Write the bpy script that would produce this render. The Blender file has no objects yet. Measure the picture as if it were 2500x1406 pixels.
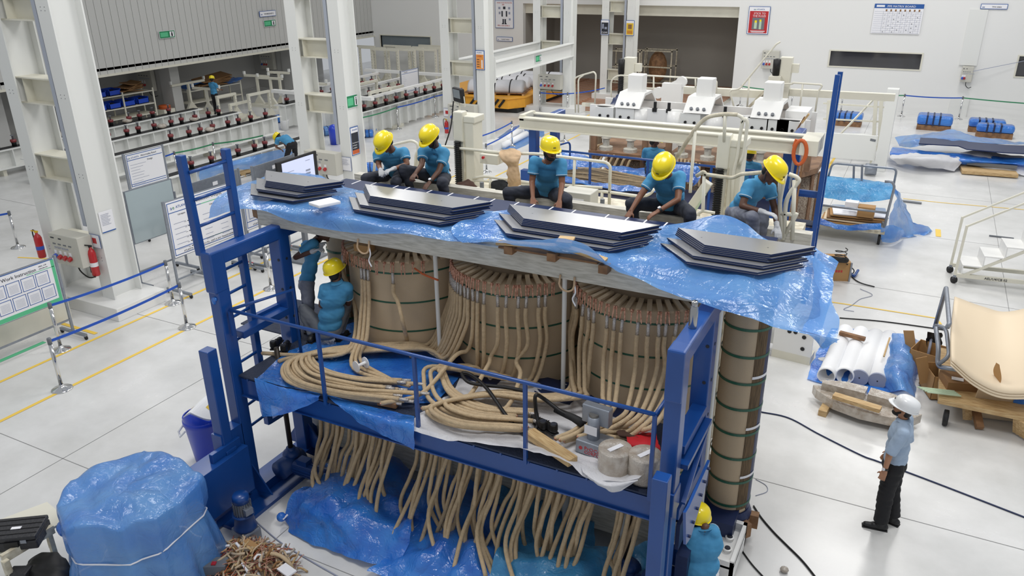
import bpy, bmesh, math, random
from mathutils import Vector, Matrix, Quaternion, noise
from math import sin, cos, pi, radians, hypot, atan2, sqrt
S = bpy.context.scene
COL = S.collection
V = Vector
rnd = random.Random(7)

# ---------------------------------------------------------------- camera, world, lamps, exposure
HC, FPX = 6.5, 1917.0
YAW, PIT, ROLL = radians(27.46), radians(22.9), radians(-0.684)
_d = V((-sin(YAW)*cos(PIT), cos(YAW)*cos(PIT), -sin(PIT)))
_r0 = V((cos(YAW), sin(YAW), 0)); _u0 = _r0.cross(_d)
_r = _r0*cos(ROLL) + _u0*sin(ROLL); _u = -_r0*sin(ROLL) + _u0*cos(ROLL)
cam = bpy.data.cameras.new('camera'); camo = bpy.data.objects.new('camera', cam); COL.objects.link(camo)
camo.matrix_world = Matrix(((_r.x, _u.x, -_d.x, 0), (_r.y, _u.y, -_d.y, 0), (_r.z, _u.z, -_d.z, HC), (0, 0, 0, 1)))
cam.sensor_width = 36.0; cam.lens = FPX/2500*36; cam.clip_start = .1; cam.clip_end = 300
S.camera = camo
S.view_settings.view_transform = 'Standard'; S.view_settings.look = 'None'; S.view_settings.gamma = 1
S.view_settings.use_curve_mapping = False; S.view_settings.exposure = -0.08

w = bpy.data.worlds.new('world'); S.world = w; w.use_nodes = True
w.node_tree.nodes['Background'].inputs[0].default_value = (.91, .95, 1, 1)
w.node_tree.nodes['Background'].inputs[1].default_value = .48
def area(x, y, z, sx, sy, e, col=(1, .98, .95), rot=(0, 0, 0)):
    l = bpy.data.lights.new('high_bay_lamp', 'AREA'); l.shape = 'RECTANGLE'; l.size = sx; l.size_y = sy; l.energy = e; l.color = col
    o = bpy.data.objects.new('high_bay_lamp', l); o.location = (x, y, z); o.rotation_euler = rot; COL.objects.link(o); return o
for x, y, e in ((-1, 5, 380), (2, 12, 420), (-9, 6, 300), (-8, 14, 420), (0, 22, 480), (-9, 24, 430), (1, 33, 480), (-10, 34, 400), (-18, 14, 330), (-20, 27, 330)):
    area(x, y, 11.5, 2.6, 2.6, e)

# ---------------------------------------------------------------- where a sight line meets a plane of the hall (used to set things down where they stand)
def ray(px, py): return _d + _r*((px-1250)/FPX) - _u*((py-703)/FPX)
def az(px, py, z=0.0):
    v = ray(px, py); t = (z-HC)/v.z; return V((v.x*t, v.y*t, z))
def ay(px, py, y):
    v = ray(px, py); t = y/v.y; return V((v.x*t, y, HC+v.z*t))
def ax(px, py, x):
    v = ray(px, py); t = x/v.x; return V((x, v.y*t, HC+v.z*t))

# ---------------------------------------------------------------- materials
MT = {}
def lin(c): return tuple((x/12.92 if x <= .04045 else ((x+.055)/1.055)**2.4) for x in [k/255 for k in c])
def mat(name, rgb, rough=.5, metal=0.0, var=0.0, vs=4.0, bump=0.0, bs=20.0, spec=.5, alpha=1.0, coat=0.0, emit=0.0, rgb2=None, wave=None, kind='noise', stretch=None, transl=0.0):
    m = bpy.data.materials.new(name); m.use_nodes = True; nt = m.node_tree; N = nt.nodes; L = nt.links
    b = N['Principled BSDF']; c = lin(rgb)
    b.inputs['Base Color'].default_value = (*c, 1); b.inputs['Roughness'].default_value = rough; b.inputs['Metallic'].default_value = metal
    b.inputs['Specular IOR Level'].default_value = spec; b.inputs['Coat Weight'].default_value = coat; b.inputs['Coat Roughness'].default_value = .12
    if emit: b.inputs['Emission Color'].default_value = (*c, 1); b.inputs['Emission Strength'].default_value = emit
    tc = N.new('ShaderNodeTexCoord'); mp = N.new('ShaderNodeMapping'); L.new(tc.outputs['Object'], mp.inputs[0])
    if stretch: mp.inputs['Scale'].default_value = stretch
    if var or rgb2:
        n = N.new('ShaderNodeTexNoise'); n.inputs['Scale'].default_value = vs; n.inputs['Detail'].default_value = 5; L.new(mp.outputs[0], n.inputs[0])
        r = N.new('ShaderNodeValToRGB'); c2 = lin(rgb2) if rgb2 else tuple(x*(1-var) for x in c)
        r.color_ramp.elements[0].color = (*c2, 1); r.color_ramp.elements[1].color = (*c, 1)
        r.color_ramp.elements[0].position = .35; r.color_ramp.elements[1].position = .62
        L.new(n.outputs[0], r.inputs[0]); L.new(r.outputs[0], b.inputs['Base Color'])
    if bump:
        if kind == 'wave':
            n = N.new('ShaderNodeTexWave'); n.inputs['Scale'].default_value = bs; n.bands_direction = wave or 'X'
        elif kind == 'crease':
            n = N.new('ShaderNodeTexVoronoi'); n.feature = 'DISTANCE_TO_EDGE'; n.inputs['Scale'].default_value = bs
        else:
            n = N.new('ShaderNodeTexNoise'); n.inputs['Scale'].default_value = bs; n.inputs['Detail'].default_value = 4
        if kind == 'crease':
            n2 = N.new('ShaderNodeTexNoise'); n2.inputs['Scale'].default_value = bs*.45; n2.inputs['Detail'].default_value = 2; n2.inputs['Distortion'].default_value = .6
            L.new(mp.outputs[0], n2.inputs[0])
            add = N.new('ShaderNodeVectorMath'); add.operation = 'ADD'; L.new(mp.outputs[0], add.inputs[0]); L.new(n2.outputs[1], add.inputs[1]); L.new(add.outputs[0], n.inputs[0])
            mm = N.new('ShaderNodeMath'); mm.operation = 'MINIMUM'; mm.inputs[1].default_value = .07; L.new(n.outputs[0], mm.inputs[0]); m3 = N.new('ShaderNodeMath'); m3.operation = 'MULTIPLY'; m3.inputs[1].default_value = 1.6; L.new(n2.outputs[0], m3.inputs[0])
            m2 = N.new('ShaderNodeMath'); m2.operation = 'ADD'; L.new(mm.outputs[0], m2.inputs[0]); L.new(m3.outputs[0], m2.inputs[1]); n5 = N.new('ShaderNodeTexNoise'); n5.inputs['Scale'].default_value = bs*3.2; n5.inputs['Detail'].default_value = 3; n5.inputs['Distortion'].default_value = 2.5; L.new(mp.outputs[0], n5.inputs[0]); m4 = N.new('ShaderNodeMath'); m4.operation = 'MULTIPLY_ADD'; m4.inputs[1].default_value = .22; L.new(n5.outputs[0], m4.inputs[0]); L.new(m2.outputs[0], m4.inputs[2]); out = m4.outputs[0]
        else:
            L.new(mp.outputs[0], n.inputs[0]); out = n.outputs[0]
        bp = N.new('ShaderNodeBump'); bp.inputs['Strength'].default_value = bump; bp.inputs['Distance'].default_value = .05 if kind == 'crease' else .02
        L.new(out, bp.inputs['Height']); L.new(bp.outputs[0], b.inputs['Normal'])
        if coat: L.new(bp.outputs[0], b.inputs['Coat Normal'])
    if alpha < 1: b.inputs['Alpha'].default_value = alpha
    if transl:
        tr = N.new('ShaderNodeBsdfTranslucent'); tr.inputs[0].default_value = (*c, 1); mx = N.new('ShaderNodeMixShader'); mx.inputs[0].default_value = transl
        L.new(b.outputs[0], mx.inputs[1]); L.new(tr.outputs[0], mx.inputs[2]); L.new(mx.outputs[0], N['Material Output'].inputs[0])
    MT[name] = m; return m
mat('white', (226, 227, 224), .45); mat('cream', (222, 219, 204), .42, var=.05, vs=3); mat('offwhite', (232, 232, 230), .4, coat=.2)
mat('cream_dirty', (214, 208, 188), .5, rgb2=(178, 168, 146), vs=9); mat('beam_paint', (205, 202, 192), .55, rgb2=(176, 173, 162), vs=14, stretch=(.4, 3, 3))
mat('blue', (22, 74, 148), .34, var=.12, vs=2.5, coat=.25); mat('blue_dark', (28, 44, 84), .45, var=.15, vs=20); mat('blue_motor', (30, 66, 126), .4)
mat('chequer', (62, 72, 96), .38, metal=.35, bump=.6, bs=60, kind='crease')
mat('steel', (178, 178, 178), .22, metal=1); mat('chrome', (215, 215, 215), .1, metal=1); mat('galv', (150, 156, 166), .42, metal=.55, var=.12, vs=12)
mat('dull_steel', (140, 138, 134), .4, metal=.7); mat('black', (22, 22, 24), .5); mat('rubber', (32, 32, 34), .7); mat('grease', (58, 50, 42), .45, metal=.3)
mat('core_top', (176, 177, 180), .26, metal=.6, var=.04, vs=1.5); mat('core_edge', (24, 42, 84), .4, metal=.2)
mat('kraft', (196, 175, 146), .75, var=.06, vs=3, bump=.15, bs=90); mat('kraft_dark', (128, 112, 92), .8, var=.1, vs=6)
mat('cable', (206, 182, 147), .8, var=.14, vs=22, bump=.5, bs=110); mat('copper', (216, 166, 142), .45, metal=.3, rgb2=(160, 104, 82), vs=40); mat('foil', (205, 200, 196), .3, metal=.7, bump=.6, bs=90)
mat('strap', (38, 92, 72), .4); mat('card', (176, 136, 88), .75, var=.08, vs=5); mat('carddark', (140, 104, 66), .8); mat('board', (226, 208, 180), .55)
mat('wood', (206, 178, 132), .65, rgb2=(176, 142, 96), vs=6, stretch=(1, 8, 8)); mat('wood_dark', (150, 112, 78), .7, rgb2=(118, 86, 60), vs=7)
mat('pressboard', (150, 116, 88), .65, rgb2=(122, 92, 70), vs=5)
mat('film', (112, 170, 234), .18, coat=.7, bump=.6, bs=3.2, kind='crease', alpha=.8, transl=.25, rgb2=(88, 148, 226), vs=2.5)
mat('film_thin', (116, 174, 240), .2, coat=.6, bump=.5, bs=2.6, kind='crease', alpha=.72, transl=.25)
mat('film_deep', (64, 146, 240), .18, coat=.8, bump=.8, bs=3.5, kind='crease', alpha=.9, transl=.18, rgb2=(40, 112, 216), vs=3)
mat('tarp_cyan', (84, 168, 222), .25, coat=.6, bump=.8, bs=4, kind='crease', transl=.25, rgb2=(50, 136, 196), vs=3)
mat('bag_white', (226, 226, 230), .4, bump=.5, bs=5, kind='crease', transl=.1); mat('shrink', (168, 156, 142), .2, coat=.7, bump=.5, bs=9, kind='crease', rgb2=(196, 188, 178), vs=10)
mat('shirt', (76, 150, 194), .8, bump=.35, bs=9, rgb2=(64, 138, 184), vs=6); mat('shirt_trim', (216, 230, 238), .8); mat('jeans', (52, 56, 68), .85, bump=.3, bs=14, var=.25, vs=9)
mat('jeans_light', (132, 136, 148), .85, bump=.35, bs=12, rgb2=(104, 108, 124), vs=8); mat('trousers', (24, 24, 28), .8); mat('skin', (128, 86, 64), .5); mat('skin_dark', (92, 62, 48), .5)
mat('skin_pale', (176, 128, 98), .5); mat('hair', (22, 18, 18), .6); mat('yellow', (246, 222, 20), .28, coat=.4); mat('helmet_white', (238, 240, 242), .25, coat=.4); mat('office_shirt', (166, 186, 210), .8, bump=.25, bs=12)
mat('glove', (186, 188, 192), .85, bump=.4, bs=40); mat('shoe', (34, 34, 36), .45); mat('red', (186, 34, 40), .3, coat=.3); mat('red_cloth', (188, 22, 34), .7)
mat('green', (28, 132, 84), .5); mat('mint', (90, 190, 140), .6); mat('yline', (240, 202, 84), .5); mat('redline', (176, 50, 64), .5); mat('belt_blue', (30, 84, 186), .6); mat('belt_green', (58, 138, 98), .6)
mat('paper', (236, 236, 240), .6); mat('sign_blue', (36, 88, 160), .5); mat('ink', (36, 40, 52), .6); mat('ink_light', (150, 156, 176), .6); mat('orange', (236, 168, 50), .45, var=.08, vs=6); mat('sign_orange', (232, 150, 70), .5)
mat('hook_orange', (196, 92, 40), .5); mat('cloth_tan', (206, 176, 142), .9, bump=.4, bs=20); mat('cloth_brown', (70, 48, 38), .9); mat('cloth_black', (34, 36, 40), .9, bump=.4, bs=30)
mat('shutter', (98, 90, 80), .5, bump=.9, bs=2.2, kind='wave', wave='Z'); mat('rail_rust', (168, 120, 92), .6); mat('dark_floor', (92, 66, 54), .5)
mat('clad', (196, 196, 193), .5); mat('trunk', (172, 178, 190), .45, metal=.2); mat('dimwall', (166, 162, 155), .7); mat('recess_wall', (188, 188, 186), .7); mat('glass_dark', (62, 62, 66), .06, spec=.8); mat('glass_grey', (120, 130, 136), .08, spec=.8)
mat('insulator', (120, 32, 36), .3, coat=.4); mat('bin_blue', (28, 62, 190), .35, coat=.2); mat('tote', (26, 74, 196), .4); mat('screen', (205, 212, 240), .3, emit=.35); mat('glassboard', (178, 192, 196), .12, coat=.5)
mat('vent_green', (0, 120, 70), .5); mat('panel_grey', (196, 194, 184), .45); mat('socket_red', (176, 40, 44), .4); mat('socket_blue', (60, 90, 190), .4); mat('grey_dark', (110, 114, 120), .5); mat('foam', (240, 241, 243), .7)
mat('case_black', (44, 44, 48), .5, bump=.4, bs=40); mat('gold', (228, 190, 60), .4); mat('sleeve_green', (186, 206, 178), .6)
mat('pcb', (98, 74, 58), .6, rgb2=(190, 178, 160), vs=60)
mat('kraft_edge', (120, 98, 70), .8, rgb2=(60, 48, 36), vs=40, stretch=(6, 6, .15))
# floor: pale polished screed
def floor_mat():
    m = bpy.data.materials.new('screed'); m.use_nodes = True; nt = m.node_tree; N = nt.nodes; L = nt.links; b = N['Principled BSDF']
    tc = N.new('ShaderNodeTexCoord')
    n = N.new('ShaderNodeTexNoise'); n.inputs['Scale'].default_value = .6; n.inputs['Detail'].default_value = 8; n.inputs['Roughness'].default_value = .62; L.new(tc.outputs['Object'], n.inputs[0])
    r = N.new('ShaderNodeValToRGB'); r.color_ramp.elements[0].color = (*lin((205, 205, 203)), 1); r.color_ramp.elements[1].color = (*lin((226, 226, 225)), 1)
    r.color_ramp.elements[0].position = .35; r.color_ramp.elements[1].position = .65; L.new(n.outputs[0], r.inputs[0]); L.new(r.outputs[0], b.inputs['Base Color'])
    r2 = N.new('ShaderNodeValToRGB'); r2.color_ramp.elements[0].color = (.16,)*3+(1,); r2.color_ramp.elements[1].color = (.34,)*3+(1,); L.new(n.outputs[0], r2.inputs[0]); L.new(r2.outputs[0], b.inputs['Roughness'])
    b.inputs['Specular IOR Level'].default_value = .6
    MT['screed'] = m
floor_mat()

# ---------------------------------------------------------------- mesh building
def frame(d, up=None):
    d = V(d).normalized(); up = V(up) if up else (V((0, 0, 1)) if abs(d.z) < .95 else V((0, 1, 0)))
    x = up.cross(d)
    if x.length < 1e-5: x = V((1, 0, 0)).cross(d)
    x.normalize(); return x, d.cross(x), d
class MB:
    def __init__(s): s.v = []; s.f = []; s.m = []; s.ms = []; s.cur = 0
    def use(s, name):
        if name not in s.ms: s.ms.append(name)
        s.cur = s.ms.index(name); return s
    def add(s, vs, fs):
        o = len(s.v); s.v += [tuple(v) for v in vs]; s.f += [tuple(i+o for i in f) for f in fs]; s.m += [s.cur]*len(fs); return s
    def box(s, c, d, rz=0, M=None):
        x, y, z = d[0]/2, d[1]/2, d[2]/2
        P = [V(p) for p in ((-x, -y, -z), (x, -y, -z), (x, y, -z), (-x, y, -z), (-x, -y, z), (x, -y, z), (x, y, z), (-x, y, z))]
        R = M if M else Matrix.Rotation(rz, 3, 'Z')
        return s.add([R @ p + V(c) for p in P], [(0, 3, 2, 1), (4, 5, 6, 7), (0, 1, 5, 4), (1, 2, 6, 5), (2, 3, 7, 6), (3, 0, 4, 7)])
    def bb(s, a, b): return s.box([(a[i]+b[i])/2 for i in range(3)], [abs(b[i]-a[i]) for i in range(3)])
    def bar(s, p, q, w, h=None, up=None):
        p, q = V(p), V(q); x, y, d = frame(q-p, up); h = h or w
        P = [o + x*(a*w/2) + y*(b*h/2) for o in (p, q) for a, b in ((-1, -1), (1, -1), (1, 1), (-1, 1))]
        return s.add(P, [(3, 2, 1, 0), (4, 5, 6, 7), (0, 1, 5, 4), (1, 2, 6, 5), (2, 3, 7, 6), (3, 0, 4, 7)])
    def tube(s, pts, r, n=8, cap=True, closed=False):
        pts = [V(p) for p in pts]; k = len(pts); rr = r if isinstance(r, (list, tuple)) else [r]*k
        vs = []; x = None
        for i, p in enumerate(pts):
            if closed: d = pts[(i+1) % k]-pts[i-1]
            else: d = pts[min(i+1, k-1)]-pts[max(i-1, 0)]
            if d.length < 1e-7: d = V((0, 0, 1))
            d.normalize()
            if x is None: x = frame(d)[0]
            x = x - d*x.dot(d)
            if x.length < 1e-5: x = frame(d)[0]
            x.normalize(); y = d.cross(x)
            for j in range(n):
                a = 2*pi*j/n; vs.append(p + (x*cos(a)+y*sin(a))*rr[i])
        fs = []
        for i in range(k if closed else k-1):
            for j in range(n):
                a, b = i*n+j, i*n+(j+1) % n; c, d = ((i+1) % k)*n+(j+1) % n, ((i+1) % k)*n+j; fs.append((a, b, c, d))
        if cap and not closed: fs += [tuple(range(n-1, -1, -1)), tuple((k-1)*n+j for j in range(n))]
        return s.add(vs, fs)
    def cyl(s, p, q, r, r2=None, n=16): return s.tube([p, q], [r, r if r2 is None else r2], n)
    def lathe(s, prof, o=(0, 0, 0), n=24, ax='Z', sc=(1, 1)):
        vs = []; k = len(prof)
        for r, z in prof:
            for j in range(n):
                a = 2*pi*j/n; x, y = r*cos(a)*sc[0], r*sin(a)*sc[1]
                p = (x, y, z) if ax == 'Z' else ((z, x, y) if ax == 'X' else (y, z, x)); vs.append(V(p)+V(o))
        fs = [(i*n+j, i*n+(j+1) % n, (i+1)*n+(j+1) % n, (i+1)*n+j) for i in range(k-1) for j in range(n)]
        if prof[0][0] > 1e-6: fs.append(tuple(range(n-1, -1, -1)))
        if prof[-1][0] > 1e-6: fs.append(tuple((k-1)*n+j for j in range(n)))
        return s.add(vs, fs)
    def ell(s, c, r, n=14, k=9, M=None):
        r = r if isinstance(r, (tuple, list)) else (r, r, r); vs = []
        for i in range(k+1):
            t = pi*i/k
            for j in range(n):
                a = 2*pi*j/n; p = V((sin(t)*cos(a)*r[0], sin(t)*sin(a)*r[1], -cos(t)*r[2]))
                vs.append((M @ p if M else p) + V(c))
        return s.add(vs, [(i*n+j, i*n+(j+1) % n, (i+1)*n+(j+1) % n, (i+1)*n+j) for i in range(k) for j in range(n)])
    def prism(s, poly, z0, z1, M=None):
        n = len(poly); vs = [V((x, y, z)) for z in (z0, z1) for x, y in poly]
        if M: vs = [M @ v for v in vs]
        return s.add(vs, [tuple(range(n-1, -1, -1)), tuple(range(n, 2*n))] + [(i, (i+1) % n, n+(i+1) % n, n+i) for i in range(n)])
    def quad(s, *p): return s.add(p, [tuple(range(len(p)))])
    def cap(s, p, q, r1, r2, n=12):                      # tapered limb with round ends
        p, q = V(p), V(q); s.cyl(p, q, r1, r2, n); s.ell(p, r1, n, 6); s.ell(q, r2, n, 6); return s
    def build(s, name, m=None, parent=None, smooth=False, bevel=0, loc=None):
        me = bpy.data.meshes.new(name); me.from_pydata(s.v, [], s.f)
        ms = s.ms if s.ms else [m]
        for k in ms: me.materials.append(MT[k])
        if s.ms: me.polygons.foreach_set('material_index', s.m)
        if smooth: me.polygons.foreach_set('use_smooth', [True]*len(me.polygons))
        me.validate(); me.update()
        bm = bmesh.new(); bm.from_mesh(me); bmesh.ops.recalc_face_normals(bm, faces=bm.faces); bm.to_mesh(me); bm.free()
        o = bpy.data.objects.new(name, me); COL.objects.link(o)
        if parent: o.parent = parent; o.matrix_parent_inverse = Matrix.Translation(-parent.location) if False else Matrix.Identity(4)
        if bevel:
            b = o.modifiers.new('bevel', 'BEVEL'); b.width = bevel; b.segments = 2; b.limit_method = 'ANGLE'
        if smooth == 'auto':
            pass
        return o
def tag(o, label=None, cat=None, group=None, kind=None):
    if label: o['label'] = label
    if cat: o['category'] = cat
    if group: o['group'] = group
    if kind: o['kind'] = kind
    return o
def thing(name, label, cat, loc=(0, 0, 0), rz=0, group=None):
    o = bpy.data.objects.new(name, None); COL.objects.link(o); o.location = loc; o.rotation_euler = (0, 0, rz); o.empty_display_size = .1
    return tag(o, label, cat, group)
def dup(root, loc=None, rz=None, label=None, group=None):
    def cp(o, par):
        c = o.copy(); COL.objects.link(c); c.parent = par
        for ch in o.children: cp(ch, c)
        return c
    kids = list(root.children); r = root.copy(); COL.objects.link(r)
    if loc is not None: r.location = loc
    if rz is not None: r.rotation_euler = (0, 0, rz)
    if label: r['label'] = label
    if group: r['group'] = group
    for k in kids: cp(k, r)
    return r
def struct(o): o['kind'] = 'structure'; return o
def cr(P, n=8, closed=False):                          # Catmull-Rom through points
    P = [V(p) for p in P]; k = len(P); out = []
    for i in range(k if closed else k-1):
        p0 = P[(i-1) % k] if closed or i else P[0]*2-P[1]; p1 = P[i]; p2 = P[(i+1) % k]
        p3 = P[(i+2) % k] if closed or i+2 < k else P[-1]*2-P[-2]
        for j in range(n):
            t = j/n; out.append(.5*((2*p1)+(p2-p0)*t+(2*p0-5*p1+4*p2-p3)*t*t+(3*p1-p0-3*p2+p3)*t**3))
    if not closed: out.append(P[-1])
    return out
def sheet(rows, nu=6, nv=6, amp=.02, fs=3.0, seed=0, edge=.0):   # draped film through a net of points
    R = [cr(r, nu) for r in rows]; cols = list(zip(*R)); C = [cr(list(c), nv) for c in cols]
    nr, nc = len(C[0]), len(C); vs = []
    for i in range(nr):
        for j in range(nc):
            p = C[j][i].copy(); a = C[j][min(i+1, nr-1)]-C[j][max(i-1, 0)]; b = C[min(j+1, nc-1)][i]-C[max(j-1, 0)][i]
            nrm = a.cross(b)
            if nrm.length > 1e-9: nrm.normalize()
            q = p*fs+V((seed*7.1, seed*3.3, 0))
            h = noise.noise(q)+.5*noise.noise(q*2.3)+.7*abs(noise.noise(q*1.7+V((9, 2, 4))))-.25
            p += nrm*amp*h
            if edge and (i in (0, nr-1) or j in (0, nc-1)): p += V((noise.noise(q*2+V((5, 0, 0))), noise.noise(q*2+V((0, 7, 0))), noise.noise(q*2)*.5))*edge
            vs.append(p)
    m = MB(); m.add(vs, [(i*nc+j, i*nc+j+1, (i+1)*nc+j+1, (i+1)*nc+j) for i in range(nr-1) for j in range(nc-1)]); return m
def text(s, name, m, parent, M, size, ext=.002, align='LEFT'):
    cu = bpy.data.curves.new(name, 'FONT'); cu.body = s; cu.size = size; cu.extrude = ext; cu.align_x = align; cu.resolution_u = 2
    t = bpy.data.objects.new('tmp', cu); COL.objects.link(t)
    dg = bpy.context.evaluated_depsgraph_get(); me = bpy.data.meshes.new_from_object(t.evaluated_get(dg)); bpy.data.objects.remove(t)
    me.transform(M); me.materials.clear(); me.materials.append(MT[m]); o = bpy.data.objects.new(name, me); COL.objects.link(o); o.parent = parent; return o
def planeM(o, x, y):                                    # matrix: local x,y plane -> world
    x = V(x).normalized(); y = V(y).normalized(); z = x.cross(y)
    return Matrix(((x.x, y.x, z.x, o[0]), (x.y, y.y, z.y, o[1]), (x.z, y.z, z.z, o[2]), (0, 0, 0, 1)))
# ================================================================ the hall
YW = 38.75
mat('dull_joint', (140, 140, 140), .7)
b = MB(); b.quad((-34, -3, 0), (14, -3, 0), (14, 50, 0), (-34, 50, 0)); struct(b.build('floor', 'screed'))
def strip(pts, wd, m, z=.004, n=[0]):
    b = MB()
    for p, q in zip(pts, pts[1:]):
        p, q = V((*p, 0)), V((*q, 0)); d = (q-p).normalized(); s = V((-d.y, d.x, 0))*wd/2
        b.quad(p-s+V((0, 0, z)), q-s+V((0, 0, z)), q+s+V((0, 0, z)), p+s+V((0, 0, z)))
    n[0] += 1; o = b.build('trim_%d' % n[0], m); struct(o); return o
for y in (-2, 5.35, 9.22, 13.1, 17, 21, 25, 29, 33, 37): strip([(-26, y), (13, y)], .008, 'dull_joint')
for x in (-10.0, -6.1, -1.8, 2.2, 6.2): strip([(x, -2), (x, 38.7)], .008, 'dull_joint')
strip([(-13.0, -2), (-13.0, 38)], .07, 'yline'); strip([(-11.78, -2), (-11.78, 38)], .07, 'yline')
strip([(-13.76, -2), (-13.74, 7.6)], .11, 'mint'); strip([(-18.6, 10.2), (-17.4, 10.6), (-15.6, 9.2), (-14.0, 9.6)], .06, 'yline')
strip([tuple(az(a, b_)[:2]) for a, b_ in ((2010, 735), (2060, 742), (2100, 748), (2285, 777), (2297, 792))], .05, 'yline', .005)
strip([tuple(az(a, b_)[:2]) for a, b_ in ((2205, 485), (2300, 495), (2500, 512))], .05, 'yline', .005)
strip([tuple(az(a, b_)[:2]) for a, b_ in ((2290, 560), (2291, 578))], .12, 'yline', .006); strip([tuple(az(a, b_)[:2]) for a, b_ in ((2050, 366), (2020, 412))], .08, 'yline', .005)
strip([tuple(az(a, b_)[:2]) for a, b_ in ((1950, 566), (1937, 592))], .08, 'yline', .005)
strip([tuple(az(a, b_)[:2]) for a, b_ in ((588, 635), (632, 645))], .05, 'redline', .006); strip([tuple(az(a, b_)[:2]) for a, b_ in ((676, 594), (716, 601))], .05, 'redline', .006)
strip([tuple(az(a, b_)[:2]) for a, b_ in ((135, 785), (235, 815))], .08, 'yline', .006)
# far wall with its wide opening
b = MB(); zt = 12
b.bb((-29, YW, 2.38), (-19.3, YW+.3, zt)); b.bb((-29, YW, 0), (-28.5, YW+.3, 2.38)); b.bb((-28.5, YW, 0), (-25.1, YW+.3, 1.74)); b.bb((-25.1, YW, 0), (-19.3, YW+.3, 2.38))
b.bb((-19.3, YW, 4.24), (-8.19, YW+.3, zt)); b.bb((-8.19, YW, 0), (-4.0, YW+.3, zt)); b.bb((-4.0, YW, 2.47), (-.35, YW+.3, zt)); b.bb((-4.0, YW, 0), (-.35, YW+.3, 1.83))
b.bb((-.35, YW, 0), (3.2, YW+.3, zt)); b.bb((3.2, YW, 2.54), (6.2, YW+.3, zt)); b.bb((3.2, YW, 0), (6.2, YW+.3, 1.75)); b.bb((6.2, YW, 0), (14, YW+.3, zt))
struct(b.build('wall_back', 'offwhite'))
for i, (x0, x1, z0, z1, g) in enumerate(((-28.5, -25.1, 1.74, 2.38, 'glass_grey'), (-4.0, -.35, 1.83, 2.47, 'glass_dark'), (3.2, 6.2, 1.75, 2.54, 'glass_dark'))):
    b = MB().use('cream')
    b.bb((x0-.06, YW-.03, z1), (x1+.06, YW+.1, z1+.05)); b.bb((x0-.06, YW-.03, z0-.05), (x1+.06, YW+.1, z0)); b.bb((x0-.06, YW-.03, z0), (x0, YW+.1, z1)); b.bb((x1, YW-.03, z0), (x1+.06, YW+.1, z1))
    o = struct(b.build('window_%d' % (i+1))); MB().bb((x0, YW+.1, z0), (x1, YW+.13, z1)).build('pane', g, o)
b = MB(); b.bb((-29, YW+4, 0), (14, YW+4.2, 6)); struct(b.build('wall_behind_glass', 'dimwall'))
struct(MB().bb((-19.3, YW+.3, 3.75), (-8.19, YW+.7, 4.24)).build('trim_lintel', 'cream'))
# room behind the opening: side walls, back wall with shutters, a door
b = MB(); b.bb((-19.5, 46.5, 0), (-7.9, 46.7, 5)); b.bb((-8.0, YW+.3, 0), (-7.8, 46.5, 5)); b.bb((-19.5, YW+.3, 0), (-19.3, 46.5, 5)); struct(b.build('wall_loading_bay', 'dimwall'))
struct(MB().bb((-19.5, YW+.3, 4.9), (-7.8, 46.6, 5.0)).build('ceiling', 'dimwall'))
for i, (x0, x1) in enumerate(((-19.2, -13.6), (-11.2, -8.1))):
    o = struct(MB().bb((x0, 46.35, 0), (x1, 46.5, 4.6)).build('door_%d' % (i+1), 'shutter'))
    MB().use('grey_dark').bb((x0-.12, 46.3, 0), (x0, 46.5, 4.7)).bb((x1, 46.3, 0), (x1+.1, 46.5, 4.7)).build('guide_rail', None, o)
o = struct(MB().bb((-12.35, 46.4, 0), (-11.55, 46.5, 2.2)).build('door_3', 'recess_wall')); MB().cyl((-11.65, 46.36, 1.05), (-11.65, 46.2, 1.05), .03).build('door_handle', 'steel', o)
MB().bb((-12.05, 46.38, 1.45), (-11.85, 46.4, 1.7)).build('notice', 'sign_orange', o)
o = tag(MB().bb((-12.3, 46.4, 2.62), (-11.6, 46.48, 2.85)).build('exit_sign', 'vent_green'), 'dark green exit sign above the door inside the loading bay', 'sign')
b = MB(); b.bb((-19.3, 33.2, .002), (-8.2, 46.4, .006)); 
struct(b.build('floor_loading_track', 'panel_grey'))
b = MB()
for i in range(38): b.bb((-19.2, 33.5+i*.34, .006), (-8.4, 33.5+i*.34+.13, .03))
for x in (-17.2, -14.6, -11.0): b.bb((x, 33.4, .006), (x+.12, 46.3, .04))
tag(b.build('track_rail', 'rail_rust'), 'rusty brown floor rails running into the loading bay', 'rails', kind='stuff')
# left: ribbed cladding above a recess
b = MB(); y = 4.0
while y < YW:
    b.bb((-29.045, y+.018, 2.36), (-29.0, min(y+.33, YW), zt)); y += .33
b.bb((-29.14, 4, 2.3), (-29.03, YW, zt)); struct(b.build('wall_left', 'clad'))
struct(MB().bb((-29.1, 4, 2.28), (-28.9, YW, 2.36)).build('trim_ledge', 'cream'))
b = MB(); b.bb((-33.2, 4, 0), (-33, YW, 2.6)); b.bb((-33, 4, 2.5), (-29, YW, 2.6)); struct(b.build('wall_recess', 'recess_wall'))
for i, y in enumerate((9.2, 17.1, 25.2, 33.1)):
    struct(MB().bb((-33, y, 0), (-30.9, y+.3, 2.5)).build('wall_pier_%d' % (i+1), 'recess_wall'))
    o = tag(MB().bb((-30.9, y-.1, 0), (-30.2, y+.4, 2.5)).build('recess_column', 'recess_wall'), 'square pale column at the %s partition of the recess' % ('first', 'second', 'third', 'last')[i], 'column')
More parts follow.
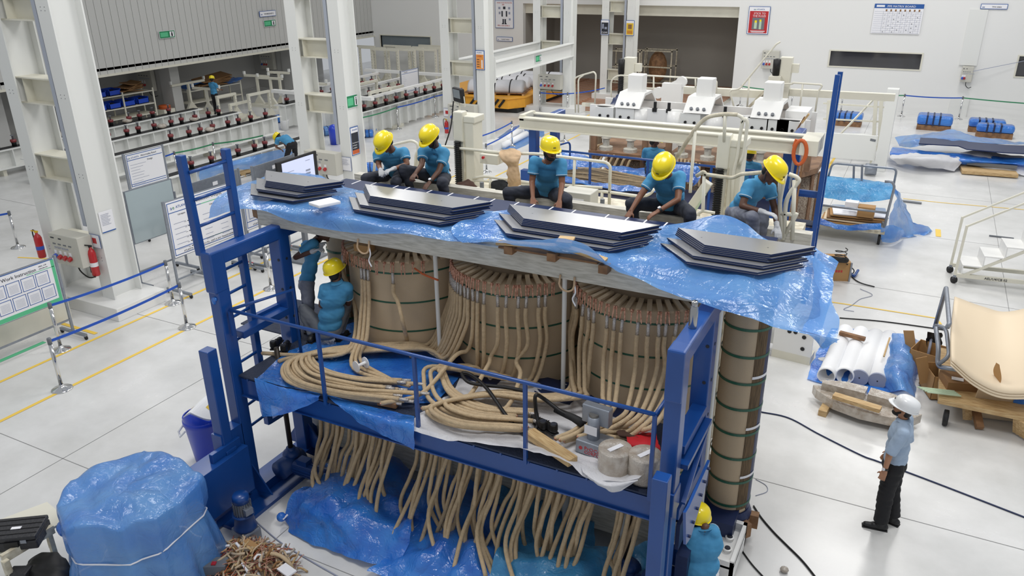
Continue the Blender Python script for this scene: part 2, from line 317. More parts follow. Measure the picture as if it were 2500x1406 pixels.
# laced steel columns
def leg(b, x0, x1, y0, y1, z1=10.5):
    b.bb((x0, y0, .27), (x1, y0+.03, z1)); b.bb((x0, y1-.03, .27), (x1, y1, z1)); c = (x0+x1)/2; b.bb((c-.015, y0+.03, .27), (c+.015, y1-.03, z1))
def column(x, y, dx, lab, dy=.65, zb=(0.92, 2.58, 4.05, 5.55, 7.05, 8.55), plinth=True):
    t = thing('laced_column', lab, 'column', (x, y, 0), group='laced white steel columns along the aisle')
    b = MB()
    if plinth: b.bb((-.35-dx-.3, -.3, 0), (.42, dy+.2, .27)); b.build('plinth', 'offwhite', t, bevel=.01)
    b = MB(); leg(b, -.35, 0, 0, dy); b.build('leg', 'white', t)
    b = MB(); leg(b, -.35-dx, -dx, 0, dy); b.build('leg', 'white', t)
    for z in zb:
        b = MB(); c = dy*.5; b.bb((-dx+.0, c-.01, z), (-.35, c+.01, z+.44)); b.bb((-dx-.17, c-.2, z+.44), (-.18, c+.2, z+.465)); b.bb((-dx-.17, c-.2, z-.025), (-.18, c+.2, z))
        for s in (-dx, -.37): b.bb((s, c-.18, z), (s+.02, c+.18, z+.44))
        b.build('batten', 'cream', t)
    b = MB().use('ink')
    for xx in (-.175, -.175-dx):
        for z in zb:
            for a in (-.045, .045):
                for c in (-.03, .03): b.cyl((xx+a*1.2, -.001, z+.2+c), (xx+a*1.2, -.006, z+.2+c), .006, n=6)
    b.build('bolt_pattern', None, t)
    b = MB(); b.bb((-.5, .02, 1.75), (-.4, .1, 10.5)); b.build('cable_trunking', 'trunk', t)
    return t
colA = column(-13.65, 9.1, 1.5, 'nearest white laced steel column, with the grey socket box and two extinguishers')
colB = column(-13.75, 16.95, 1.45, 'second white laced steel column, with the green exit sign and black notice')
colC = column(-13.85, 24.8, 1.45, 'third white laced steel column, with the orange safety poster')
colD = column(-13.95, 32.6, 1.45, 'fourth white laced steel column, where the two long girts end')
colE = column(-12.6, 36.9, 1.25, 'farthest white laced column, standing in front of the wide opening on a white plinth', .7)
for x, lab in ((-13.9, 'white steel girt with a green exit sign between the third and fourth columns'), (-15.5, 'plain white steel girt behind the one with the exit sign')):
    b = MB(); b.bb((x-.01, 25.48, 2.5), (x+.01, 32.57, 3.0)); b.bb((x-.14, 25.48, 3.0), (x+.14, 32.57, 3.03)); b.bb((x-.14, 25.48, 2.47), (x+.14, 32.57, 2.5)); b.bb((x-.12, 25.46, 2.3), (x+.12, 25.48, 3.2)); b.bb((x-.12, 32.57, 2.3), (x+.12, 32.59, 3.3))
    tag(b.build('girt', 'white'), lab, 'beam', 'white steel girts between columns')
# ---------------------------------------------------------------- signs
def board(name, lab, cat, o, x, y, wd, hg, frame_m='sign_blue', face='paper', fw=.02, th=.02, group=None):
    M = planeM(o, x, y); t = thing(name, lab, cat, o, group=group); 
    def B(n, x0, y0, x1, y1, m, z=0.0, d=.006):
        mm = Matrix.Translation(-V(o)) @ M; q = MB(); q.prism([(x0, y0), (x1, y0), (x1, y1), (x0, y1)], z, z+d, mm); return q.build(n, m, t)
    B('backing', 0, 0, wd, hg, frame_m, 0, th); B('face', fw, fw, wd-fw, hg-fw, face, th, .002)
    def T(s, x_, y_, size, m='ink', n='lettering'): return text(s, n, m, t, (Matrix.Translation(-V(o)) @ M) @ Matrix.Translation((x_, y_, th+.0095)), size, .001)
    def LN(rows, m='ink_light', n='print'):
        q = MB(); mm = Matrix.Translation(-V(o)) @ M
        for x0, y0, x1, y1 in rows: q.prism([(x0, y0), (x1, y0), (x1, y1), (x0, y1)], th+.008, th+.009, mm)
        return q.build(n, m, t)
    return t, B, T, LN
XR, ZU = (1, 0, 0), (0, 0, 1)
def logo(T, x, y, s, word=True):
    T('a', x, y, s*1.25, 'sign_blue'); T('e', x+s*.62, y, s*1.25, 'green')
    if word: T('ATLANTA', x+s*1.6, y+s*.1, s*.85, 'sign_blue')
Yf = YW-.03
t, B, T, LN = board('matrix_board', 'large white PPE matrix board with a dark blue heading on the far wall', 'sign', (-2.5, Yf, 3.27), XR, ZU, 1.9, 1.2, 'paper')
B('heading', 0, 1.02, 1.9, 1.2, 'sign_blue', .02, .004); T('PPE MATRIX BOARD', .5, 1.06, .12, 'paper'); B('logo_patch', .08, 1.07, .4, 1.15, 'paper', .025, .002)
LN([(.04, .04+i*.085, 1.86, .045+i*.085) for i in range(11)]+[(x, .04, x+.006, .9) for x in (.38, .56, .74, .92, 1.1, 1.28, 1.46, 1.64, 1.82)])
for i in range(10):
    for j in range(8): T('x' if (i*3+j*5) % 7 in (0, 2) or j in (2, 3, 6) and i < 3 else '/', .44+j*.18, .05+i*.085, .09, 'ink', 'tick_mark') if (i+j) % 2 == 0 else None
LN([(.46+j*.18, .9, .52+j*.18, .98) for j in range(8)], 'carddark', 'pictogram')
t, B, T, LN = board('rules_poster', 'red STICK TO THE RULES poster on the far wall beside the opening', 'poster', (-7.75, Yf, 3.08), XR, ZU, .95, 1.2)
B('red_panel', .06, .05, .89, 1.0, 'red', .022, .004); B('picture', .2, .2, .75, .72, 'grey_dark', .026, .002); T('STICK TO', .24, .86, .12, 'paper'); T('THE RULES', .2, .75, .12, 'paper'); logo(T, .22, 1.04, .09)
LN([(.3, .24, .42, .5), (.52, .22, .62, .55)], 'sleeve_green', 'figure'); LN([(.31, .5, .41, .6), (.52, .55, .61, .64)], 'yellow', 'figure'); LN([(.15, .12, .8, .15), (.2, .08, .75, .1)], 'paper', 'caption')
t, B, T, LN = board('bay_sign', 'small white and blue name sign high on the far wall at right', 'sign', (1.45, Yf, 4.32), XR, ZU, .95, .2); T('TPW AREA', .4, .06, .07, 'ink'); T('ae', .06, .05, .1, 'sign_blue')
t, B, T, LN = board('safety_poster', 'white poster with a black figure showing protective gear', 'poster', tuple(ay(1210, 68, Yf)), XR, ZU, 1.08, 1.58)
logo(T, .3, 1.42, .1); LN([(.03, 1.36, 1.05, 1.38)], 'sign_blue'); T('WEAR YOUR PROTECTIVE', .12, 1.24, .075, 'red'); T('PPE', .42, 1.14, .09, 'red'); T('PPE\'s CAN SAVE U', .14, .1, .09, 'red')
LN([(.48, .95, .62, 1.08), (.38, .58, .46, .86), (.64, .58, .72, .86), (.44, .25, .52, .46), (.56, .25, .64, .46), (.4, .2, .52, .25), (.56, .2, .68, .25)], 'ink', 'figure'); LN([(.2, .95, .32, 1.06), (.78, .95, .9, 1.06), (.22, .7, .32, .82), (.8, .7, .9, .82), (.82, .4, .92, .5)], 'ink_light', 'icon')
t, B, T, LN = board('plate_sign', 'small white plant sign under the protective gear poster', 'sign', tuple(ay(1213, 100, Yf)), XR, ZU, .95, .22); T('PLANT HEAD', .3, .07, .08); T('ae', .06, .06, .1, 'sign_blue')
t, B, T, LN = board('name_sign', 'blue framed name sign up on the grey cladding', 'sign', tuple(ax(634, 42, -28.95)), (0, 1, 0), ZU, 1.1, .26); T('WORKSHOP 2', .3, .09, .1); T('ae', .07, .08, .12, 'sign_blue')
def exit_sign(o, x, wd, hg, lab):
    t, B, T, LN = board('exit_sign', lab, 'sign', o, x, ZU, wd, hg, 'paper', 'green', .012); LN([(.06*wd, .2*hg, .55*wd, .8*hg)], 'mint', 'arrow'); LN([(.66*wd, .15*hg, .93*wd, .85*hg)], 'paper', 'panel'); LN([(.76*wd, .2*hg, .84*wd, .65*hg), (.77*wd, .68*hg, .83*wd, .8*hg)], 'green', 'running_figure')
exit_sign(tuple(ax(390, 95, -28.95)), (0, 1, 0), .8, .3, 'green exit sign alone on the grey cladding at left'); exit_sign(tuple(ax(645, 66, -28.95)), (0, 1, 0), .8, .3, 'green exit sign under the blue name sign on the cladding')
exit_sign((-13.9, 17.12, 2.72), (0, 1, 0), .5, .34, 'green exit sign on the web of the second column'); exit_sign((-13.87, 28.9, 2.62), (0, 1, 0), .55, .26, 'green exit sign on the steel girt')
# posters on columns
t, B, T, LN = board('warning_notice', 'tall black and red warning notice on the second column', 'poster', (-13.9, 17.15, 1.42), (0, 1, 0), ZU, .36, .78)
B('panel', .03, .14, .33, .62, 'ink', .022, .003); B('strip', .03, .03, .33, .14, 'hook_orange', .022, .003); T('No phones and', .05, .33, .045, 'paper'); T('smoking at', .05, .26, .045, 'paper'); T('workplace', .05, .19, .045, 'paper'); T('ATLANTA', .08, .68, .05, 'sign_blue')
b = MB()
t, B, T, LN = board('orange_poster', 'orange safety poster on the third column', 'poster', (-14.2, 24.77, 2.83), XR, ZU, .36, .66)
B('panel', .03, .03, .33, .52, 'sign_orange', .022, .003); T('5 STEPS', .06, .44, .06, 'red'); T('ATLANTA', .06, .57, .045, 'sign_blue'); LN([(.06, .1+i*.08, .16, .12+i*.08) for i in range(4)], 'ink'); LN([(.24, .06, .29, .34)], 'paper', 'figure')
t, B, T, LN = board('clear_poster', 'black CLEAR poster on the left leg of the farthest column', 'poster', (-14.22, 36.86, 3.0), XR, ZU, .42, .68); B('panel', .04, .04, .38, .56, 'ink', .022, .003); T('CLEAR', .05, .08, .1, 'paper'); LN([(.08, .28, .16, .5), (.2, .26, .32, .36)], 'ink_light', 'picture')
t, B, T, LN = board('yellow_poster', 'yellow and white poster on the right leg of the farthest column', 'poster', (-12.97, 36.86, 3.0), XR, ZU, .42, .68); B('panel', .04, .04, .38, .56, 'gold', .022, .003); B('picture', .12, .3, .3, .5, 'carddark', .025, .002); LN([(.08, .1+i*.05, .34, .12+i*.05) for i in range(3)], 'red')
def pap(o, x, wd, hg, lab, m='paper', lines=8, foot=True):
    t, B, T, LN = board('notice_sheet', lab, 'notice', o, x, ZU, wd, hg, m, 'paper', .006, .004); LN([(.1*wd, hg*(.85-.07*i), wd*rnd.uniform(.6, .9), hg*(.865-.07*i)) for i in range(lines)], 'ink_light')
    if foot: B('foot', 0, 0, wd, .05*hg, 'sign_blue', .004, .004)
    return t, B, T, LN
pap((-13.8, 9.25, 1.6), (0, 1, 0), .3, .42, 'white printed sheet taped to the web of the nearest column')
t, B, T, LN = pap((-13.96, 9.08, 1.36), XR, .28, .27, 'fire point notice above the extinguisher on the nearest column', 'sign_blue', 0, False); B('symbol', .07, .09, .18, .2, 'red', .006, .004)
t, B, T, LN = pap((-14.08, 16.92, 1.05), XR, .32, .38, 'framed printed notice low on the second column', 'sign_blue', 7, False)
t, B, T, LN = pap((-15.63, 24.78, 1.08), XR, .3, .3, 'fire point notice low on the third column', 'sign_blue', 0, False); B('symbol', .08, .1, .2, .22, 'red', .006, .004)
# ================================================================ people
def fuse(b, name, m, parent, vox=.01, it=2, folds=0, fs=9, seed=0):
    me = bpy.data.meshes.new('t'); me.from_pydata(b.v, [], b.f); me.update()
    bm = bmesh.new(); bm.from_mesh(me); bmesh.ops.recalc_face_normals(bm, faces=bm.faces); bm.to_mesh(me); bm.free()
    o = bpy.data.objects.new(name, me); COL.objects.link(o)
    r = o.modifiers.new('r', 'REMESH'); r.mode = 'VOXEL'; r.voxel_size = vox
    s = o.modifiers.new('s', 'SMOOTH'); s.iterations = it; s.factor = .5
    dg = bpy.context.evaluated_depsgraph_get(); m2 = bpy.data.meshes.new_from_object(o.evaluated_get(dg)); o.modifiers.clear(); o.data = m2
    if folds:
        ns = [v.normal.copy() for v in m2.vertices]
        for v, n in zip(m2.vertices, ns):
            q = v.co*fs+V((seed, 0, 0)); q.z *= 1.9; q.x += q.z*.4
            v.co += n*folds*(abs(noise.noise(q))*1.6-.3+.5*noise.noise(q*2.2))
    m2.materials.clear(); m2.materials.append(MT[m]); m2.polygons.foreach_set('use_smooth', [True]*len(m2.polygons)); o.parent = parent; return o
def rot_to(f, u):
    f = V(f).normalized(); u = V(u); u = (u-f*u.dot(f)).normalized(); r = f.cross(u); return Matrix((r, f, u)).transposed()   # cols: right, forward, up
def hand(b, w, d, n, side, curl=.5, s=1.0):             # wrist, direction, palm normal (palm faces n), thumb side
    d = V(d).normalized(); n = V(n); n = (n-d*n.dot(d)).normalized(); t = d.cross(n)*side
    w = V(w)
    for k in (-1.5, -.5, .5, 1.5):
        b.cap(w+t*k*.013*s, w+d*.085*s+t*k*.019*s, .014*s, .0125*s, 8)
    for k, L in ((-1.5, .058), (-.5, .07), (.5, .078), (1.5, .068)):
        p = w+d*.088*s+t*k*.021*s; a = curl*(.7+.12*k); q = p
        for j, (l, rr) in enumerate(((.45, .0095), (.32, .009), (.25, .008))):
            dd = (d*cos(a*(j+.6))+n*sin(a*(j+.6))+t*k*.04).normalized(); q2 = q+dd*L*l*s; b.cap(q, q2, rr*s, rr*s*.93, 8); q = q2
    p = w+d*.028*s+t*.024*s; q = p+(d*.5+t*.8+n*.25).normalized()*.036*s; b.cap(p, q, .013*s, .011*s, 8); b.cap(q, q+(d*.85+t*.3+n*.45).normalized()*.033*s, .0105*s, .009*s, 8)
def hat(par, c, R, m, logo_=True):
    def X(p): return c + R @ V((p[0], p[1], p[2]*.8-.006))
    b = MB(); n = 32; prof = [(1.0, -.01), (1.0, .03), (.97, .07), (.88, .105), (.7, .135), (.42, .152), (.15, .158), (0, .159)]; vs = []
    for rr, z in prof:
        for j in range(n):
            a = 2*pi*j/n; x, y = rr*.118*cos(a), rr*.142*sin(a); ridge = .007*math.exp(-(x/.022)**2)*(1 if z > .05 else 0); vs.append(X((x, y, z+ridge)))
    fs = [(i*n+j, i*n+(j+1) % n, (i+1)*n+(j+1) % n, (i+1)*n+j) for i in range(len(prof)-1) for j in range(n)]; b.add(vs, fs)
    o = b.build('helmet', m, par, True)
    b = MB(); vs = []
    for k, (e, dz) in enumerate(((0.0, 0.0), (1.0, -.006), (1.0, -.012), (0.0, -.008))):
        for j in range(n):
            a = 2*pi*j/n; fr = max(0, sin(a)); ex = e*(.012+.045*fr**2); vs.append(X(((.118+ex*.75)*cos(a), (.142+ex)*sin(a), -.008+dz-.012*e*fr)))
    b.add(vs, [((i % 4)*n+j, (i % 4)*n+(j+1) % n, ((i+1) % 4)*n+(j+1) % n, ((i+1) % 4)*n+j) for i in range(4) for j in range(n)]); b.build('brim', m, o, True)
    b = MB().use(m)
    b.add([X(p) for p in ((-.03, .137, .012), (.03, .137, .012), (.024, .122, .068), (-.024, .122, .068), (-.03, .148, .01), (.03, .148, .01), (.024, .134, .066), (-.024, .134, .066))], [(0, 1, 2, 3), (4, 5, 6, 7), (0, 1, 5, 4), (1, 2, 6, 5), (2, 3, 7, 6), (3, 0, 4, 7)])
    if logo_:
        b.use('ink')
        for cx in (-.009, .009):
            b.tube([X((cx+.008*cos(t), .1485-.05*.1-(sin(t)*.008)*.25, .038+.008*sin(t))) for t in [2*pi*k/10 for k in range(10)]], .0022, 5, closed=True)
    b.build('badge', None, o)
    b = MB()
    for sx in (-1, 1):
        for k in range(3): b.ell(X((sx*(.045+.018*k), -.03+.02*k, .143-.012*k)), .005, 6, 4)
    b.build('vent_hole', 'ink', o)
def person(label, J, top='shirt', bottom='jeans', skin='skin', gloves=False, hatm='yellow', face=(0, -1, 0), up=(0, 0, 1), shoes=True, beard=False, fat=1.0, curl=(.6, .6), palms=None, seed=0, long_hair=False, sleeve=.62, tight=1.0, watch=None, group=None, leg=1.0):
    J = {k: V(v) for k, v in J.items()}; base = V((J['hip'].x, J['hip'].y, min(v.z for k, v in J.items() if k in ('hip', 'anL', 'anR', 'knL', 'knR'))-.08))
    if min(J['anL'].z, J['anR'].z) < .4: base.z = 0
    t = thing('person', label, 'person', base, group=group)
    for k in J:
        if k[:2] not in ('hd', 'to'): J[k] = J[k]-base
    hip, neck, head = J['hip'], J['neck'], J['head']; sh = (J['shR']-J['shL']).normalized()
    f = V(face).normalized(); R = rot_to(f, up); hu = R @ V((0, 0, 1)); hr = R @ V((1, 0, 0))
    chest = hip.lerp(neck, .68); tf = (neck-hip).normalized().cross(sh)
    if tf.dot(V((J['knL']+J['knR'])/2-hip)) < 0 and tf.dot(f) < 0: tf = -tf
    if tf.dot((J['knL']+J['knR'])/2-hip + f*.15) < 0: tf = -tf
    Rt = Matrix((sh, tf, (neck-hip).normalized())).transposed()
    # body: one continuous skin surface
    b = MB(); b.ell(head+hu*.012, (.074, .092, .108), 16, 12, R); b.ell(head-hu*.045+f*.022, (.056, .066, .066), 14, 9, R)
    b.cap(neck-hu*.01, head-hu*.05-f*.012, .056, .05, 12)
    b.cap(head+f*.086+hu*.012, head+f*.104-hu*.022, .011, .016, 8)                       # nose
    b.cap(head+f*.083+hu*.034-hr*.032, head+f*.083+hu*.034+hr*.032, .012, .012, 8)       # brow
    b.cap(head+f*.088-hu*.055-hr*.018, head+f*.088-hu*.055+hr*.018, .008, .008, 8)       # lips
    b.ell(head+f*.07-hu*.09, .024, 8, 6)                                                   # chin
    for s in (-1, 1): b.ell(head+hr*s*.077-f*.005-hu*.005, (.011, .02, .031), 8, 6, R)    # ears
    b.cap(hip, chest, .085, .08, 12); b.cap(chest, neck, .075, .05, 12); b.cap(J['shL'], J['shR'], .045, .045, 10)
    for s in 'LR':
        b.cap(J['sh'+s], J['el'+s], .05*fat, .038*fat, 12); b.cap(J['el'+s], J['ha'+s], .038*fat, .026, 12)
        hp = hip+sh*(.08 if s == 'R' else -.08); b.cap(hp, J['kn'+s], .062, .05, 12); b.cap(J['kn'+s], J['an'+s], .048, .036, 12)
    hb = MB() if gloves else b
    for i, s in enumerate('LR'):
        d = J.get('hd'+s); w = J['ha'+s]; 
        if d is None: d = (w-J['el'+s]).normalized()
        pn = V((palms or ((0, 0, -1), (0, 0, -1)))[i]); hand(hb, w, d, pn, (-1 if s == 'L' else 1)*(1 if d.cross(pn).dot(sh) > 0 else -1)*-1, curl[i], 1.06 if gloves else 1.0)
        if gloves: hb.cap(w-d*.05, w, .033, .03, 10)
    fuse(b, 'body', skin, t, .0085, 2)
    if gloves: fuse(hb, 'gloves', 'glove', t, .007, 1)
    e = MB().use('paper')
    for s in (-1, 1): e.ell(head+f*.084+hu*.014+hr*s*.03, .0105, 8, 6)
    e.use('ink')
    for s in (-1, 1): e.ell(head+f*.0915+hu*.012+hr*s*.03, .006, 8, 6)
    e.build('eyes', None, t, True)
    h = MB(); h.ell(head-f*.018+hu*.025, (.082, .09, .1), 16, 10, R); h.ell(head-f*.05-hu*.03, (.068, .055, .06 if not long_hair else .1), 12, 8, R)
    h.cap(head+f*.09+hu*.036-hr*.045, head+f*.094+hu*.04-hr*.014, .005, .005, 6); h.cap(head+f*.09+hu*.036+hr*.045, head+f*.094+hu*.04+hr*.014, .005, .005, 6)
    if beard:
        h.ell(head+f*.05-hu*.088, (.052, .05, .032), 12, 8, R); h.cap(head+f*.1-hu*.04-hr*.024, head+f*.1-hu*.04+hr*.024, .0075, .0075, 6)
        for s in (-1, 1): h.cap(head+hr*s*.066+hu*.0, head+hr*s*.045+f*.05-hu*.08, .015, .018, 8)
    else: h.cap(head+f*.098-hu*.042-hr*.02, head+f*.098-hu*.042+hr*.02, .0055, .0055, 6)
    fuse(h, 'hair', 'hair', t, .008, 1)
    # shirt
    c = MB(); tight_ = tight*fat
    c.ell(hip.lerp(neck, .12), (.165*tight_, .125*tight_, .13), 16, 10, Rt); c.ell(hip.lerp(neck, .36), (.17*tight_, .125*tight_, .17), 16, 10, Rt); c.ell(chest, (.18*tight_, .125*tight_, .17), 16, 10, Rt); c.cap(hip.lerp(neck, .8)-sh*.1, hip.lerp(neck, .8)+sh*.1, .09, .09, 12)
    for s in 'LR':
        q = J['sh'+s].lerp(J['el'+s], sleeve); c.cap(neck-V((0, 0, .035)), J['sh'+s], .062, .072, 12); c.cyl(J['sh'+s], q, .074, .069, 14); c.ell(J['sh'+s], .074, 12, 8)
    so = fuse(c, 'shirt', top, t, .0115, 3, .007, 5.5, seed)
    c = MB(); cd = (head-neck).normalized(); fwd = tf
    ring = []
    for k in range(15):
        a = pi*.5+ .35 + (2*pi-.7)*k/14; ring.append((cos(a), sin(a)))
    vs = []
    for (z, r_) in ((.0, .072), (.03, .062), (.05, .066), (.012, .086)):
        for x_, y_ in ring: vs.append(neck-cd*.012+sh*(x_*r_)+fwd*(y_*r_)+cd*z)
    c.add(vs, [(i*15+j, i*15+j+1, (i+1)*15+j+1, (i+1)*15+j) for i in range(3) for j in range(14)]); c.build('collar', top, so, True)
    for s in 'LR':
        q = J['sh'+s].lerp(J['el'+s], sleeve); d = (J['el'+s]-J['sh'+s]).normalized()
        if top == 'shirt': MB().cyl(q-d*.02, q-d*.014, .0725, .0722, 16).build('sleeve_trim', 'shirt_trim', so)
    # trousers
    c = MB(); c.ell(hip-V((0, 0, .02)), (.160*fat, .13*fat, .13), 16, 10, Rt)
    for s in 'LR':
        hp = hip+sh*(.085 if s == 'R' else -.085); c.cap(hp, J['kn'+s], .098*leg, .076*leg, 14); c.cyl(J['kn'+s], J['kn'+s].lerp(J['an'+s], .97), .075*leg, .06*leg*leg, 14); c.ell(J['kn'+s], .076*leg, 12, 8)
    fuse(c, 'trousers', bottom, t, .013, 3, .01, 6, seed+5)
    if shoes:
        for s in 'LR':
            a = J['an'+s]; d = J.get('to'+s); d = (V(d).normalized() if d is not None else V((f.x, f.y, 0)).normalized()); sp = MB(); z = V((0, 0, -.05))
            if base.z == 0 and a.z > .2: z = V((0, 0, -.05))
            sp.cap(a+z-d*.05, a+z+d*.07, .046, .044, 12); sp.cap(a+z+d*.06-V((0, 0, .01)), a+z+d*.16-V((0, 0, .012)), .042, .036, 12); sp.cap(a, a+z, .052, .05, 12)
            so = fuse(sp, 'shoe', 'shoe', t, .01, 2)
            q = MB(); Rm = Matrix.Rotation(atan2(d.y, d.x), 3, 'Z'); q.box(a+z+d*.055+V((0, 0, -.042)), (.29, .095, .022), M=Rm); q.build('sole', 'rubber', so, bevel=.008)
    if hatm:
        hat(t, head+hu*.052-f*.006, rot_to(f+hu*-.0, hu), hatm)
        if hatm == 'yellow':
            b = MB()
            for s in (-1, 1): b.tube([head+hr*s*.085+hu*.045, head+hr*s*.078-hu*.03, head+f*.03+hr*s*.04-hu*.11], .004, 6)
            b.build('chin_strap', 'black', t)
    if watch:
        w = J['ha'+watch]; d = (w-J['el'+watch]).normalized(); MB().cyl(w-d*.045, w-d*.02, .034, .034, 16).build('wristband', 'black', t)
        u2 = V((0, 0, 1)); u2 = (u2-d*u2.dot(d)).normalized(); MB().cyl(w-d*.033+u2*.03, w-d*.033+u2*.04, .019, .019, 14).build('watch_dial', 'paper', t)
    return t
# ================================================================ the transformer in the middle
CX = (-5.650, -4.011, -2.372); CY = 8.0; RC = .815
def arc(cx, cy, r, a0, a1, z0, z1, th=.006, n=40):      # curved band, angle from -Y towards +X
    b = MB(); vs = []
    for k in range(n+1):
        a = a0+(a1-a0)*k/n
        for rr, z in ((r, z0), (r+th, z0), (r+th, z1), (r, z1)): vs.append((cx+rr*sin(a), cy-rr*cos(a), z))
    b.add(vs, [(i*4+j, i*4+(j+1) % 4, (i+1)*4+(j+1) % 4, (i+1)*4+j) for i in range(n) for j in range(4)]+[(0, 1, 2, 3), (n*4+3, n*4+2, n*4+1, n*4)]); return b
WN = ('left', 'middle', 'right'); wind = []
for k, cx in enumerate(CX):
    t = thing('transformer_winding', '%s of the three kraft-wrapped transformer windings with green straps' % WN[k], 'transformer winding', (0, 0, 0), group='kraft-wrapped windings'); wind.append(t)
    MB().lathe([(RC*.99, .52), (RC, .55), (RC, 3.08), (RC*.985, 3.1), (.6, 3.11)], (cx, CY, 0), 72).build('wrapped_cylinder', 'kraft', t, True)
    MB().lathe([(.64, 3.1), (.64, 3.36), (.6, 3.38), (.2, 3.38)], (cx, CY, 0), 56).build('top_ring', 'kraft_dark', t, True)
    for z in (2.95, 2.56, 2.17, 1.8, 1.42, 1.04, .68): arc(cx, CY, RC, -pi, pi, z-.011, z+.011, .004, 72).build('strap', 'strap', t)
    b = MB()
    for j in range(46):
        a = 2*pi*j/46; c, s = cos(a), sin(a); b.bar((cx+.5*s, CY-.5*c, 3.17), (cx+(RC+.03)*s, CY-(RC+.03)*c, 3.1+.012*(j % 2)), .052, .03)
    b.build('end_spacers', 'kraft', t)
def lead(t, cx, a, pts, r=.0255, sleeve=True, tip=True, deckend=0):
    a_ = radians(a); rr = RC+.055; s, c = sin(a_), cos(a_); top = V((cx+rr*s, CY-rr*c, 3.09))
    b = MB()
    ln = .11 if pts else R_(.1, .17)
    for q in ((-.014, .014) if pts or R_(0, 1) < .6 else (0,)): b.bar(top+V((q*c, q*s, .03)), top+V((q*c*1.6+R_(-.015, .015), q*s-.01, -ln)), .014, .004)
    b.bar(top+V((0, .02, .02)), top+V((0, -.004, .0)), .03, .02); cp = b.build('copper_strip', 'copper', t)
    if pts is None: return
    p0 = top+V((0, -.012, -.1)); p1 = p0+V((rnd.uniform(-.01, .01), -.01, -.15))
    MB().tube([p0, p0.lerp(p1, .5), p1], .019, 8).build('foil_sleeve', 'foil', cp, True)
    P = cr([p1+V((0, 0, .01)), p1+V((0, -.01, -.12))]+[V(p) for p in pts], 7)
    MB().tube(P, r, 9).build('lead', 'cable', t, True)
    if deckend:
        d = (P[-1]-P[-2]).normalized()
        (MB().cyl(P[-1]-d*.01, P[-1]+d*.11, .02) if deckend == 1 else MB().cyl(P[-1]-d*.01, P[-1]+d*.012, .012)).build('ferrule', 'foil' if deckend == 1 else 'copper', t, True)
ZD = 1.9
R_ = rnd.uniform
# left winding: few leads, the rest bare copper tails
for a in (-72, -64, -57, -50, -43, -36, -30, -22, -16, 6, 13, 28, 36, 44): lead(wind[0], CX[0], a, None)
for i, a in enumerate((-2, -6, -9.5)):
    lead(wind[0], CX[0], a, [ay(901-9*i, 745, 7.09), ay(895-10*i, 825, 6.9), az(880-i*8, 880+i*10, ZD+.03), az(960+i*20, 930+i*6, ZD+.05)], deckend=2)
for i, a in enumerate((-52, -46)):
    q = az(868+i*14, 760, 2.3); lead(wind[0], CX[0], a, [q, az(850, 850+8*i, 2.0), az(740-20*i, 866+6*i, ZD), az(640+40*i, 862+i*20, ZD)], deckend=2)
lead(wind[0], CX[0], 20, [ay(972, 740, 7.1), ay(984, 790, 7.05), az(998, 845, ZD+.02), az(1004, 870, ZD)])
# middle winding: a thick bundle sweeping left into the big coil on the deck
bun = [(-74+i*4.6) for i in range(13)]
for i, a in enumerate(bun):
    k = i/12; u = 1-k; lay = .03+.028*(i % 3); j = R_(-5, 5)
    L = az(1040-60*u+j, 835+18*k, ZD+lay+.05); A = az(850-45*u+j, 842+10*u+18*k, ZD+lay); T1 = az(765-62*u+j*.5, 862+22*u, ZD+lay); T2 = az(785-78*u+j, 898+32*u, ZD+lay); B = az(868-50*u, 922+42*u+j*.4, ZD+lay); E = az(985+R_(-50, 45), 928+55*u, ZD+lay)
    S0 = V((CX[1]+(RC+.12)*sin(radians(a)), CY-(RC+.12)*cos(radians(a)), 2.5)); S1 = S0.lerp(L, .45)+V((.02, -.02, -.28))
    lead(wind[1], CX[1], a, [S0, S1, L, A, T1, T2, B, E], deckend=1)
ang = [-14, -9, -3, 3, 8, 15, 21, 24, 30, 33, 39, 44, 50]
for i, a in enumerate(ang):
    s, c = sin(radians(a)), cos(radians(a)); S0 = V((CX[1]+(RC+.1)*s, CY-(RC+.1)*c, 2.4))
    if i in (3, 6, 9, 12): lead(wind[1], CX[1], a, None); continue
    lay = .03+.027*(i % 3); v = (i % 9)/8; j = R_(-4, 4); L = az(1130+13*i, 888+4*i, ZD+lay)
    A = az(1095-45*v, 896+j, ZD+lay+.03); T1 = az(1098-72*v, 918+14*v+j, ZD+lay); T2 = az(1122-78*v, 952+34*v+j, ZD+lay); B = az(1185-60*v, 984+42*v+j, ZD+lay); E = az(1285+R_(-40, 30), 996+50*v, ZD+lay)
    lead(wind[1], CX[1], a, [S0, S0.lerp(L, .55)+V((.03, .05, -.2)), L, A, T1, T2, B, E] if i not in (0, 4, 8) else [S0, S0.lerp(L, .5), az(1110+20*i, 870+6*i, ZD+.25), az(1030+25*i, 960+5*i, ZD+.06), az(930+25*i, 985+3*i, ZD+.06)], deckend=1 if i % 2 else 2)
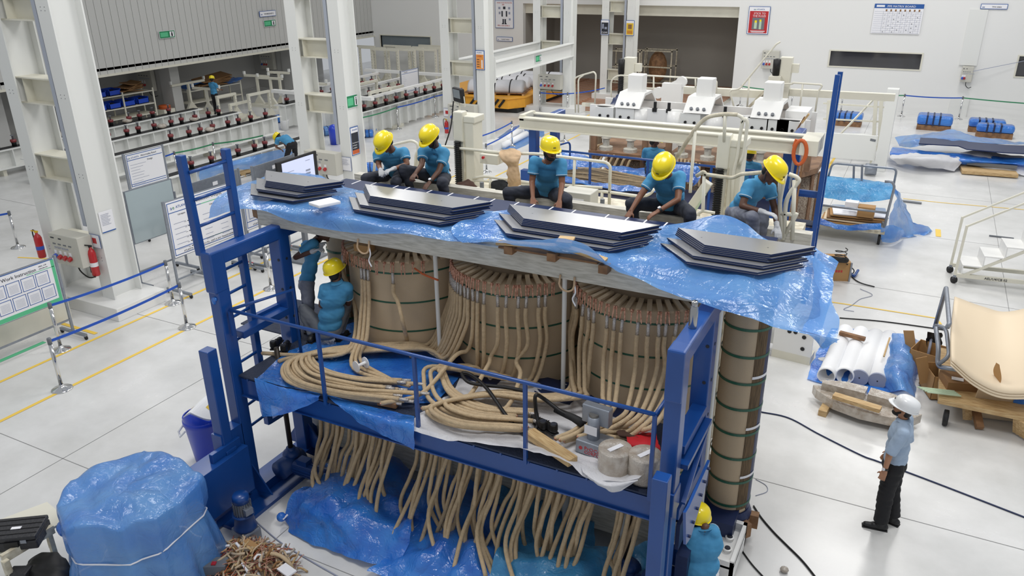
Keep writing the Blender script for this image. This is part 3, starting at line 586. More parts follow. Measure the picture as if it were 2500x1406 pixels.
# right winding
for i, a in enumerate((-80, -73, -66, -60, -53, -46, -39, -32, -26, -20, -14, -8, -2, 4, 9, 16, 23, 28, 35, 42)):
    s, c = sin(radians(a)), cos(radians(a)); S0 = V((CX[2]+(RC+.1)*s, CY-(RC+.1)*c, 2.45))
    if i in (5, 9, 13): lead(wind[2], CX[2], a, None); continue
    lay = .03+.028*(i % 4)
    if i < 9:
        L = az(1385+5*i+R_(-6, 6), 950+6*(i % 4), ZD+lay+.1); v = i/8; A = az(1330-10*v, 965+12*v, ZD+lay+.06); T1 = az(1225-40*v, 955+10*v, ZD+lay+.04); T2 = az(1115-70*v, 975+20*v, ZD+lay); B = az(1170-60*v, 1000+38*v, ZD+lay); E = az(1270+R_(-20, 45), 1010+42*v, ZD+lay)
        lead(wind[2], CX[2], a, [S0, S0.lerp(L, .5)+V((.02, -.03, -.15)), L, A, T1, T2, B, E], deckend=2)
    else:
        j = i-9; L = az(1455+13*j, 985+6*j, ZD+.25); E = az(1385+15*j+R_(-15, 15), 1040+5*(j % 5)+j, ZD+lay); E2 = az(1345+11*j, 1068+5*(j % 4)-j*2, ZD+lay)
        lead(wind[2], CX[2], a, [S0, S0.lerp(L, .55)+V((.03, -.06, -.05)), L, E, E2], deckend=2)
# lower ends hanging under the deck
cl = [(0, 780, 838, 8, 1030), (0, 845, 960, 15, 1050), (1, 1010, 1100, 10, 1095), (1, 1110, 1175, 7, 1120), (1, 1180, 1225, 8, 1140), (2, 1248, 1322, 8, 1165), (2, 1328, 1375, 7, 1185), (2, 1392, 1445, 7, 1205), (2, 1500, 1560, 6, 1245)]
for w_, x0, x1, n, py in cl:
    for i in range(n):
        px = x0+(x1-x0)*(i+.5)/n+R_(-5, 5); p0 = ay(px+4, py+20, 6.5-.05*(i % 3)); dz = R_(.05, .3); ye = R_(5.75, 6.35); bow = R_(-.12, .02); kick = R_(-.08, .34)
        p1 = V((p0.x+bow*.6, p0.y-.1, p0.z*.72+dz*.28)); p2 = V((p0.x+bow, (ye+p0.y-.1)/2, p0.z*.36+dz*.64)); p3 = V((p0.x+bow+kick, ye, dz))
        o = MB().tube(cr([V((p0.x+.03, p0.y+.03, max(1.5, p0.z+.3))), p0, p1, p2, p3], 6), .0255, 8).build('lead', 'cable', wind[w_], True)
# outer core limbs
for cx, lab, vis in ((-1.277, 'slim kraft-wrapped outer core limb at the right end, with banded brown board edges', 1), (-6.745, 'slim kraft-wrapped outer core limb at the left end beside the standing worker', 0)):
    t = thing('core_limb', lab, 'transformer core limb', (0, 0, 0)); R = .246
    MB().lathe([(R*.98, .44), (R, .46), (R, 3.4), (.1, 3.42)], (cx, CY, 0), 48).build('wrapped_cylinder', 'kraft', t, True)
    arc(cx, CY, R, radians(36), radians(68), .5, 3.4, .008, 20).build('board_edges', 'kraft_edge', t); arc(cx, CY, R, radians(68), radians(104), .46, 3.4, .008, 12).build('blue_edges', 'core_edge', t)
    z = .56
    while z < 3.3: arc(cx, CY, R+.008, -pi, pi, z-.015, z+.015, .005, 48).build('strap', 'strap', t); z += .325
    if vis:
        for z in (.95, 1.6, 2.25): arc(cx, CY, R+.012, radians(34), radians(90), z, z+.03, .004, 12).build('paper_band', 'paper', t)
        MB().lathe([(.23, .28), (.28, .29), (.29, .36), (.26, .44)], (cx, CY, 0), 36).build('dark_collar', 'core_edge', t)
        b = MB(); b.lathe([(.24, .1), (.31, .12), (.31, .24), (.29, .26), (.29, .3), (.24, .32)], (cx, CY, 0), 36)
        for a in (20, 55, 95): b.box((cx+.33*sin(radians(a)), CY-.33*cos(radians(a)), .26), (.1, .1, .18), radians(a))
        b.build('wooden_ring', 'wood_dark', t)
# yokes, clamps
t = thing('core_yoke', 'dark blue laminated top yoke with white tape marks that the seated men are stacking', 'transformer core', (0, 0, 0))
b = MB()
for k in range(5): b.bb((-6.98+.03*k, 7.78+.01*k, 3.44+.056*k), (-1.0-.03*k, 8.3, 3.49+.056*k))
b.build('laminations', 'core_edge', t)
for i in range(19):
    x = -6.6+i*.29+R_(-.09, .09); MB().bb((x, 8.1, 3.713), (x+.018, 8.3, 3.7165)).build('tape_mark', 'paper', t)
t = thing('clamp_beam', 'long off-white clamp beam running along the front above the windings', 'beam', (0, 0, 0))
MB().bb((-7.2, 6.93, 3.41), (-1.15, 7.06, 3.64)).build('web', 'beam_paint', t, bevel=.006)
MB().bb((-7.2, 6.98, 3.64), (-1.15, 7.5, 3.66)).build('top_flange', 'beam_paint', t)
for x in (-5.55, -2.95):
    P = [V((x+.085*cos(a), 6.90, 3.38+.085*sin(a))) for a in [pi*(.95+k*.9/8+.1) for k in range(9)]]
    MB().tube([V((x-.08, 6.92, 3.46))]+P+[V((x+.08, 6.92, 3.46))], .011, 7).build('rope_loop', 'cloth_tan', t, True)
    MB().tube(cr([V((x+.08, 6.91, 3.4)), V((x+.1, 6.9, 3.3)), V((x+.07, 6.9, 3.22)), V((x+.11, 6.89, 3.15))], 5), .009, 6).build('rope_end', 'paper', t, True)
tag(MB().bb((-7.2, 8.9, 3.3), (-.85, 9.03, 3.6)).build('clamp_beam', 'beam_paint'), 'far-side off-white clamp beam hidden behind the seated men', 'beam')
t = thing('bottom_frame', 'white bottom clamp frame under the windings, with a bolted bracket at the right end', 'frame', (0, 0, 0))
MB().bb((-6.9, 7.5, .05), (-1.1, 8.5, .5)).build('bottom_yoke', 'core_edge', t)
for y in (7.2, 8.75): MB().bb((-7.1, y, .12), (-1.6, y+.06, .52)).build('clamp_plate', 'beam_paint', t)
for x in (-6.0, -4.85, -3.2, -2.1):
    b = MB(); b.bb((x-.22, 6.75, .1), (x+.22, 7.2, .14)); b.bb((x-.2, 7.1, .14), (x-.16, 7.2, .5)); b.bb((x+.16, 7.1, .14), (x+.2, 7.2, .5)); b.build('foot_bracket', 'offwhite', t)
b = MB().use('offwhite'); b.bb((-1.62, 7.0, .5), (-.86, 7.72, .53)); b.bb((-1.62, 7.66, .3), (-.86, 7.72, .62)); b.bb((-.9, 7.0, .3), (-.86, 7.72, .62)); b.bb((-1.62, 7.0, .3), (-.86, 7.04, .6)); b.bb((-1.3, 7.0, .53), (-1.27, 7.7, .62))
b.use('ink')
for x, y in ((-1.18, 7.5), (-1.16, 7.28)): b.cyl((x, y, .53), (x, y, .534), .022)
for x, y in ((-1.0, 7.45), (-.98, 7.25), (-1.08, 7.12)): b.cyl((x, y, .53), (x, y, .585), .03)
b.use('offwhite')
for x, y in ((-1.0, 7.45), (-.98, 7.25), (-1.08, 7.12)): b.lathe([(.045, .53), (.05, .57), (.033, .575), (.033, .53)], (x, y, 0), 20)
b.build('end_bracket', None, t).location = (-.12, .04, -.22)
for x, y in ((-4.80, 7.28), (-3.135, 7.28), (-1.50, 7.3), (-1.5, 7.62)):
    tag(MB().cyl((x, y, .45), (x, y, 3.45), .026).build('tie_rod', 'white'), {-480: 'white vertical tie rod between the left and middle windings', -313: 'white vertical tie rod between the middle and right windings'}.get(int(x*100), 'white vertical tie rod %s right of the right winding' % ('just' if y < 7.5 else 'further back to the')), 'rod', 'white tie rods')
# ================================================================ blue lifting platform in front
t = thing('lifting_platform', 'blue steel lifting platform with railing and ladder in front of the windings', 'work platform', (0, 0, 0)); LP = t
def colm(x0, x1, y0, y1, z1, nm='column'): return MB().bb((x0, y0, 0), (x1, y1, z1)).build(nm, 'blue', t, bevel=.012)
for x0, x1 in ((-7.0, -6.84), (-1.55, -1.40)):
    c = colm(x0, x1, 5.82, 6.0, 3.44); 
    b = MB(); b.bb((x0-.004, 5.79, 2.95), (x1+.004, 6.0, 3.454)); b.build('top_sleeve', 'blue', c, bevel=.02)
    c = colm(x0-.03, x1+.0, 6.88, 7.06, 3.3); b = MB().use('ink')
    for z in (3.0, 2.6, 2.2): MB().cyl((x1-.05, 6.879, z), (x1-.05, 6.875, z), .018).build('bolt_hole', 'ink', c); MB().cyl((x1+.0005, 6.97, z), (x1+.004, 6.97, z), .018).build('bolt_hole', 'ink', c)
    MB().bb((x0, 5.8, 3.27), (x1, 7.5 if x0 < -5 else 7.35, 3.45)).build('top_beam', 'blue', t, bevel=.02)
    yy = 5.62; zb = .85 if x0 < -5 else 0
    MB().bb((x0+.02, 5.52, zb), (x1+.01, 5.66, 2.33)).build('guide_post', 'blue', t, bevel=.008)
    b = MB(); b.bb((x0-.25, 5.3, .0), (x1+.25, 7.4, .05)); b.bb((x0-.02, 5.2, .05), (x1+.02, 7.5, .17)); b.build('base_beam', 'blue', t)
    for yy, s in ((5.9, 1), (6.97, -1)):
        for sx in (-1, 1): MB().prism([(0, 0), (.28, 0), (0, .38)], -.01, .01, Matrix.Translation(V(((x0 if sx < 0 else x1), yy, .17))) @ Matrix(((sx, 0, 0, 0), (0, 0, 1, 0), (0, 1, 0, 0), (0, 0, 0, 1)))).build('gusset', 'blue', t)
        MB().prism([(0, 0), (.26, 0), (0, .36)], -.01, .01, Matrix.Translation(V(((x0+x1)/2, yy-.1*s, .17))) @ Matrix(((0, 0, 1, 0), (-s, 0, 0, 0), (0, 1, 0, 0), (0, 0, 0, 1)))).build('gusset', 'blue', t)
    xs_ = x0+.3 if x0 < -5 else x0-.45; x0_ = x0; x0 = xs_-.3
    MB().cyl((x0+.3, 6.45, .45), (x0+.3, 6.45, 2.0), .033).build('lifting_screw', 'grease', t, True)
    MB().bb((x0_, 6.1, 1.5), (x1, 6.9, 1.62)).build('carriage', 'blue', t, bevel=.006); MB().bb((x0_, 6.1, 2.25), (x1, 6.9, 2.34)).build('carriage', 'blue', t, bevel=.006)
    g = MB().cyl((x0+.3, 6.2, .3), (x0+.3, 6.6, .3), .13, n=24).ell((x0+.3, 6.45, .42), (.12, .12, .08)).cyl((x0+.3, 6.45, .4), (x0+.3, 6.45, .52), .06).build('gearbox', 'blue_motor', t, True)
    m = MB(); m.cyl((x0+.42, 6.38, .3), (x0+.78, 6.38, .3), .095, n=24); m.cyl((x0+.78, 6.38, .3), (x0+.95, 6.38, .3), .112, n=24); m.ell((x0+.95, 6.38, .3), (.03, .112, .112), 20, 8)
    for k in range(14): a = 2*pi*k/14; m.box((x0+.6, 6.38+.1*cos(a), .3+.1*sin(a)), (.3, .008, .022), M=Matrix.Rotation(a, 3, 'X'))
    m.bb((x0+.5, 6.32, .38), (x0+.66, 6.44, .46)); m.build('motor', 'blue_motor', t)
# left front box, bracket
b = MB(); b.bb((-7.02, 4.98, .3), (-6.72, 5.78, .95)); b.bb((-6.95, 5.5, .95), (-6.78, 5.66, 1.0)); b.bb((-6.86, 5.3, .95), (-6.8, 5.75, 1.07)); b.build('drive_box', 'blue', t, bevel=.006)
MB().bb((-7.0, 5.5, .82), (-6.84, 5.84, 1.2)).build('bracket', 'blue', t)
# deck
D = MB(); D.bb((-6.82, 5.9, 1.835), (-1.58, 7.13, 1.855)); D.bb((-7.9, 7.02, 1.83), (-6.52, 8.0, 1.85)); deck = D.build('deck_plate', 'chequer', t)
b = MB(); b.bb((-6.82, 5.93, 1.56), (-1.58, 5.95, 1.79)); b.bb((-6.82, 5.9, 1.56), (-1.58, 5.99, 1.575)); b.bb((-6.82, 5.93, 1.79), (-1.58, 6.02, 1.8))
for i in range(17): b.bb((-6.7+i*.315, 5.905, 1.8), (-6.68+i*.315, 5.95, 1.836))
b.build('front_beam', 'blue', t)
MB().bb((-6.82, 6.9, 1.6), (-1.58, 7.0, 1.83)).build('rear_beam', 'blue_dark', t)
for i, x in enumerate((-4.3, -3.35, -2.4)):
    MB().bb((x-.4, 7.0, 1.87), (x+.42, 7.45, 1.885)).build('sliding_plate', 'blue_dark', t)
# railing
rz = 2.73; b = MB(); b.tube([(-6.79, 5.9, rz), (-1.64, 5.9, rz)], .021, 10); b.build('top_rail', 'blue', t, True)
b = MB(); b.tube([(-6.79, 5.9, rz), (-6.5, 6.66, rz+.02), (-6.5, 6.66, 1.86)], .02, 10); b.build('top_rail', 'blue', t, True)
b = MB(); b.tube([(-1.64, 5.9, rz), (-1.62, 6.75, rz), (-1.62, 6.75, 1.86)], .02, 10); b.build('top_rail', 'blue', t, True)
for x in (-5.479, -4.215, -2.936, -1.646): MB().bar((x, 5.9, 1.8), (x, 5.9, rz), .036, .036).build('rail_post', 'blue', t)
MB().bar((-6.79, 5.9, 2.4), (-6.79, 5.9, rz), .03).build('rail_post', 'blue', t)
# ladder
l1 = MB().bar((-7.02, 5.83, 3.4), (-7.07, 5.83, 4.55), .095, .075).build('ladder_upright', 'blue', t, bevel=.008); p2 = ax(550, 363, -7.05)
MB().bar((-7.03, p2.y, .8), p2, .085, .085).build('ladder_upright', 'blue', t, bevel=.008)
for i in range(12):
    z = .95+i*.31; z2 = min(z, 4.43); MB().cyl((-7.0, 5.85, z2), (-7.03, p2.y, z2), .019, n=10).build('ladder_rung', 'blue', t, True)
MB().bar((-7.03, p2.y, .82), (-7.0, 6.95, .82), .06, .06).build('brace', 'blue', t); MB().bar((-7.03, p2.y, 2.35), (-7.0, 6.95, 2.35), .06, .06).build('brace', 'blue', t)
# right side: folded plate and lugs
P = [ax(a, c, -1.2) for a, c in ((1727, 1122), (1716, 1188), (1680, 1310), (1668, 1328), (1667, 1250), (1676, 1235))]
b = MB(); n = len(P); b.add([p for p in P]+[p+V((.025, 0, 0)) for p in P], [tuple(range(n-1, -1, -1)), tuple(range(n, 2*n))]+[(i, (i+1) % n, n+(i+1) % n, n+i) for i in range(n)]); pl = b.build('folded_plate', 'blue', t)
for k in range(6): q = P[0].lerp(P[3], .1+.16*k); MB().cyl(q+V((.02, .0, 0)), q+V((.045, 0, 0)), .014).build('bolt', 'blue_dark', pl)
b = MB(); b.bb((-1.42, 6.2, .6), (-1.3, 6.7, 1.0)); b.bb((-1.42, 6.1, 1.15), (-1.38, 6.5, 1.45)); b.build('side_frame', 'blue_dark', t)
MB().lathe([(.09, 0), (.1, .03), (.1, .1), (.09, .12)], (-1.44, 6.5, 1.32), 20, 'X').build('cable_drum', 'blue', t)
b = MB(); b.bb((-1.5, 6.02, 2.15), (-1.34, 6.9, 2.2)); b.bar((-1.36, 6.05, 1.75), (-1.36, 6.8, 2.15), .04, .04); b.build('side_bracket', 'blue', t)
MB().bb((-1.56, 5.8, 1.75), (-1.39, 6.02, 2.0)).build('collar', 'blue', t, bevel=.008)
tag(MB().ell((-6.93, 5.82, 2.85), (.035, .02, .05), 10, 8).ell((-6.9, 5.815, 2.88), (.03, .02, .03), 8, 6).build('rag', 'film_deep', None, True), 'small crumpled blue rag tied on the left column of the platform', 'rag')
# ================================================================ films, plates and people on the top
ZT = 3.72
def YP(pts, y): return [ay(a, c, y) for a, c in pts]
F1 = [[V((-8.0, 8.1, 3.72)), V((-7.5, 8.15, 3.76)), V((-6.9, 8.0, 3.77)), V((-6.2, 7.8, 3.75)), V((-5.4, 7.72, 3.745)), V((-4.6, 7.72, 3.745)), V((-4.1, 7.7, 3.75)), V((-3.85, 7.68, 3.77))],
      [V((-8.0, 7.7, 3.7)), V((-7.4, 7.75, 3.74)), V((-6.9, 7.6, 3.74)), V((-6.2, 7.4, 3.74)), V((-5.4, 7.4, 3.74)), V((-4.6, 7.4, 3.74)), V((-4.1, 7.4, 3.745)), V((-3.88, 7.4, 3.76))],
      [V((-8.05, 7.25, 3.66)), V((-7.4, 7.2, 3.71)), V((-6.9, 7.1, 3.72)), V((-6.2, 7.02, 3.72)), V((-5.4, 7.02, 3.72)), V((-4.7, 7.02, 3.72)), V((-4.2, 7.02, 3.73)), V((-3.9, 7.0, 3.72))],
      [V((-8.05, 7.0, 3.55)), V((-7.4, 6.93, 3.66)), V((-6.9, 6.9, 3.68)), V((-6.2, 6.88, 3.68)), V((-5.4, 6.88, 3.69)), V((-4.7, 6.88, 3.69)), V((-4.2, 6.88, 3.69)), V((-3.95, 6.88, 3.68))],
      [V((-7.95, 6.82, 3.42))]+YP([(592, 509), (645, 514), (720, 543), (850, 567), (985, 571), (1085, 585), (1135, 590)], 6.84)]
tag(sheet(F1, 8, 8, .028, 2.2, 1, .012).build('plastic_film', 'film', None, True), 'translucent blue film under the two left stacks of core plates, draped over the clamp beam', 'plastic film', group='blue film over the top')
F2 = [[V((-4.05, 7.72, 3.8)), V((-3.4, 7.72, 3.75)), V((-2.7, 7.75, 3.75)), V((-2.1, 8.0, 3.85)), V((-1.6, 8.15, 3.93)), V((-1.1, 7.9, 3.8)), V((-.72, 7.85, 3.74)), V((-.5, 7.8, 3.62))],
      [V((-4.3, 7.45, 3.78)), V((-3.4, 7.4, 3.745)), V((-2.7, 7.42, 3.745)), V((-2.15, 7.5, 3.76)), V((-1.6, 7.6, 3.76)), V((-1.1, 7.5, 3.745)), V((-.72, 7.5, 3.72)), V((-.45, 7.4, 3.55))],
      [V((-4.4, 7.1, 3.76)), V((-3.4, 7.05, 3.73)), V((-2.7, 7.05, 3.73)), V((-2.2, 7.05, 3.73)), V((-1.6, 7.1, 3.73)), V((-1.1, 7.1, 3.72)), V((-.72, 7.1, 3.68)), V((-.45, 7.0, 3.45))],
      [V((-4.3, 6.9, 3.72)), V((-3.4, 6.84, 3.72)), V((-2.75, 6.84, 3.73)), V((-2.2, 6.84, 3.62)), V((-1.6, 6.8, 3.6)), V((-1.1, 6.78, 3.58)), V((-.72, 6.76, 3.5)), V((-.42, 6.7, 3.3))],
      YP([(1128, 590), (1250, 590), (1395, 583), (1470, 632), (1610, 705), (1740, 748), (1900, 795), (2035, 825)], 6.66)]
F2[4][-1] = ay(2045, 835, 6.5); F2[4][-2] = ay(1930, 803, 6.6)
tag(sheet(F2, 8, 8, .035, 2.2, 2, .015).build('plastic_film', 'film', None, True), 'larger translucent blue film under the two right plate stacks, hanging low at the right', 'plastic film', group='blue film over the top')
tag(sheet([[ay(1990, 610, 7.7), ay(2045, 640, 7.6)], [ay(1985, 700, 7.3), ay(2030, 720, 7.2)], [ay(1975, 770, 6.9), ay(2050, 775, 6.9)], [ay(1960, 808, 6.7), ay(2045, 838, 6.7)]], 6, 5, .05, 3, 5, .03).build('plastic_film', 'film_thin', None, True), 'crumpled thin blue film corner hanging at the far right end of the top', 'plastic film')
# step-cut core plates in four stacks
SN = ('leftmost', 'second', 'third', 'rightmost')
for si, (x0, x1) in enumerate(((-7.66, -6.3), (-6.03, -4.22), (-4.0, -2.22), (-2.04, -.69))):
    k = 0
    for lv, (n, dx, dy, z0, ex) in enumerate(((1 if si == 0 else 2, -.09, -.17, 3.745, .02), (2, -.05, -.09, 3.785, .0), (5, 0, 0, 3.825, 0))):
        for j in range(n):
            a0, a1 = x0+dx+.012*j*(-1 if lv < 2 else .4), x1+dx*-.3-.035*(2-lv)+.015*(j % 3)*(-1)**j; y1 = 7.6+dy+.004*j; y0 = y1-.40; c = .38
            if si == 0: a1 -= .05
            z = z0+j*.0165; poly = [(a0, y1), (a0+c, y0), (a1-c*.75, y0), (a1, y1)]
            if si == 3: poly = [(a0, y1), (a0+c, y0), (a1-c*.9, y0), (a1, y1)]
            b = MB().use('core_edge'); b.prism(poly, z, z+.0135); b.use('core_top'); cc = [(p[0]*.998+sum(q[0] for q in poly)/4*.002, p[1]) for p in poly]
            b.prism(cc, z+.0135, z+.015)
            b.use('ink')
            for fx in (.22, .7): b.cyl((a0+(a1-a0)*fx, (y0+y1)/2-.02*(fx > .5), z+.015), (a0+(a1-a0)*fx, (y0+y1)/2-.02*(fx > .5), z+.0153), .008, n=8)
            o = b.build('core_plate'); k += 1
            if lv == 2 and j == 4: tag(o, 'grey step-cut steel core plate on top of the %s stack' % SN[si], 'steel plate', 'core plates of the %s stack' % SN[si])
            else: tag(o, 'grey steel core plate, %s of the %s step of the %s stack' % ((('bottom', 'second from bottom', 'middle', 'fourth', 'top')[j] if n == 5 else ('bottom', 'top')[j]), ('lowest', 'middle', 'upper')[lv], SN[si]), 'steel plate', 'core plates of the %s stack' % SN[si])
o = MB().prism([(-6.31, 6.9), (-6.1, 6.84), (-5.98, 7.1), (-6.2, 7.18)], 3.79, 3.83, Matrix.Translation((0, 0, 0))).build('foam_sheet', 'foam', bevel=.01); tag(o, 'small white foam sheet lying at the front of the leftmost plate stack', 'foam')
o = MB().bar(ay(622, 522, 6.95), V((-7.1, 7.5, 3.55)), .11, .1).build('timber', 'wood_dark'); tag(o, 'brown timber end sticking out under the left corner of the film', 'timber')
t = thing('pallet', 'pale wooden pallet poking out under the blue film above the middle of the clamp beam', 'pallet', (0, 0, 0))
a, c, e = ay(1215, 592, 6.85), ay(1380, 602, 6.85), ay(1480, 636, 6.85)
MB().bar(a, c, .03, .09, (0, 1, 0)).build('side_board', 'wood', t); MB().bar(c-V((.02, 0, 0)), e, .03, .09, (0, 1, 0)).build('side_board', 'wood', t)
for q in (a.lerp(c, .18), c+V((-.14, 0, -.06)), e+V((-.02, 0, -.02))): MB().box(q+V((0, .02, -.07)), (.1, .12, .09)).build('block', 'wood_dark', t, bevel=.008)
MB().bb((a.x, 6.86, c.z-.14), (e.x-.1, 7.0, c.z-.12)).build('bottom_board', 'wood_dark', t); MB().box(c+V((-.02, .05, .05)), (.16, .2, .02), .2).build('top_board', 'wood', t)
# seated men
def seat(lab, hp, nk, hd, sL, sR, eL, eR, hL, hR, kL, kR, face, **k):
    J = dict(hip=hp, neck=nk, head=hd, shL=sL, shR=sR, elL=eL, elR=eR, haL=hL, haR=hR, knL=kL, knR=kR); up = k.pop('up', (0, 0, 1))
    J['anL'] = k.pop('aL', V(kL)+V((.03, .12, -.38))); J['anR'] = k.pop('aR', V(kR)+V((-.03, .12, -.38)))
    return person(lab, J, face=face, up=up, **k)
A = ay
seat('leftmost seated worker in yellow helmet on top, looking down at his gloved hands', A(967, 424, 9.05), A(957, 369, 8.72), A(941, 350, 8.55), A(922, 378, 8.7), A(986, 371, 8.8), A(925, 404, 8.62), A(994, 401, 8.72), A(930, 417, 8.4), A(958, 413, 8.4), A(893, 436, 8.5), A(966, 446, 8.4), (-.28, -.62, -.75), up=(-.1, -.72, .62), gloves=True, seed=1, curl=(.9, .9))
seat('seated worker in yellow helmet holding a hammer, second from left on top', A(1070, 432, 9.05), A(1062, 358, 8.75), A(1052, 336, 8.6), A(1033, 370, 8.7), A(1086, 374, 8.8), A(1030, 402, 8.55), A(1071, 418, 8.6), A(1014, 424, 8.35), A(1048, 446, 8.4), A(985, 414, 8.55), A(1080, 446, 8.5), (-.32, -.7, -.62), up=(-.15, -.62, .72), skin='skin_dark', beard=True, seed=2, curl=(1.3, .7), watch='R')
seat('long haired bearded worker in yellow helmet, middle of the seated row, looking sideways', A(1335, 470, 9.05), A(1340, 397, 8.75), A(1343, 367, 8.66), A(1305, 395, 8.72), A(1371, 401, 8.74), A(1299, 444, 8.66), A(1372, 449, 8.68), A(1301, 484, 8.45), A(1366, 491, 8.45), A(1240, 470, 8.6), A(1383, 486, 8.55), (.72, -.68, -.12), beard=True, long_hair=True, seed=3, curl=(.8, .5))
seat('worker with wristwatch, blue polo shirt and yellow helmet, fourth from left, head bent down', A(1640, 502, 9.05), A(1630, 430, 8.75), A(1622, 408, 8.55), A(1596, 433, 8.7), A(1660, 432, 8.76), A(1563, 478, 8.55), A(1655, 487, 8.55), A(1541, 514, 8.38), A(1606, 516, 8.38), A(1542, 497, 8.6), A(1685, 522, 8.5), (-.22, -.66, -.72), up=(-.05, -.72, .62), beard=True, seed=4, curl=(.6, .5), watch='R')
seat('rightmost seated worker on top, in profile, with white gloves and light grey jeans', A(1800, 520, 9.0), A(1856, 441, 8.75), A(1884, 421, 8.66), A(1829, 452, 8.62), A(1878, 458, 8.95), A(1812, 502, 8.5), A(1890, 505, 8.9), A(1866, 518, 8.45), A(1897, 554, 8.7), A(1838, 530, 8.45), A(1862, 534, 8.85), (.68, -.42, -.58), up=(.55, -.05, .8), skin='skin_dark', bottom='jeans_light', gloves=True, seed=5, curl=(.7, .9))
# hammer
t = thing('hammer', 'white handled hammer in the hand of the second seated worker', 'hammer', (0, 0, 0)); p = A(1014, 424, 9.05)
MB().cyl(p+V((.05, 0, 0)), p+V((-.16, -.02, .01)), .012).build('handle', 'paper', t, True); MB().cyl(p+V((-.165, -.02, .05)), p+V((-.15, -.03, -.07)), .022).build('head', 'red', t, True)
o = MB().bar(A(983, 448, 8.4), A(990, 470, 8.4), .05, .02).build('chisel', 'dull_steel'); tag(o, 'flat steel chisel standing between the two left workers', 'tool')
# the two men on the left of the deck
J = dict(hip=A(748, 692, 7.35), neck=A(770, 588, 7.35), head=A(790, 566, 7.32), shL=A(748, 600, 7.5), shR=A(764, 597, 7.2), elL=A(770, 634, 7.5), elR=A(722, 628, 7.12), haL=A(784, 600, 7.3), haR=A(768, 612, 7.1), knL=V((-6.85, 7.3, 2.33)), knR=V((-6.75, 7.15, 2.33)), anL=V((-6.95, 7.35, 1.95)), anR=V((-6.8, 7.2, 1.95)))
person('standing worker with head hidden behind the clamp beam, at the left winding', J, bottom='jeans_light', gloves=True, face=(.8, .1, -.2), seed=6, fat=1.0, hatm=None, skin='skin_dark', curl=(1.0, 1.0))
J = dict(hip=V((-6.35, 7.05, 2.06)), neck=A(822, 690, 7.02), head=A(818, 664, 7.05), shL=A(793, 705, 7.0), shR=A(848, 702, 7.08), elL=A(785, 745, 6.98), elR=A(850, 740, 7.25), haL=A(790, 712, 7.25), haR=A(838, 700, 7.35), knL=A(742, 755, 7.05), knR=V((-6.2, 7.3, 2.4)), anL=V((-6.6, 7.0, 1.96)), anR=V((-6.3, 7.2, 1.96)))
person('squatting worker in blue shirt seen from behind at the left end of the deck', J, face=(-.1, .95, .15), up=(-.15, -.2, .95), skin='skin_dark', bottom='grey_dark', seed=7, fat=1.08, curl=(.8, .8))
# worker at the bottom right, seated with his back to us
J = dict(hip=V((-1.2, 6.35, .52)), neck=A(1722, 1288, 6.5), head=A(1706, 1268, 6.62), shL=A(1692, 1305, 6.45), shR=A(1742, 1302, 6.5), elL=A(1688, 1348, 6.6), elR=A(1738, 1290, 6.78), haL=A(1690, 1335, 6.75), haR=A(1718, 1278, 6.85), knL=V((-1.45, 6.75, .55)), knR=V((-1.15, 6.75, .55)), anL=V((-1.45, 6.85, .1)), anR=V((-1.15, 6.85, .1)))
person('worker at the bottom right seen from behind, partly hidden by the blue column', J, face=(-.2, .95, -.1), skin='skin_dark', bottom='paper', seed=8, fat=1.15, shoes=False)
tag(MB().bb((-1.5, 6.15, 0), (-1.0, 6.6, .4)).build('wooden_box', 'wood', bevel=.01), 'wooden box the bottom right worker sits on', 'box')
# man in white helmet
J = dict(hip=A(2185, 1128, 9.05), neck=A(2205, 1025, 9.05), head=A(2207, 998, 9.05), shL=V((0, 0, 0)), shR=V((0, 0, 0)), elL=V((0, 0, 0)), elR=V((0, 0, 0)), haL=V((0, 0, 0)), haR=V((0, 0, 0)), knL=V((0, 0, 0)), knR=V((0, 0, 0)), anL=az(2150, 1276, .09), anR=az(2180, 1262, .09))
h = J['hip']; n_ = J['neck']
J['shL'] = n_+V((.02, -.19, -.07)); J['shR'] = n_+V((.04, .19, -.07)); J['elL'] = A(2172, 1108, h.y-.24); J['elR'] = V((h.x+.1, h.y+.25, h.z+.18)); J['haL'] = A(2160, 1150, h.y-.26); J['haR'] = V((h.x-.05, h.y+.24, h.z-.02))
J['knL'] = J['anL'].lerp(h+V((0, -.09, 0)), .52)+V((-.02, 0, 0)); J['knR'] = J['anR'].lerp(h+V((0, .09, 0)), .52)+V((-.02, 0, 0)); J['toL'] = V((-.95, -.1, 0)); J['toR'] = V((-.9, .3, 0)); J['hdL'] = V((-.15, 0, -1))
person('bearded man in white helmet, light blue shirt and black trousers, looking up', J, top='office_shirt', bottom='trousers', skin='skin_pale', beard=True, face=(-.93, .05, .28), up=(.28, 0, .95), hatm='helmet_white', seed=9, fat=1.08, leg=1.2, sleeve=.98, watch='L', curl=(.5, .5), palms=((0.1, 1, 0), (0, -1, 0)))
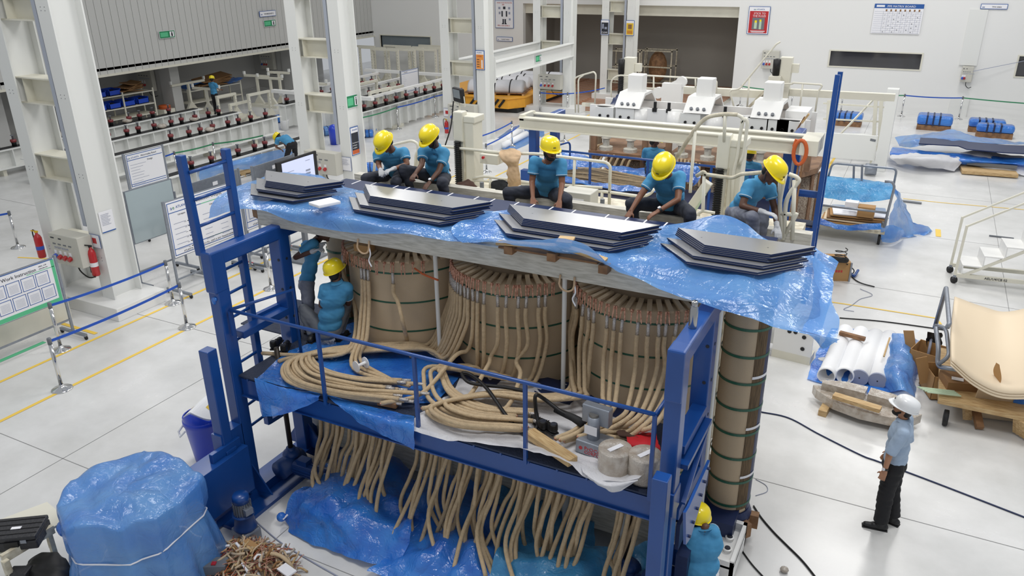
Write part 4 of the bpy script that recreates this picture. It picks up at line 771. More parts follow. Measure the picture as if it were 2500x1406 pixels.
# ---------------------------------------------------------------- things on the deck
def onz(pts, z): return [az(a, c, z) for a, c in pts]
Z2 = 1.872
tag(sheet([onz([(700, 858), (760, 835), (850, 790), (900, 787), (985, 800), (1055, 850), (1120, 865)], Z2), onz([(670, 885), (760, 870), (850, 850), (920, 850), (990, 862), (1060, 890), (1135, 890)], Z2), onz([(640, 912), (740, 905), (850, 905), (920, 905), (990, 915), (1055, 930), (1110, 935)], Z2),
           onz([(625, 925), (720, 948), (800, 955), (860, 962), (920, 975), (1000, 985), (1060, 985)], Z2)], 6, 6, .012, 3, 11, .01).build('plastic_film', 'film_deep', None, True), 'blue film laid on the deck under the left coil of leads', 'plastic film')
tag(sheet([[az(622, 922, 1.87), az(690, 945, 1.87), az(782, 958, 1.87)], [ay(628, 960, 5.86), ay(700, 968, 5.84), ay(780, 965, 5.84)], [ay(640, 1018, 5.84), ay(705, 1008, 5.78), ay(778, 978, 5.84)]], 8, 8, .025, 5, 12, .012).build('plastic_film', 'film_deep', None, True), 'small blue film flap bulging over the left front edge of the deck', 'plastic film')
tag(sheet([[az(792, 962, 1.87), az(880, 985, 1.87), az(950, 1003, 1.87), az(1012, 1018, 1.87)], [ay(830, 995, 5.86), ay(890, 1010, 5.84), ay(950, 1030, 5.84), ay(1010, 1040, 5.86)], [ay(880, 1035, 5.86), ay(930, 1060, 5.84), ay(970, 1080, 5.84), ay(1010, 1098, 5.86)]], 8, 8, .02, 4, 13, .01).build('plastic_film', 'film_deep', None, True), 'wide blue film flap hanging over the front beam at the second railing post', 'plastic film')
tag(sheet([onz([(1130, 900), (1200, 880), (1270, 900), (1380, 940), (1470, 965), (1590, 1000)], Z2), onz([(1100, 960), (1200, 950), (1300, 970), (1390, 1000), (1480, 1030), (1600, 1060)], Z2+.01), onz([(1012, 1020), (1130, 1040), (1270, 1060), (1400, 1090), (1500, 1110), (1600, 1130)], Z2),
           [ay(1008, 1052, 5.86), ay(1120, 1080, 5.84), ay(1255, 1090, 5.84), ay(1390, 1128, 5.84), ay(1440, 1170, 5.84), ay(1560, 1170, 5.86)]], 9, 9, .03, 4, 14, .012).build('plastic_sack', 'bag_white', None, True), 'crumpled white sack sheeting laid over the right half of the deck', 'plastic sheet')
tag(sheet([onz([(1420, 1120), (1500, 1140), (1560, 1160)], Z2+.02), [ay(1422, 1150, 5.84), ay(1480, 1180, 5.82), ay(1555, 1172, 5.84)], [ay(1440, 1172, 5.83), ay(1500, 1203, 5.82), ay(1545, 1178, 5.84)]], 8, 8, .02, 5, 15, .01).build('plastic_sack', 'bag_white', None, True), 'white printed sack corner hanging over the front beam below the rolls', 'plastic sheet')
for o in list(bpy.data.objects):
    if o.name.startswith(('plastic_film', 'plastic_sack')) and o.type == 'MESH':
        for v in o.data.vertices:
            if v.co.z < 2.2 and v.co.z > 1.7 and v.co.y > 5.87: v.co.z = max(v.co.z, 1.866)
def roll(px, py, h, r, lab):
    p = az(px, py, Z2); t = thing('paper_roll', lab, 'roll', p, group='shrink-wrapped rolls')
    MB().lathe([(r*.99, .0), (r, .02), (r*1.0, h*.5), (r*.985, h*.52), (r, h*.97), (r*.97, h), (.03, h*.995), (.03, h*.9)], n=40).build('roll', 'shrink', t, True); MB().box((.0, .0, h+.003), (.05, .17, .004), -.5).build('paper_label', 'paper', t)
roll(1500, 1148, .26, .165, 'left shrink-wrapped brown roll standing on the white sheeting'); roll(1572, 1165, .27, .16, 'right shrink-wrapped brown roll behind the end railing post')
p = az(1344, 1108, Z2); o = MB().box((0, 0, 0), (.66, .13, .08)).build('timber', 'wood', bevel=.01); o.location = p+V((0, 0, .085)); o.rotation_euler = (0, 0, -.42); tag(o, 'pale squared timber lying on the sheeting left of the hydraulic pump', 'timber')
p = az(948, 990, Z2); o = MB().box((0, 0, 0), (.24, .09, .065)).build('wood_block', 'wood_dark', bevel=.008); o.location = p+V((0, 0, .035)); o.rotation_euler = (0, 0, .12); tag(o, 'small brown wood block at the front edge of the left coil', 'block')
p = az(885, 890, Z2+.16); t = thing('plastic_spool', 'empty white plastic spool lying on the left coil of leads', 'spool', p, .4)
MB().cyl((-.06, -.05, 0), (.02, .05, 0), .02).build('core', 'foam', t); MB().cyl((-.066, -.057, 0), (-.06, -.05, 0), .07, n=28).build('flange', 'foam', t); MB().cyl((.02, .05, 0), (.026, .057, 0), .07, n=28).build('flange', 'foam', t)
# pump
p = az(1452, 1100, Z2); t = thing('hydraulic_pump', 'grey electric hydraulic pump with a black hose, standing between leads and rolls', 'pump', p, -.1)
MB().bb((-.16, -.12, 0), (.16, .12, .15)).build('tank', 'galv', t, bevel=.012); MB().cyl((-.02, 0, .15), (-.02, 0, .4), .065, n=24).build('motor', 'galv', t, True); MB().bb((-.16, .0, .3), (.14, .1, .5)).build('control_head', 'galv', t, bevel=.012)
MB().cyl((-.02, 0, .4), (-.02, 0, .43), .05).build('motor_cap', 'dull_steel', t); text('PrOCC', 'lettering', 'red', t, planeM((-.06, -.121, .06), (1, 0, 0), (0, 0, 1)), .06); text('CORPO', 'lettering', 'red', t, planeM((-.06, -.121, .02), (1, 0, 0), (0, 0, 1)), .05); MB().cyl((-.1, -.12, .07), (-.1, -.123, .07), .02).build('mark', 'red', t)
MB().bb((-.09, -.07, .22), (.05, -.068, .32)).build('rating_plate', 'paper', t)
hp = [az(1405, 1020, 2.05), az(1370, 1005, 2.1), az(1330, 975, 2.2), az(1308, 965, 2.3), az(1308, 1000, 2.1), az(1312, 1040, 1.95), az(1280, 1058, 1.9), az(1240, 1020, 1.98), az(1190, 950, 2.1), az(1150, 915, 2.12), az(1128, 912, 2.12), az(1150, 935, 2.1), az(1230, 945, 2.1), az(1285, 955, 2.1)]
tag(MB().tube(cr(hp, 8), .021, 8).build('hydraulic_hose', 'black', None, True), 'thick black hydraulic hose looping over the coiled leads', 'hose')
tag(MB().tube([az(1355, 1000, 2.08), az(1400, 1020, 2.06), az(1425, 1035, 2.05)], [.03, .04, .05], 14).build('hose_coupling', 'rubber', None, True), 'black hose coupling at the left side of the pump', 'coupling')
tag(MB().tube(cr([az(1462, 1030, 1.96), az(1490, 1035, 1.95), az(1515, 1050, 1.93), az(1490, 1058, 1.92), az(1478, 1075, 1.92)], 6), .02, 8).build('power_cable', 'black', None, True), 'short black cable curling behind the pump', 'cable')
def shoe_pair(px, py, z, rz, m='shoe', s=1.0, lab='', grp=''):
    for k, dx in enumerate((-.09, .05)):
        p = az(px+dx*160, py+dx*60, z); t = thing('work_shoe', ('%s, ' % ('left', 'right')[k])+lab, 'shoe', p, rz+.15*k, grp)
        b = MB(); b.cap((0, -.1, .055), (0, .02, .045), .045, .043); b.cap((0, .02, .045), (0, .13, .035), .043, .036); b.cyl((0, -.1, .05), (0, -.1, .12), .047, .043); fuse(b, 'upper', m, t, .01, 2); MB().box((0, .01, .01), (.09, .29, .02)).build('sole', 'rubber', t, bevel=.006)
        MB().cyl((0, -.1, .121), (0, -.1, .124), .034).build('opening', 'ink', t); MB().tube([(-.03, 0, .085), (.03, .02, .088), (-.03, .04, .08), (.03, .06, .075)], .004, 5).build('laces', 'rubber', t)
shoe_pair(1330, 1045, Z2+.05, .9, 'black', lab='black work shoe of the pair beside the hose on the deck', grp='black shoes on the deck')
shoe_pair(690, 850, Z2, .4, 'black', lab='black work shoe of the pair at the left end of the deck', grp='black shoes at the left end')
tag(sheet([onz([(1535, 1062), (1570, 1055), (1600, 1055)], 2.0), onz([(1530, 1080), (1570, 1080), (1608, 1085)], 2.12), onz([(1560, 1110), (1590, 1115), (1612, 1120)], 2.0)], 6, 6, .03, 6, 20, .02).build('jacket', 'red_cloth', None, True), 'red jacket bundled behind the two rolls', 'jacket')
tag(sheet([onz([(1500, 1040), (1530, 1050), (1560, 1060)], 1.95), onz([(1508, 1060), (1540, 1062), (1575, 1078)], 2.06), onz([(1520, 1075), (1550, 1085), (1580, 1092)], 1.96)], 6, 6, .03, 6, 21, .02).build('cloth', 'cloth_brown', None, True), 'dark brown cloth next to the red jacket', 'cloth')
p = ay(1698, 772, 6.35); t = thing('steel_bottle', 'steel water bottle standing on the right top beam of the platform', 'bottle', (-1.475, 6.3, 3.45))
MB().lathe([(.036, 0), (.038, .005), (.038, .19), (.03, .205), (.027, .215)], n=28).build('bottle_body', 'steel', t, True); MB().lathe([(.029, .212), (.03, .216), (.03, .25), (.027, .256)], n=28).build('cap', 'steel', t, True)
o = MB().box((0, 0, 0), (.22, .14, .09)).build('carton', 'card'); o.location = (-5.85, 7.3, 3.2); tag(o, 'small brown carton on top of the left winding', 'box')
o = MB().tube(cr([ay(1012, 655, 7.15), ay(1035, 670, 7.1), ay(1070, 684, 7.1)], 6), .012, 6).build('lead_wire', 'hook_orange', None, True); tag(o, 'thin reddish wire hanging at the gap right of the left winding', 'wire')
# ---------------------------------------------------------------- films on the floor below
def fl(rows, amp, seed, m, lab, fs=2.5):
    o = sheet([[az(a, c, z) for a, c, z in r] for r in rows], 9, 9, amp, fs, seed, .03).build('plastic_film', m, None, True)
    for v in o.data.vertices: v.co.z = max(v.co.z, .012)
    return tag(o, lab, 'plastic film', group='blue films on the floor under the deck')
fl([[(790, 1130, .35), (880, 1110, .4), (960, 1115, .45), (1010, 1190, .2)], [(730, 1190, .35), (840, 1200, .55), (930, 1210, .45), (1010, 1240, .4)], [(690, 1255, .12), (800, 1265, .42), (900, 1290, .3), (1000, 1300, .4)], [(700, 1300, .02), (790, 1340, .05), (880, 1370, .08), (980, 1380, .1)]], .12, 31, 'film_deep', 'shiny blue film knotted at its left corner, spread on the floor under the left winding')
t = thing('film_knot', 'tied knob of blue film at the left corner of the floor film', 'plastic film', az(687, 1262, .12)); MB().ell((0, 0, 0), (.06, .06, .06), 12, 8).build('knot', 'film_deep', t, True); MB().tube([(.05, -.03, 0), (.06, .05, .02)], .012, 6).build('tie', 'paper', t)
fl([[(1000, 1170, .3), (1070, 1150, .35), (1150, 1180, .3), (1240, 1200, .2)], [(980, 1250, .25), (1060, 1260, .35), (1150, 1270, .3), (1240, 1280, .25)], [(950, 1330, .2), (1040, 1340, .35), (1130, 1350, .3), (1220, 1360, .3)], [(900, 1402, .05), (1010, 1410, .15), (1100, 1420, .15), (1200, 1430, .15)]], .13, 32, 'film_deep', 'deep blue film heap on the floor under the middle winding')
fl([[(1220, 1190, .3), (1330, 1215, .3), (1440, 1250, .2)], [(1210, 1260, .3), (1330, 1280, .3), (1450, 1300, .2)], [(1220, 1330, .3), (1330, 1340, .3), (1450, 1350, .2)]], .1, 33, 'tarp_cyan', 'greenish blue film lying back under the right winding')
fl([[(1240, 1310, .35), (1340, 1305, .4), (1450, 1325, .4), (1530, 1340, .35), (1590, 1320, .3)], [(1215, 1360, .35), (1320, 1365, .45), (1440, 1375, .42), (1530, 1390, .35), (1590, 1370, .25)], [(1180, 1420, .25), (1300, 1440, .35), (1440, 1450, .35), (1540, 1450, .25), (1600, 1430, .1)]], .13, 34, 'tarp_cyan', 'crumpled cyan tarpaulin on the floor at the bottom beside the right blue column')
t = thing('wrapped_carton', 'carton sheet wrapped in clear film leaning behind the left gearbox', 'carton', (0, 0, 0))
b = MB(); P = [ay(712, 1098, 6.75), ay(780, 1125, 6.75), ay(772, 1165, 6.7), ay(722, 1140, 6.7)]; b.add(P+[p+V((0, .05, 0)) for p in P], [(0, 1, 2, 3), (7, 6, 5, 4), (0, 1, 5, 4), (1, 2, 6, 5), (2, 3, 7, 6), (3, 0, 4, 7)]); b.build('panel', 'shrink', t)
# ================================================================ behind: scissor lift with railings, second platform and transformer
t = thing('work_lift', 'cream mast climbing lift behind the seated men, with tubular railings and two masts', 'work lift', (0, 0, 0)); WL = t
MB().bb((-7.0, 9.1, 3.1), (-1.1, 10.6, 3.2)).build('platform_floor', 'cream_dirty', t)
MB().bb((-7.0, 8.55, 3.2), (-1.1, 9.15, 3.32)).build('front_step', 'cream_dirty', t)
def rail(pts, r=.022, m='cream', nm='rail', par=None): return MB().tube(cr(pts, 5) if len(pts) > 2 else pts, r, 9).build(nm, m, par or t, True)
def bend(pts, rad=.12):                                   # polyline with rounded corners
    pts = [V(p) for p in pts]; out = [pts[0]]
    for a, b_, c in zip(pts, pts[1:], pts[2:]):
        u = (a-b_); w_ = (c-b_); r1 = min(rad, u.length*.45, w_.length*.45); u.normalize(); w_.normalize(); p, q = b_+u*r1, b_+w_*r1
        for k in range(5): s = k/4; out.append(p*(1-s)**2+b_*2*s*(1-s)+q*s*s)
    out.append(pts[-1]); return out
def tub(pts, r=.022, m='cream', nm='rail', par=None, rad=.12): return MB().tube(bend(pts, rad), r, 9).build(nm, m, par or t, True)
Y1 = 9.9
def q(px, py, y=Y1): return ay(px, py, y)
tub([q(912, 430), q(916, 382), q(940, 358), q(1005, 343), q(1020, 350), q(1022, 420)]); tub([q(1013, 430), q(1015, 372), q(1035, 357), q(1090, 358), q(1150, 365), q(1225, 373)])
tub([q(1265, 375), q(1310, 375), q(1480, 396), q(1490, 405), q(1487, 510)]); tub([q(1225, 373), q(1265, 375)])
MB().tube([q(1403, 390), q(1399, 480)], .022, 9).build('rail_post', 'cream', t, True)
tub([q(1155, 436), q(1180, 430), q(1300, 447)]); tub([q(1158, 440), q(1200, 443), q(1300, 452)], .018); tub([q(1375, 462), q(1480, 468), q(1565, 480), q(1585, 475), q(1597, 462)]); tub([q(1375, 452), q(1470, 458)], .02)
MB().tube([q(1197, 437), q(1197, 460)], .022, 9).build('rail_post', 'cream', t, True); MB().tube([q(1470, 468), q(1468, 505)], .022, 9).build('rail_post', 'cream', t, True)
tub([q(1640, 402), q(1700, 310), q(1725, 285), q(1770, 278), q(1800, 280)], .026, 'cream_dirty'); tub([q(1800, 280), q(1815, 288), q(1808, 320), q(1800, 385), q(1790, 420), q(1785, 520)], .022)
tub([q(1697, 320), q(1687, 440), q(1685, 470)]); tub([q(1770, 278), q(1768, 345)], .022); tub([q(1810, 300), q(1820, 288), q(1825, 300), q(1815, 380), q(1805, 400)], .022)
tub([q(1700, 430, 9.4), q(1718, 418, 9.4), q(1725, 428, 9.4), q(1717, 425, 9.4), q(1790, 435, 9.4), q(1808, 425, 9.4), q(1870, 420, 9.4)], .024, 'cream_dirty'); tub([q(1719, 430, 9.4), q(1716, 515, 9.4), q(1705, 520, 9.4), q(1705, 530, 9.4)])
tub([q(1715, 515, 9.4), q(1745, 520, 9.4)], .02)
for pts in ([(1905, 430), (1903, 500), (1912, 585)], [(1918, 425), (1905, 480), (1898, 560)], [(1926, 425), (1945, 432), (1952, 440), (1918, 485), (1914, 580)], [(1945, 520), (1942, 528), (1918, 570)], [(1940, 440), (1934, 585)], [(1906, 522), (1940, 524)]):
    tub([ay(a, c, 8.9) for a, c in pts], .024)
def mast(px, lab, y=9.95):
    c = ay(px, 345, y); x = c.x; b = MB(); b.bb((x+.03, y-.02, 0), (x+.3, y+.26, 4.3)); b.build('mast', 'cream', t, bevel=.01)
    MB().bb((x-.02, y-.06, 3.98), (x+.14, y+.1, 4.42)).build('mast_head', 'cream', t, bevel=.02); MB().bb((x+.02, y-.03, 4.26), (x+.33, y+.28, 4.36)).build('mast_cap', 'cream', t, bevel=.015)
    prof = []; z = 2.7
    while z < 3.98: prof += [(.035, z), (.058, z+.014), (.035, z+.028)]; z += .03
    MB().lathe(prof, (x+.04, y-.05, 0), 14).build('screw_bellows', 'black', t, True); MB().bb((x+.13, y-.04, 2.2), (x+.15, y-.02, 4.0)).build('rack', 'cream_dirty', t)
mast(1115, ''); mast(1758, '')
b = MB().bb((-5.6, 9.8, 3.72), (-5.3, 10.0, 3.86)); b.build('control_box', 'cream', t, bevel=.01)
MB().cyl((-5.52, 9.78, 3.82), (-5.52, 9.75, 3.82), .02).build('stop_button', 'red', t)
p = q(1415, 492, 9.4); MB().box(p, (.42, .3, .32)).build('switch_box', 'panel_grey', t, bevel=.01); MB().box(p+V((.03, -.153, .05)), (.18, .006, .06)).build('box_label', 'paper', t)
MB().cyl(p+V((0, -.15, -.12)), p+V((0, -.2, -.14)), .035).build('socket', 'socket_red', t); MB().cyl(p+V((-.1, -.15, -.11)), p+V((-.1, -.2, -.13)), .03).build('socket', 'socket_blue', t)
for px, py in ((1470, 515), (1177, 472)): c = q(px, py, 9.2); MB().box(c, (.3, .25, .1)).build('bolt_block', 'cream', t, bevel=.01); MB().cyl(c+V((0, 0, .05)), c+V((0, 0, .16)), .03, n=8).build('bolt', 'grey_dark', t)
P = [q(1705, 470, 9.7), q(1720, 478, 9.7), q(1690, 520, 9.7), q(1675, 530, 9.7)]
MB().bar(q(1730, 445, 9.9), q(1665, 540, 9.9), .12, .12).build('scissor_arm', 'cream', t, bevel=.01); MB().bar(q(1722, 475, 9.8), q(1688, 530, 9.8), .05, .02).build('green_strap', 'sleeve_green', t)
# garments on the rails
tag(sheet([[q(1220, 366, 9.87), q(1245, 362, 9.87), q(1270, 368, 9.87)], [q(1220, 384, 9.78), q(1246, 390, 9.72), q(1272, 380, 9.78)], [q(1236, 402, 9.78), q(1252, 408, 9.74), q(1266, 400, 9.78)], [q(1238, 430, 9.8), q(1254, 432, 9.76), q(1270, 428, 9.8)], [q(1240, 457, 9.85), q(1256, 458, 9.82), q(1272, 452, 9.85)]], 9, 9, .022, 9, 41, .01).build('sweater', 'cloth_tan', None, True), 'tan sweater hung over the cream railing in the middle', 'clothing')
tag(sheet([[q(1200, 442, 9.87), q(1222, 438, 9.87), q(1240, 444, 9.87)], [q(1198, 465, 9.8), q(1220, 470, 9.78), q(1240, 470, 9.8)], [q(1208, 485, 9.8), q(1222, 490, 9.78), q(1236, 488, 9.8)]], 8, 8, .03, 8, 42, .01).build('jacket', 'cloth_black', None, True), 'black jacket hung on the lower rail beside the tan sweater', 'clothing')
tag(sheet([[q(1118, 446, 9.5), q(1140, 436, 9.5), q(1165, 452, 9.5)], [q(1112, 462, 9.4), q(1138, 458, 9.35), q(1168, 464, 9.4)], [q(1120, 475, 9.35), q(1145, 474, 9.3), q(1160, 472, 9.35)]], 8, 8, .03, 8, 43, .01).build('jacket', 'cloth_brown', None, True), 'dark brown jacket folded on the lift right of the second worker', 'clothing')
# floodlight on its stand
p = ay(1120, 232, 10.6); t = thing('floodlight', 'black rectangular floodlight on a thin stand behind the second worker', 'lamp', (p.x, p.y, 0)); Mf = Matrix.Rotation(-.55, 3, 'Z') @ Matrix.Rotation(.1, 3, 'X')
c = V((0, 0, p.z)); MB().box(c, (.3, .07, .22), M=Mf).build('housing', 'rubber', t, bevel=.02); MB().box(c+Mf @ V((0, -.036, .025)), (.22, .006, .13), M=Mf).build('lens', 'glass_grey', t)
MB().tube([c+V((0, 0, -.12)), c+V((0, .02, -.3)), V((0, .03, 3.2))], .012, 8).build('stand', 'cream', t); MB().tube([c+Mf @ V((-.17, 0, 0)), c+Mf @ V((-.17, 0, -.15)), c+Mf @ V((.17, 0, -.15)), c+Mf @ V((.17, 0, 0))], .01, 6).build('bracket', 'cream', t)
MB().tube(cr([c+V((-.1, 0, -.1)), c+V((-.14, -.05, -.5)), c+V((-.25, -.1, -.9)), c+V((-.15, -.1, -1.2))], 6), .012, 6).build('power_cable', 'black', t, True)
# second blue platform
t = thing('lifting_platform', 'second blue lifting platform, farther back in front of the other transformer', 'work platform', (0, 0, 0))
for x0, x1 in ((-7.45, -7.28), (-2.15, -1.98)):
    MB().bb((x0, 15.2, 0), (x1, 15.4, 3.22)).build('column', 'blue', t, bevel=.01); MB().bb((x0, 16.3, 0), (x1, 16.5, 3.1)).build('column', 'blue', t, bevel=.01); MB().bb((x0, 15.18, 3.05), (x1, 16.8, 3.24)).build('top_beam', 'blue', t, bevel=.02)
    MB().bb((x0-.1, 15.0, 0), (x1+.1, 15.16, 2.2)).build('guide_post', 'blue', t)
MB().bb((-7.2, 15.3, 1.7), (-2.2, 16.6, 1.74)).build('deck_plate', 'blue_dark', t); MB().bb((-7.2, 15.28, 1.42), (-2.2, 15.32, 1.68)).build('front_beam', 'blue', t)
zr = 2.64
MB().tube([(-7.1, 15.3, zr), (-2.2, 15.3, zr)], .024, 8).build('top_rail', 'blue', t, True)
tub([V((-7.1, 15.3, zr-.35)), V((-7.1, 15.3, zr)), V((-6.9, 16.2, zr)), V((-6.9, 16.2, 1.7))], .022, 'blue', 'top_rail', t)
for px in (1441, 1582, 1738, 1835): v = ay(px, 400, 15.3); MB().bar((v.x, 15.3, 1.7), (v.x, 15.3, zr), .045).build('rail_post', 'blue', t)
for yy in (15.2, 15.62): MB().bar((-1.42, yy, .05), (-1.40, yy, 4.52), .085, .07).build('ladder_upright', 'blue', t)
for i in range(14): z = .4+.3*i; MB().cyl((-1.41, 15.2, z), (-1.41, 15.62, z), .018).build('ladder_rung', 'blue', t)
for yy, z in ((15.25, 2.35), (15.25, 1.62), (15.6, 2.2)): MB().bar((-2.0, yy, z), (-1.42, yy, z), .07).build('brace', 'blue', t)
MB().bb((-2.0, 15.3, 1.66), (-1.44, 15.62, 1.7)).build('side_step', 'chequer', t)
# gantry beam on it
t = thing('gantry_beam', 'long cream double channel beam crossing above the second platform', 'beam', (0, 0, 0)); YG = 15.0
a, c = ay(1268, 288, YG), ay(1998, 366, YG); z0 = a.z
for y, dz in ((YG, 0), (YG+.55, 0)):
    MB().bb((a.x, y, z0-.2), (c.x, y+.03, z0+.0)).build('web', 'cream', t); MB().bb((a.x, y-.06, z0), (c.x, y+.12, z0+.025)).build('flange', 'cream', t); MB().bb((a.x, y-.06, z0-.22), (c.x, y+.12, z0-.195)).build('flange', 'cream', t)
MB().bb((a.x, YG, z0-.05), (a.x+.1, YG+.58, z0+.07)).build('end_plate', 'cream', t); MB().bb((c.x-.32, YG-.1, z0-.22), (c.x, YG+.7, z0+.06)).build('end_plate', 'cream', t, bevel=.01)
tag(MB().tube([ay(1945, 340, 14.92), ay(1938, 358, 14.92)], .03, 6).build('orange_strap', 'hook_orange', None), 'short orange strap tied on the cream gantry beam', 'strap')
# crane hook
t = thing('chain_hoist', 'rusty orange chain hoist wheel hanging at the right column of the second platform', 'hoist', (0, 0, 0)); p = ay(1953, 372, 14.9)
MB().tube([p+V((.11*cos(k), 0, .22*sin(k))) for k in [2*pi*i/20 for i in range(20)]], .035, 8, closed=True).build('wheel', 'hook_orange', t, True)
for dx in (-.08, .0, .07): MB().tube([p+V((dx, 0, -.2)), p+V((dx-.03, .02, -1.4))], .018, 6).build('chain', 'galv' if dx < 0 else 'wood_dark', t)
# second transformer
YT = 17.3
t = thing('second_transformer', 'second transformer behind with white top clamps, brown pressboard blocks and brown windings', 'transformer', (0, 0, 0))
XT = lambda px, py=270: ay(px, py, YT).x
zt_, zb_ = ay(1448, 255, YT).z, ay(1448, 300, YT).z-.1
xl, xr = XT(1440), XT(1975, 320)
for y in (YT, YT+1.0): MB().bb((xl, y, zb_), (xr, y+.06, zt_)).build('top_clamp', 'offwhite', t)
x = xl+.1; i = 0
while x < xr-.3:
    MB().cyl((x+.25, YT+.1, zb_), (x+.25, YT+.1, zt_-.02), .22, n=18).build('clamp_rib', 'offwhite', t, True); x += .85; i += 1
for px in (1480, 1530, 1690, 1855, 1930, 1905):
    x = XT(px); b = MB()
    for zz in (.12, .32): b.cyl((x-.1, YT-.13, zb_+zz), (x-.1, YT-.16, zb_+zz), .03); b.cyl((x+.1, YT-.13, zb_+zz), (x+.1, YT-.16, zb_+zz), .03)
    MB().bb((x-.22, YT-.13, zb_), (x+.22, YT, zt_-.02)).build('bolt_plate', 'white', t); b.build('bolt_row', 'black', t)
for px in (1535, 1705, 1872):
    x = XT(px); b = MB(); b.prism([(YT-.15, zt_), (YT+.2, zt_+.3), (YT+.75, zt_+.3), (YT+1.1, zt_), (YT+1.05, zt_), (YT+.72, zt_+.24), (YT+.24, zt_+.24), (YT-.1, zt_)], x-.3, x+.3, Matrix(((0, 0, 1, 0), (1, 0, 0, 0), (0, 1, 0, 0), (0, 0, 0, 1)))); b.build('saddle', 'offwhite', t)
    MB().bb((x-.16, YT+.3, zt_+.28), (x+.2, YT+.62, zt_+.68)).build('block', 'offwhite', t, bevel=.02); b = MB()
    for dx in (-.14, 0, .14): b.cyl((x+dx, YT-.06, zt_+.05), (x+dx, YT-.1, zt_+.1), .035)
    b.build('bolt_row', 'grey_dark', t)
for px in (1598, 1770, 1632): x = XT(px); MB().bb((x-.05, YT-.02, zt_-.06), (x+.05, YT+.06, zt_+.02)).cyl((x, YT+.02, zt_), (x, YT+.02, zt_+.16), .035).build('stud', 'black', t)
MB().bb((xr-.55, YT+.25, zt_-.1), (xr-.1, YT+.95, zt_+.12)).build('end_block', 'offwhite', t)
cs = [XT(1550, 400)+.05, XT(1690, 420)+.0, XT(1850, 430)+.0]
cs = [-5.95, -4.15, -2.42]
for k, cx in enumerate(cs):
    cy = YT+.75
    MB().lathe([(.64, .5), (.66, .55), (.66, zb_-.75), (.5, zb_-.72)], (cx, cy, 0), 40).build('winding', 'pcb', t, True)
    for a in range(0, 360, 30): s, c_ = sin(radians(a)), cos(radians(a)); MB().bar((cx+.68*s, cy-.68*c_, .55), (cx+.68*s, cy-.68*c_, zb_-.7), .09, .03, (s, -c_, 0)).build('pressboard_slat', 'pressboard', t)
    b = MB(); b.prism([(cx-.85, cy-.98), (cx+.45, cy-.98), (cx+.68, cy-.5), (cx+.68, cy+.6), (cx-.85, cy+.6)], zb_-.62, zb_-.5); b.build('pressboard_block', 'pressboard', t)
    for dx in (-.75, .5): MB().bb((cx+dx-.06, cy-.95, zb_-.5), (cx+dx+.06, cy-.83, zb_-.1)).build('post', 'pressboard', t)
    for dx in (-.5, .1): MB().lathe([(.16, zb_-.5), (.16, zb_-.42), (.08, zb_-.4), (.08, zb_-.25), (.12, zb_-.22), (.0, zb_-.18)], (cx+dx, cy-.75, 0), 16).build('jack', 'beam_paint', t)
for cx in (-7.0,): MB().cyl((cx, YT+.75, .4), (cx, YT+.75, zb_), .16, n=20).build('core_limb', 'kraft_dark', t, True)
MB().bb((-7.1, YT+.3, .05), (-1.9, YT+1.2, .5)).build('bottom_yoke', 'core_edge', t)
for i in range(9):
    a = -1.0+.17*i; cx, cy = cs[0], YT+.75; r0 = .8; top = V((cx+r0*sin(a), cy-r0*cos(a), 2.3-.02*i)); m = ay(1440+i*12, 400+i*2, 16.2); MB().tube(cr([top, top+V((-.1, -.2, .0)), top+V((-.2, -.4, -.25)), ay(1395+i*8, 425+3*i, 16.0)], 6), .03, 7).build('lead', 'cable', t, True)
for i in range(13): j = R_(-3, 3); MB().tube(cr([ay(1378+4*(i % 4), 412+2.4*i+j, 16.0), ay(1450+R_(-9, 9), 414+3.1*i+j, 15.9), ay(1520+R_(-9, 9), 424+3.1*i-j, 15.8), ay(1590+R_(-25, 60), 436+2.6*i, 15.75)], 6), .028, 7).build('lead', 'cable', t, True)
for i in range(7): top = ay(1655+i*9, 385+2*i, 17.1); MB().tube(cr([top, top+V((.02, -.1, -.2)), top+V((.06, -.15, -.5))], 5), .03, 7).build('lead', 'cable', t, True)
# film on the second deck
tag(sheet([[ay(1368, 370, 16.4), ay(1405, 368, 16.5), ay(1460, 395, 16.5), ay(1530, 410, 16.4), ay(1600, 410, 16.3)], [ay(1375, 392, 16.1), ay(1420, 395, 16.1), ay(1480, 405, 16.1), ay(1550, 415, 16.1), ay(1620, 430, 16.0)], [ay(1380, 415, 15.9), ay(1440, 410, 15.9), ay(1500, 415, 15.9), ay(1560, 430, 15.9), ay(1640, 445, 15.8)]], 8, 8, .06, 3, 51, .04).build('plastic_film', 'film_deep', None, True), 'bright blue film bundled behind the leads on the second platform', 'plastic film')
tag(sheet([[ay(1378, 428, 15.7), ay(1430, 440, 15.6), ay(1500, 450, 15.5), ay(1600, 460, 15.5)], [ay(1378, 440, 15.3), ay(1430, 446, 15.3), ay(1500, 462, 15.3), ay(1600, 470, 15.3)], [ay(1380, 444, 15.25), ay(1440, 452, 15.25), ay(1540, 468, 15.25), ay(1620, 462, 15.25)]], 8, 8, .04, 3, 52, .03).build('plastic_film', 'film_deep', None, True), 'blue film along the front edge of the second platform deck', 'plastic film')
tag(sheet([[ay(1640, 400, 16.3), ay(1690, 395, 16.3), ay(1710, 420, 16.2)], [ay(1645, 425, 16.0), ay(1690, 420, 16.0), ay(1712, 435, 16.0)], [ay(1660, 440, 15.8), ay(1690, 445, 15.8), ay(1690, 455, 15.8)]], 8, 8, .05, 3, 53, .03).build('plastic_film', 'film_deep', None, True), 'blue film heap on the second platform right of the fourth seated man', 'plastic film')
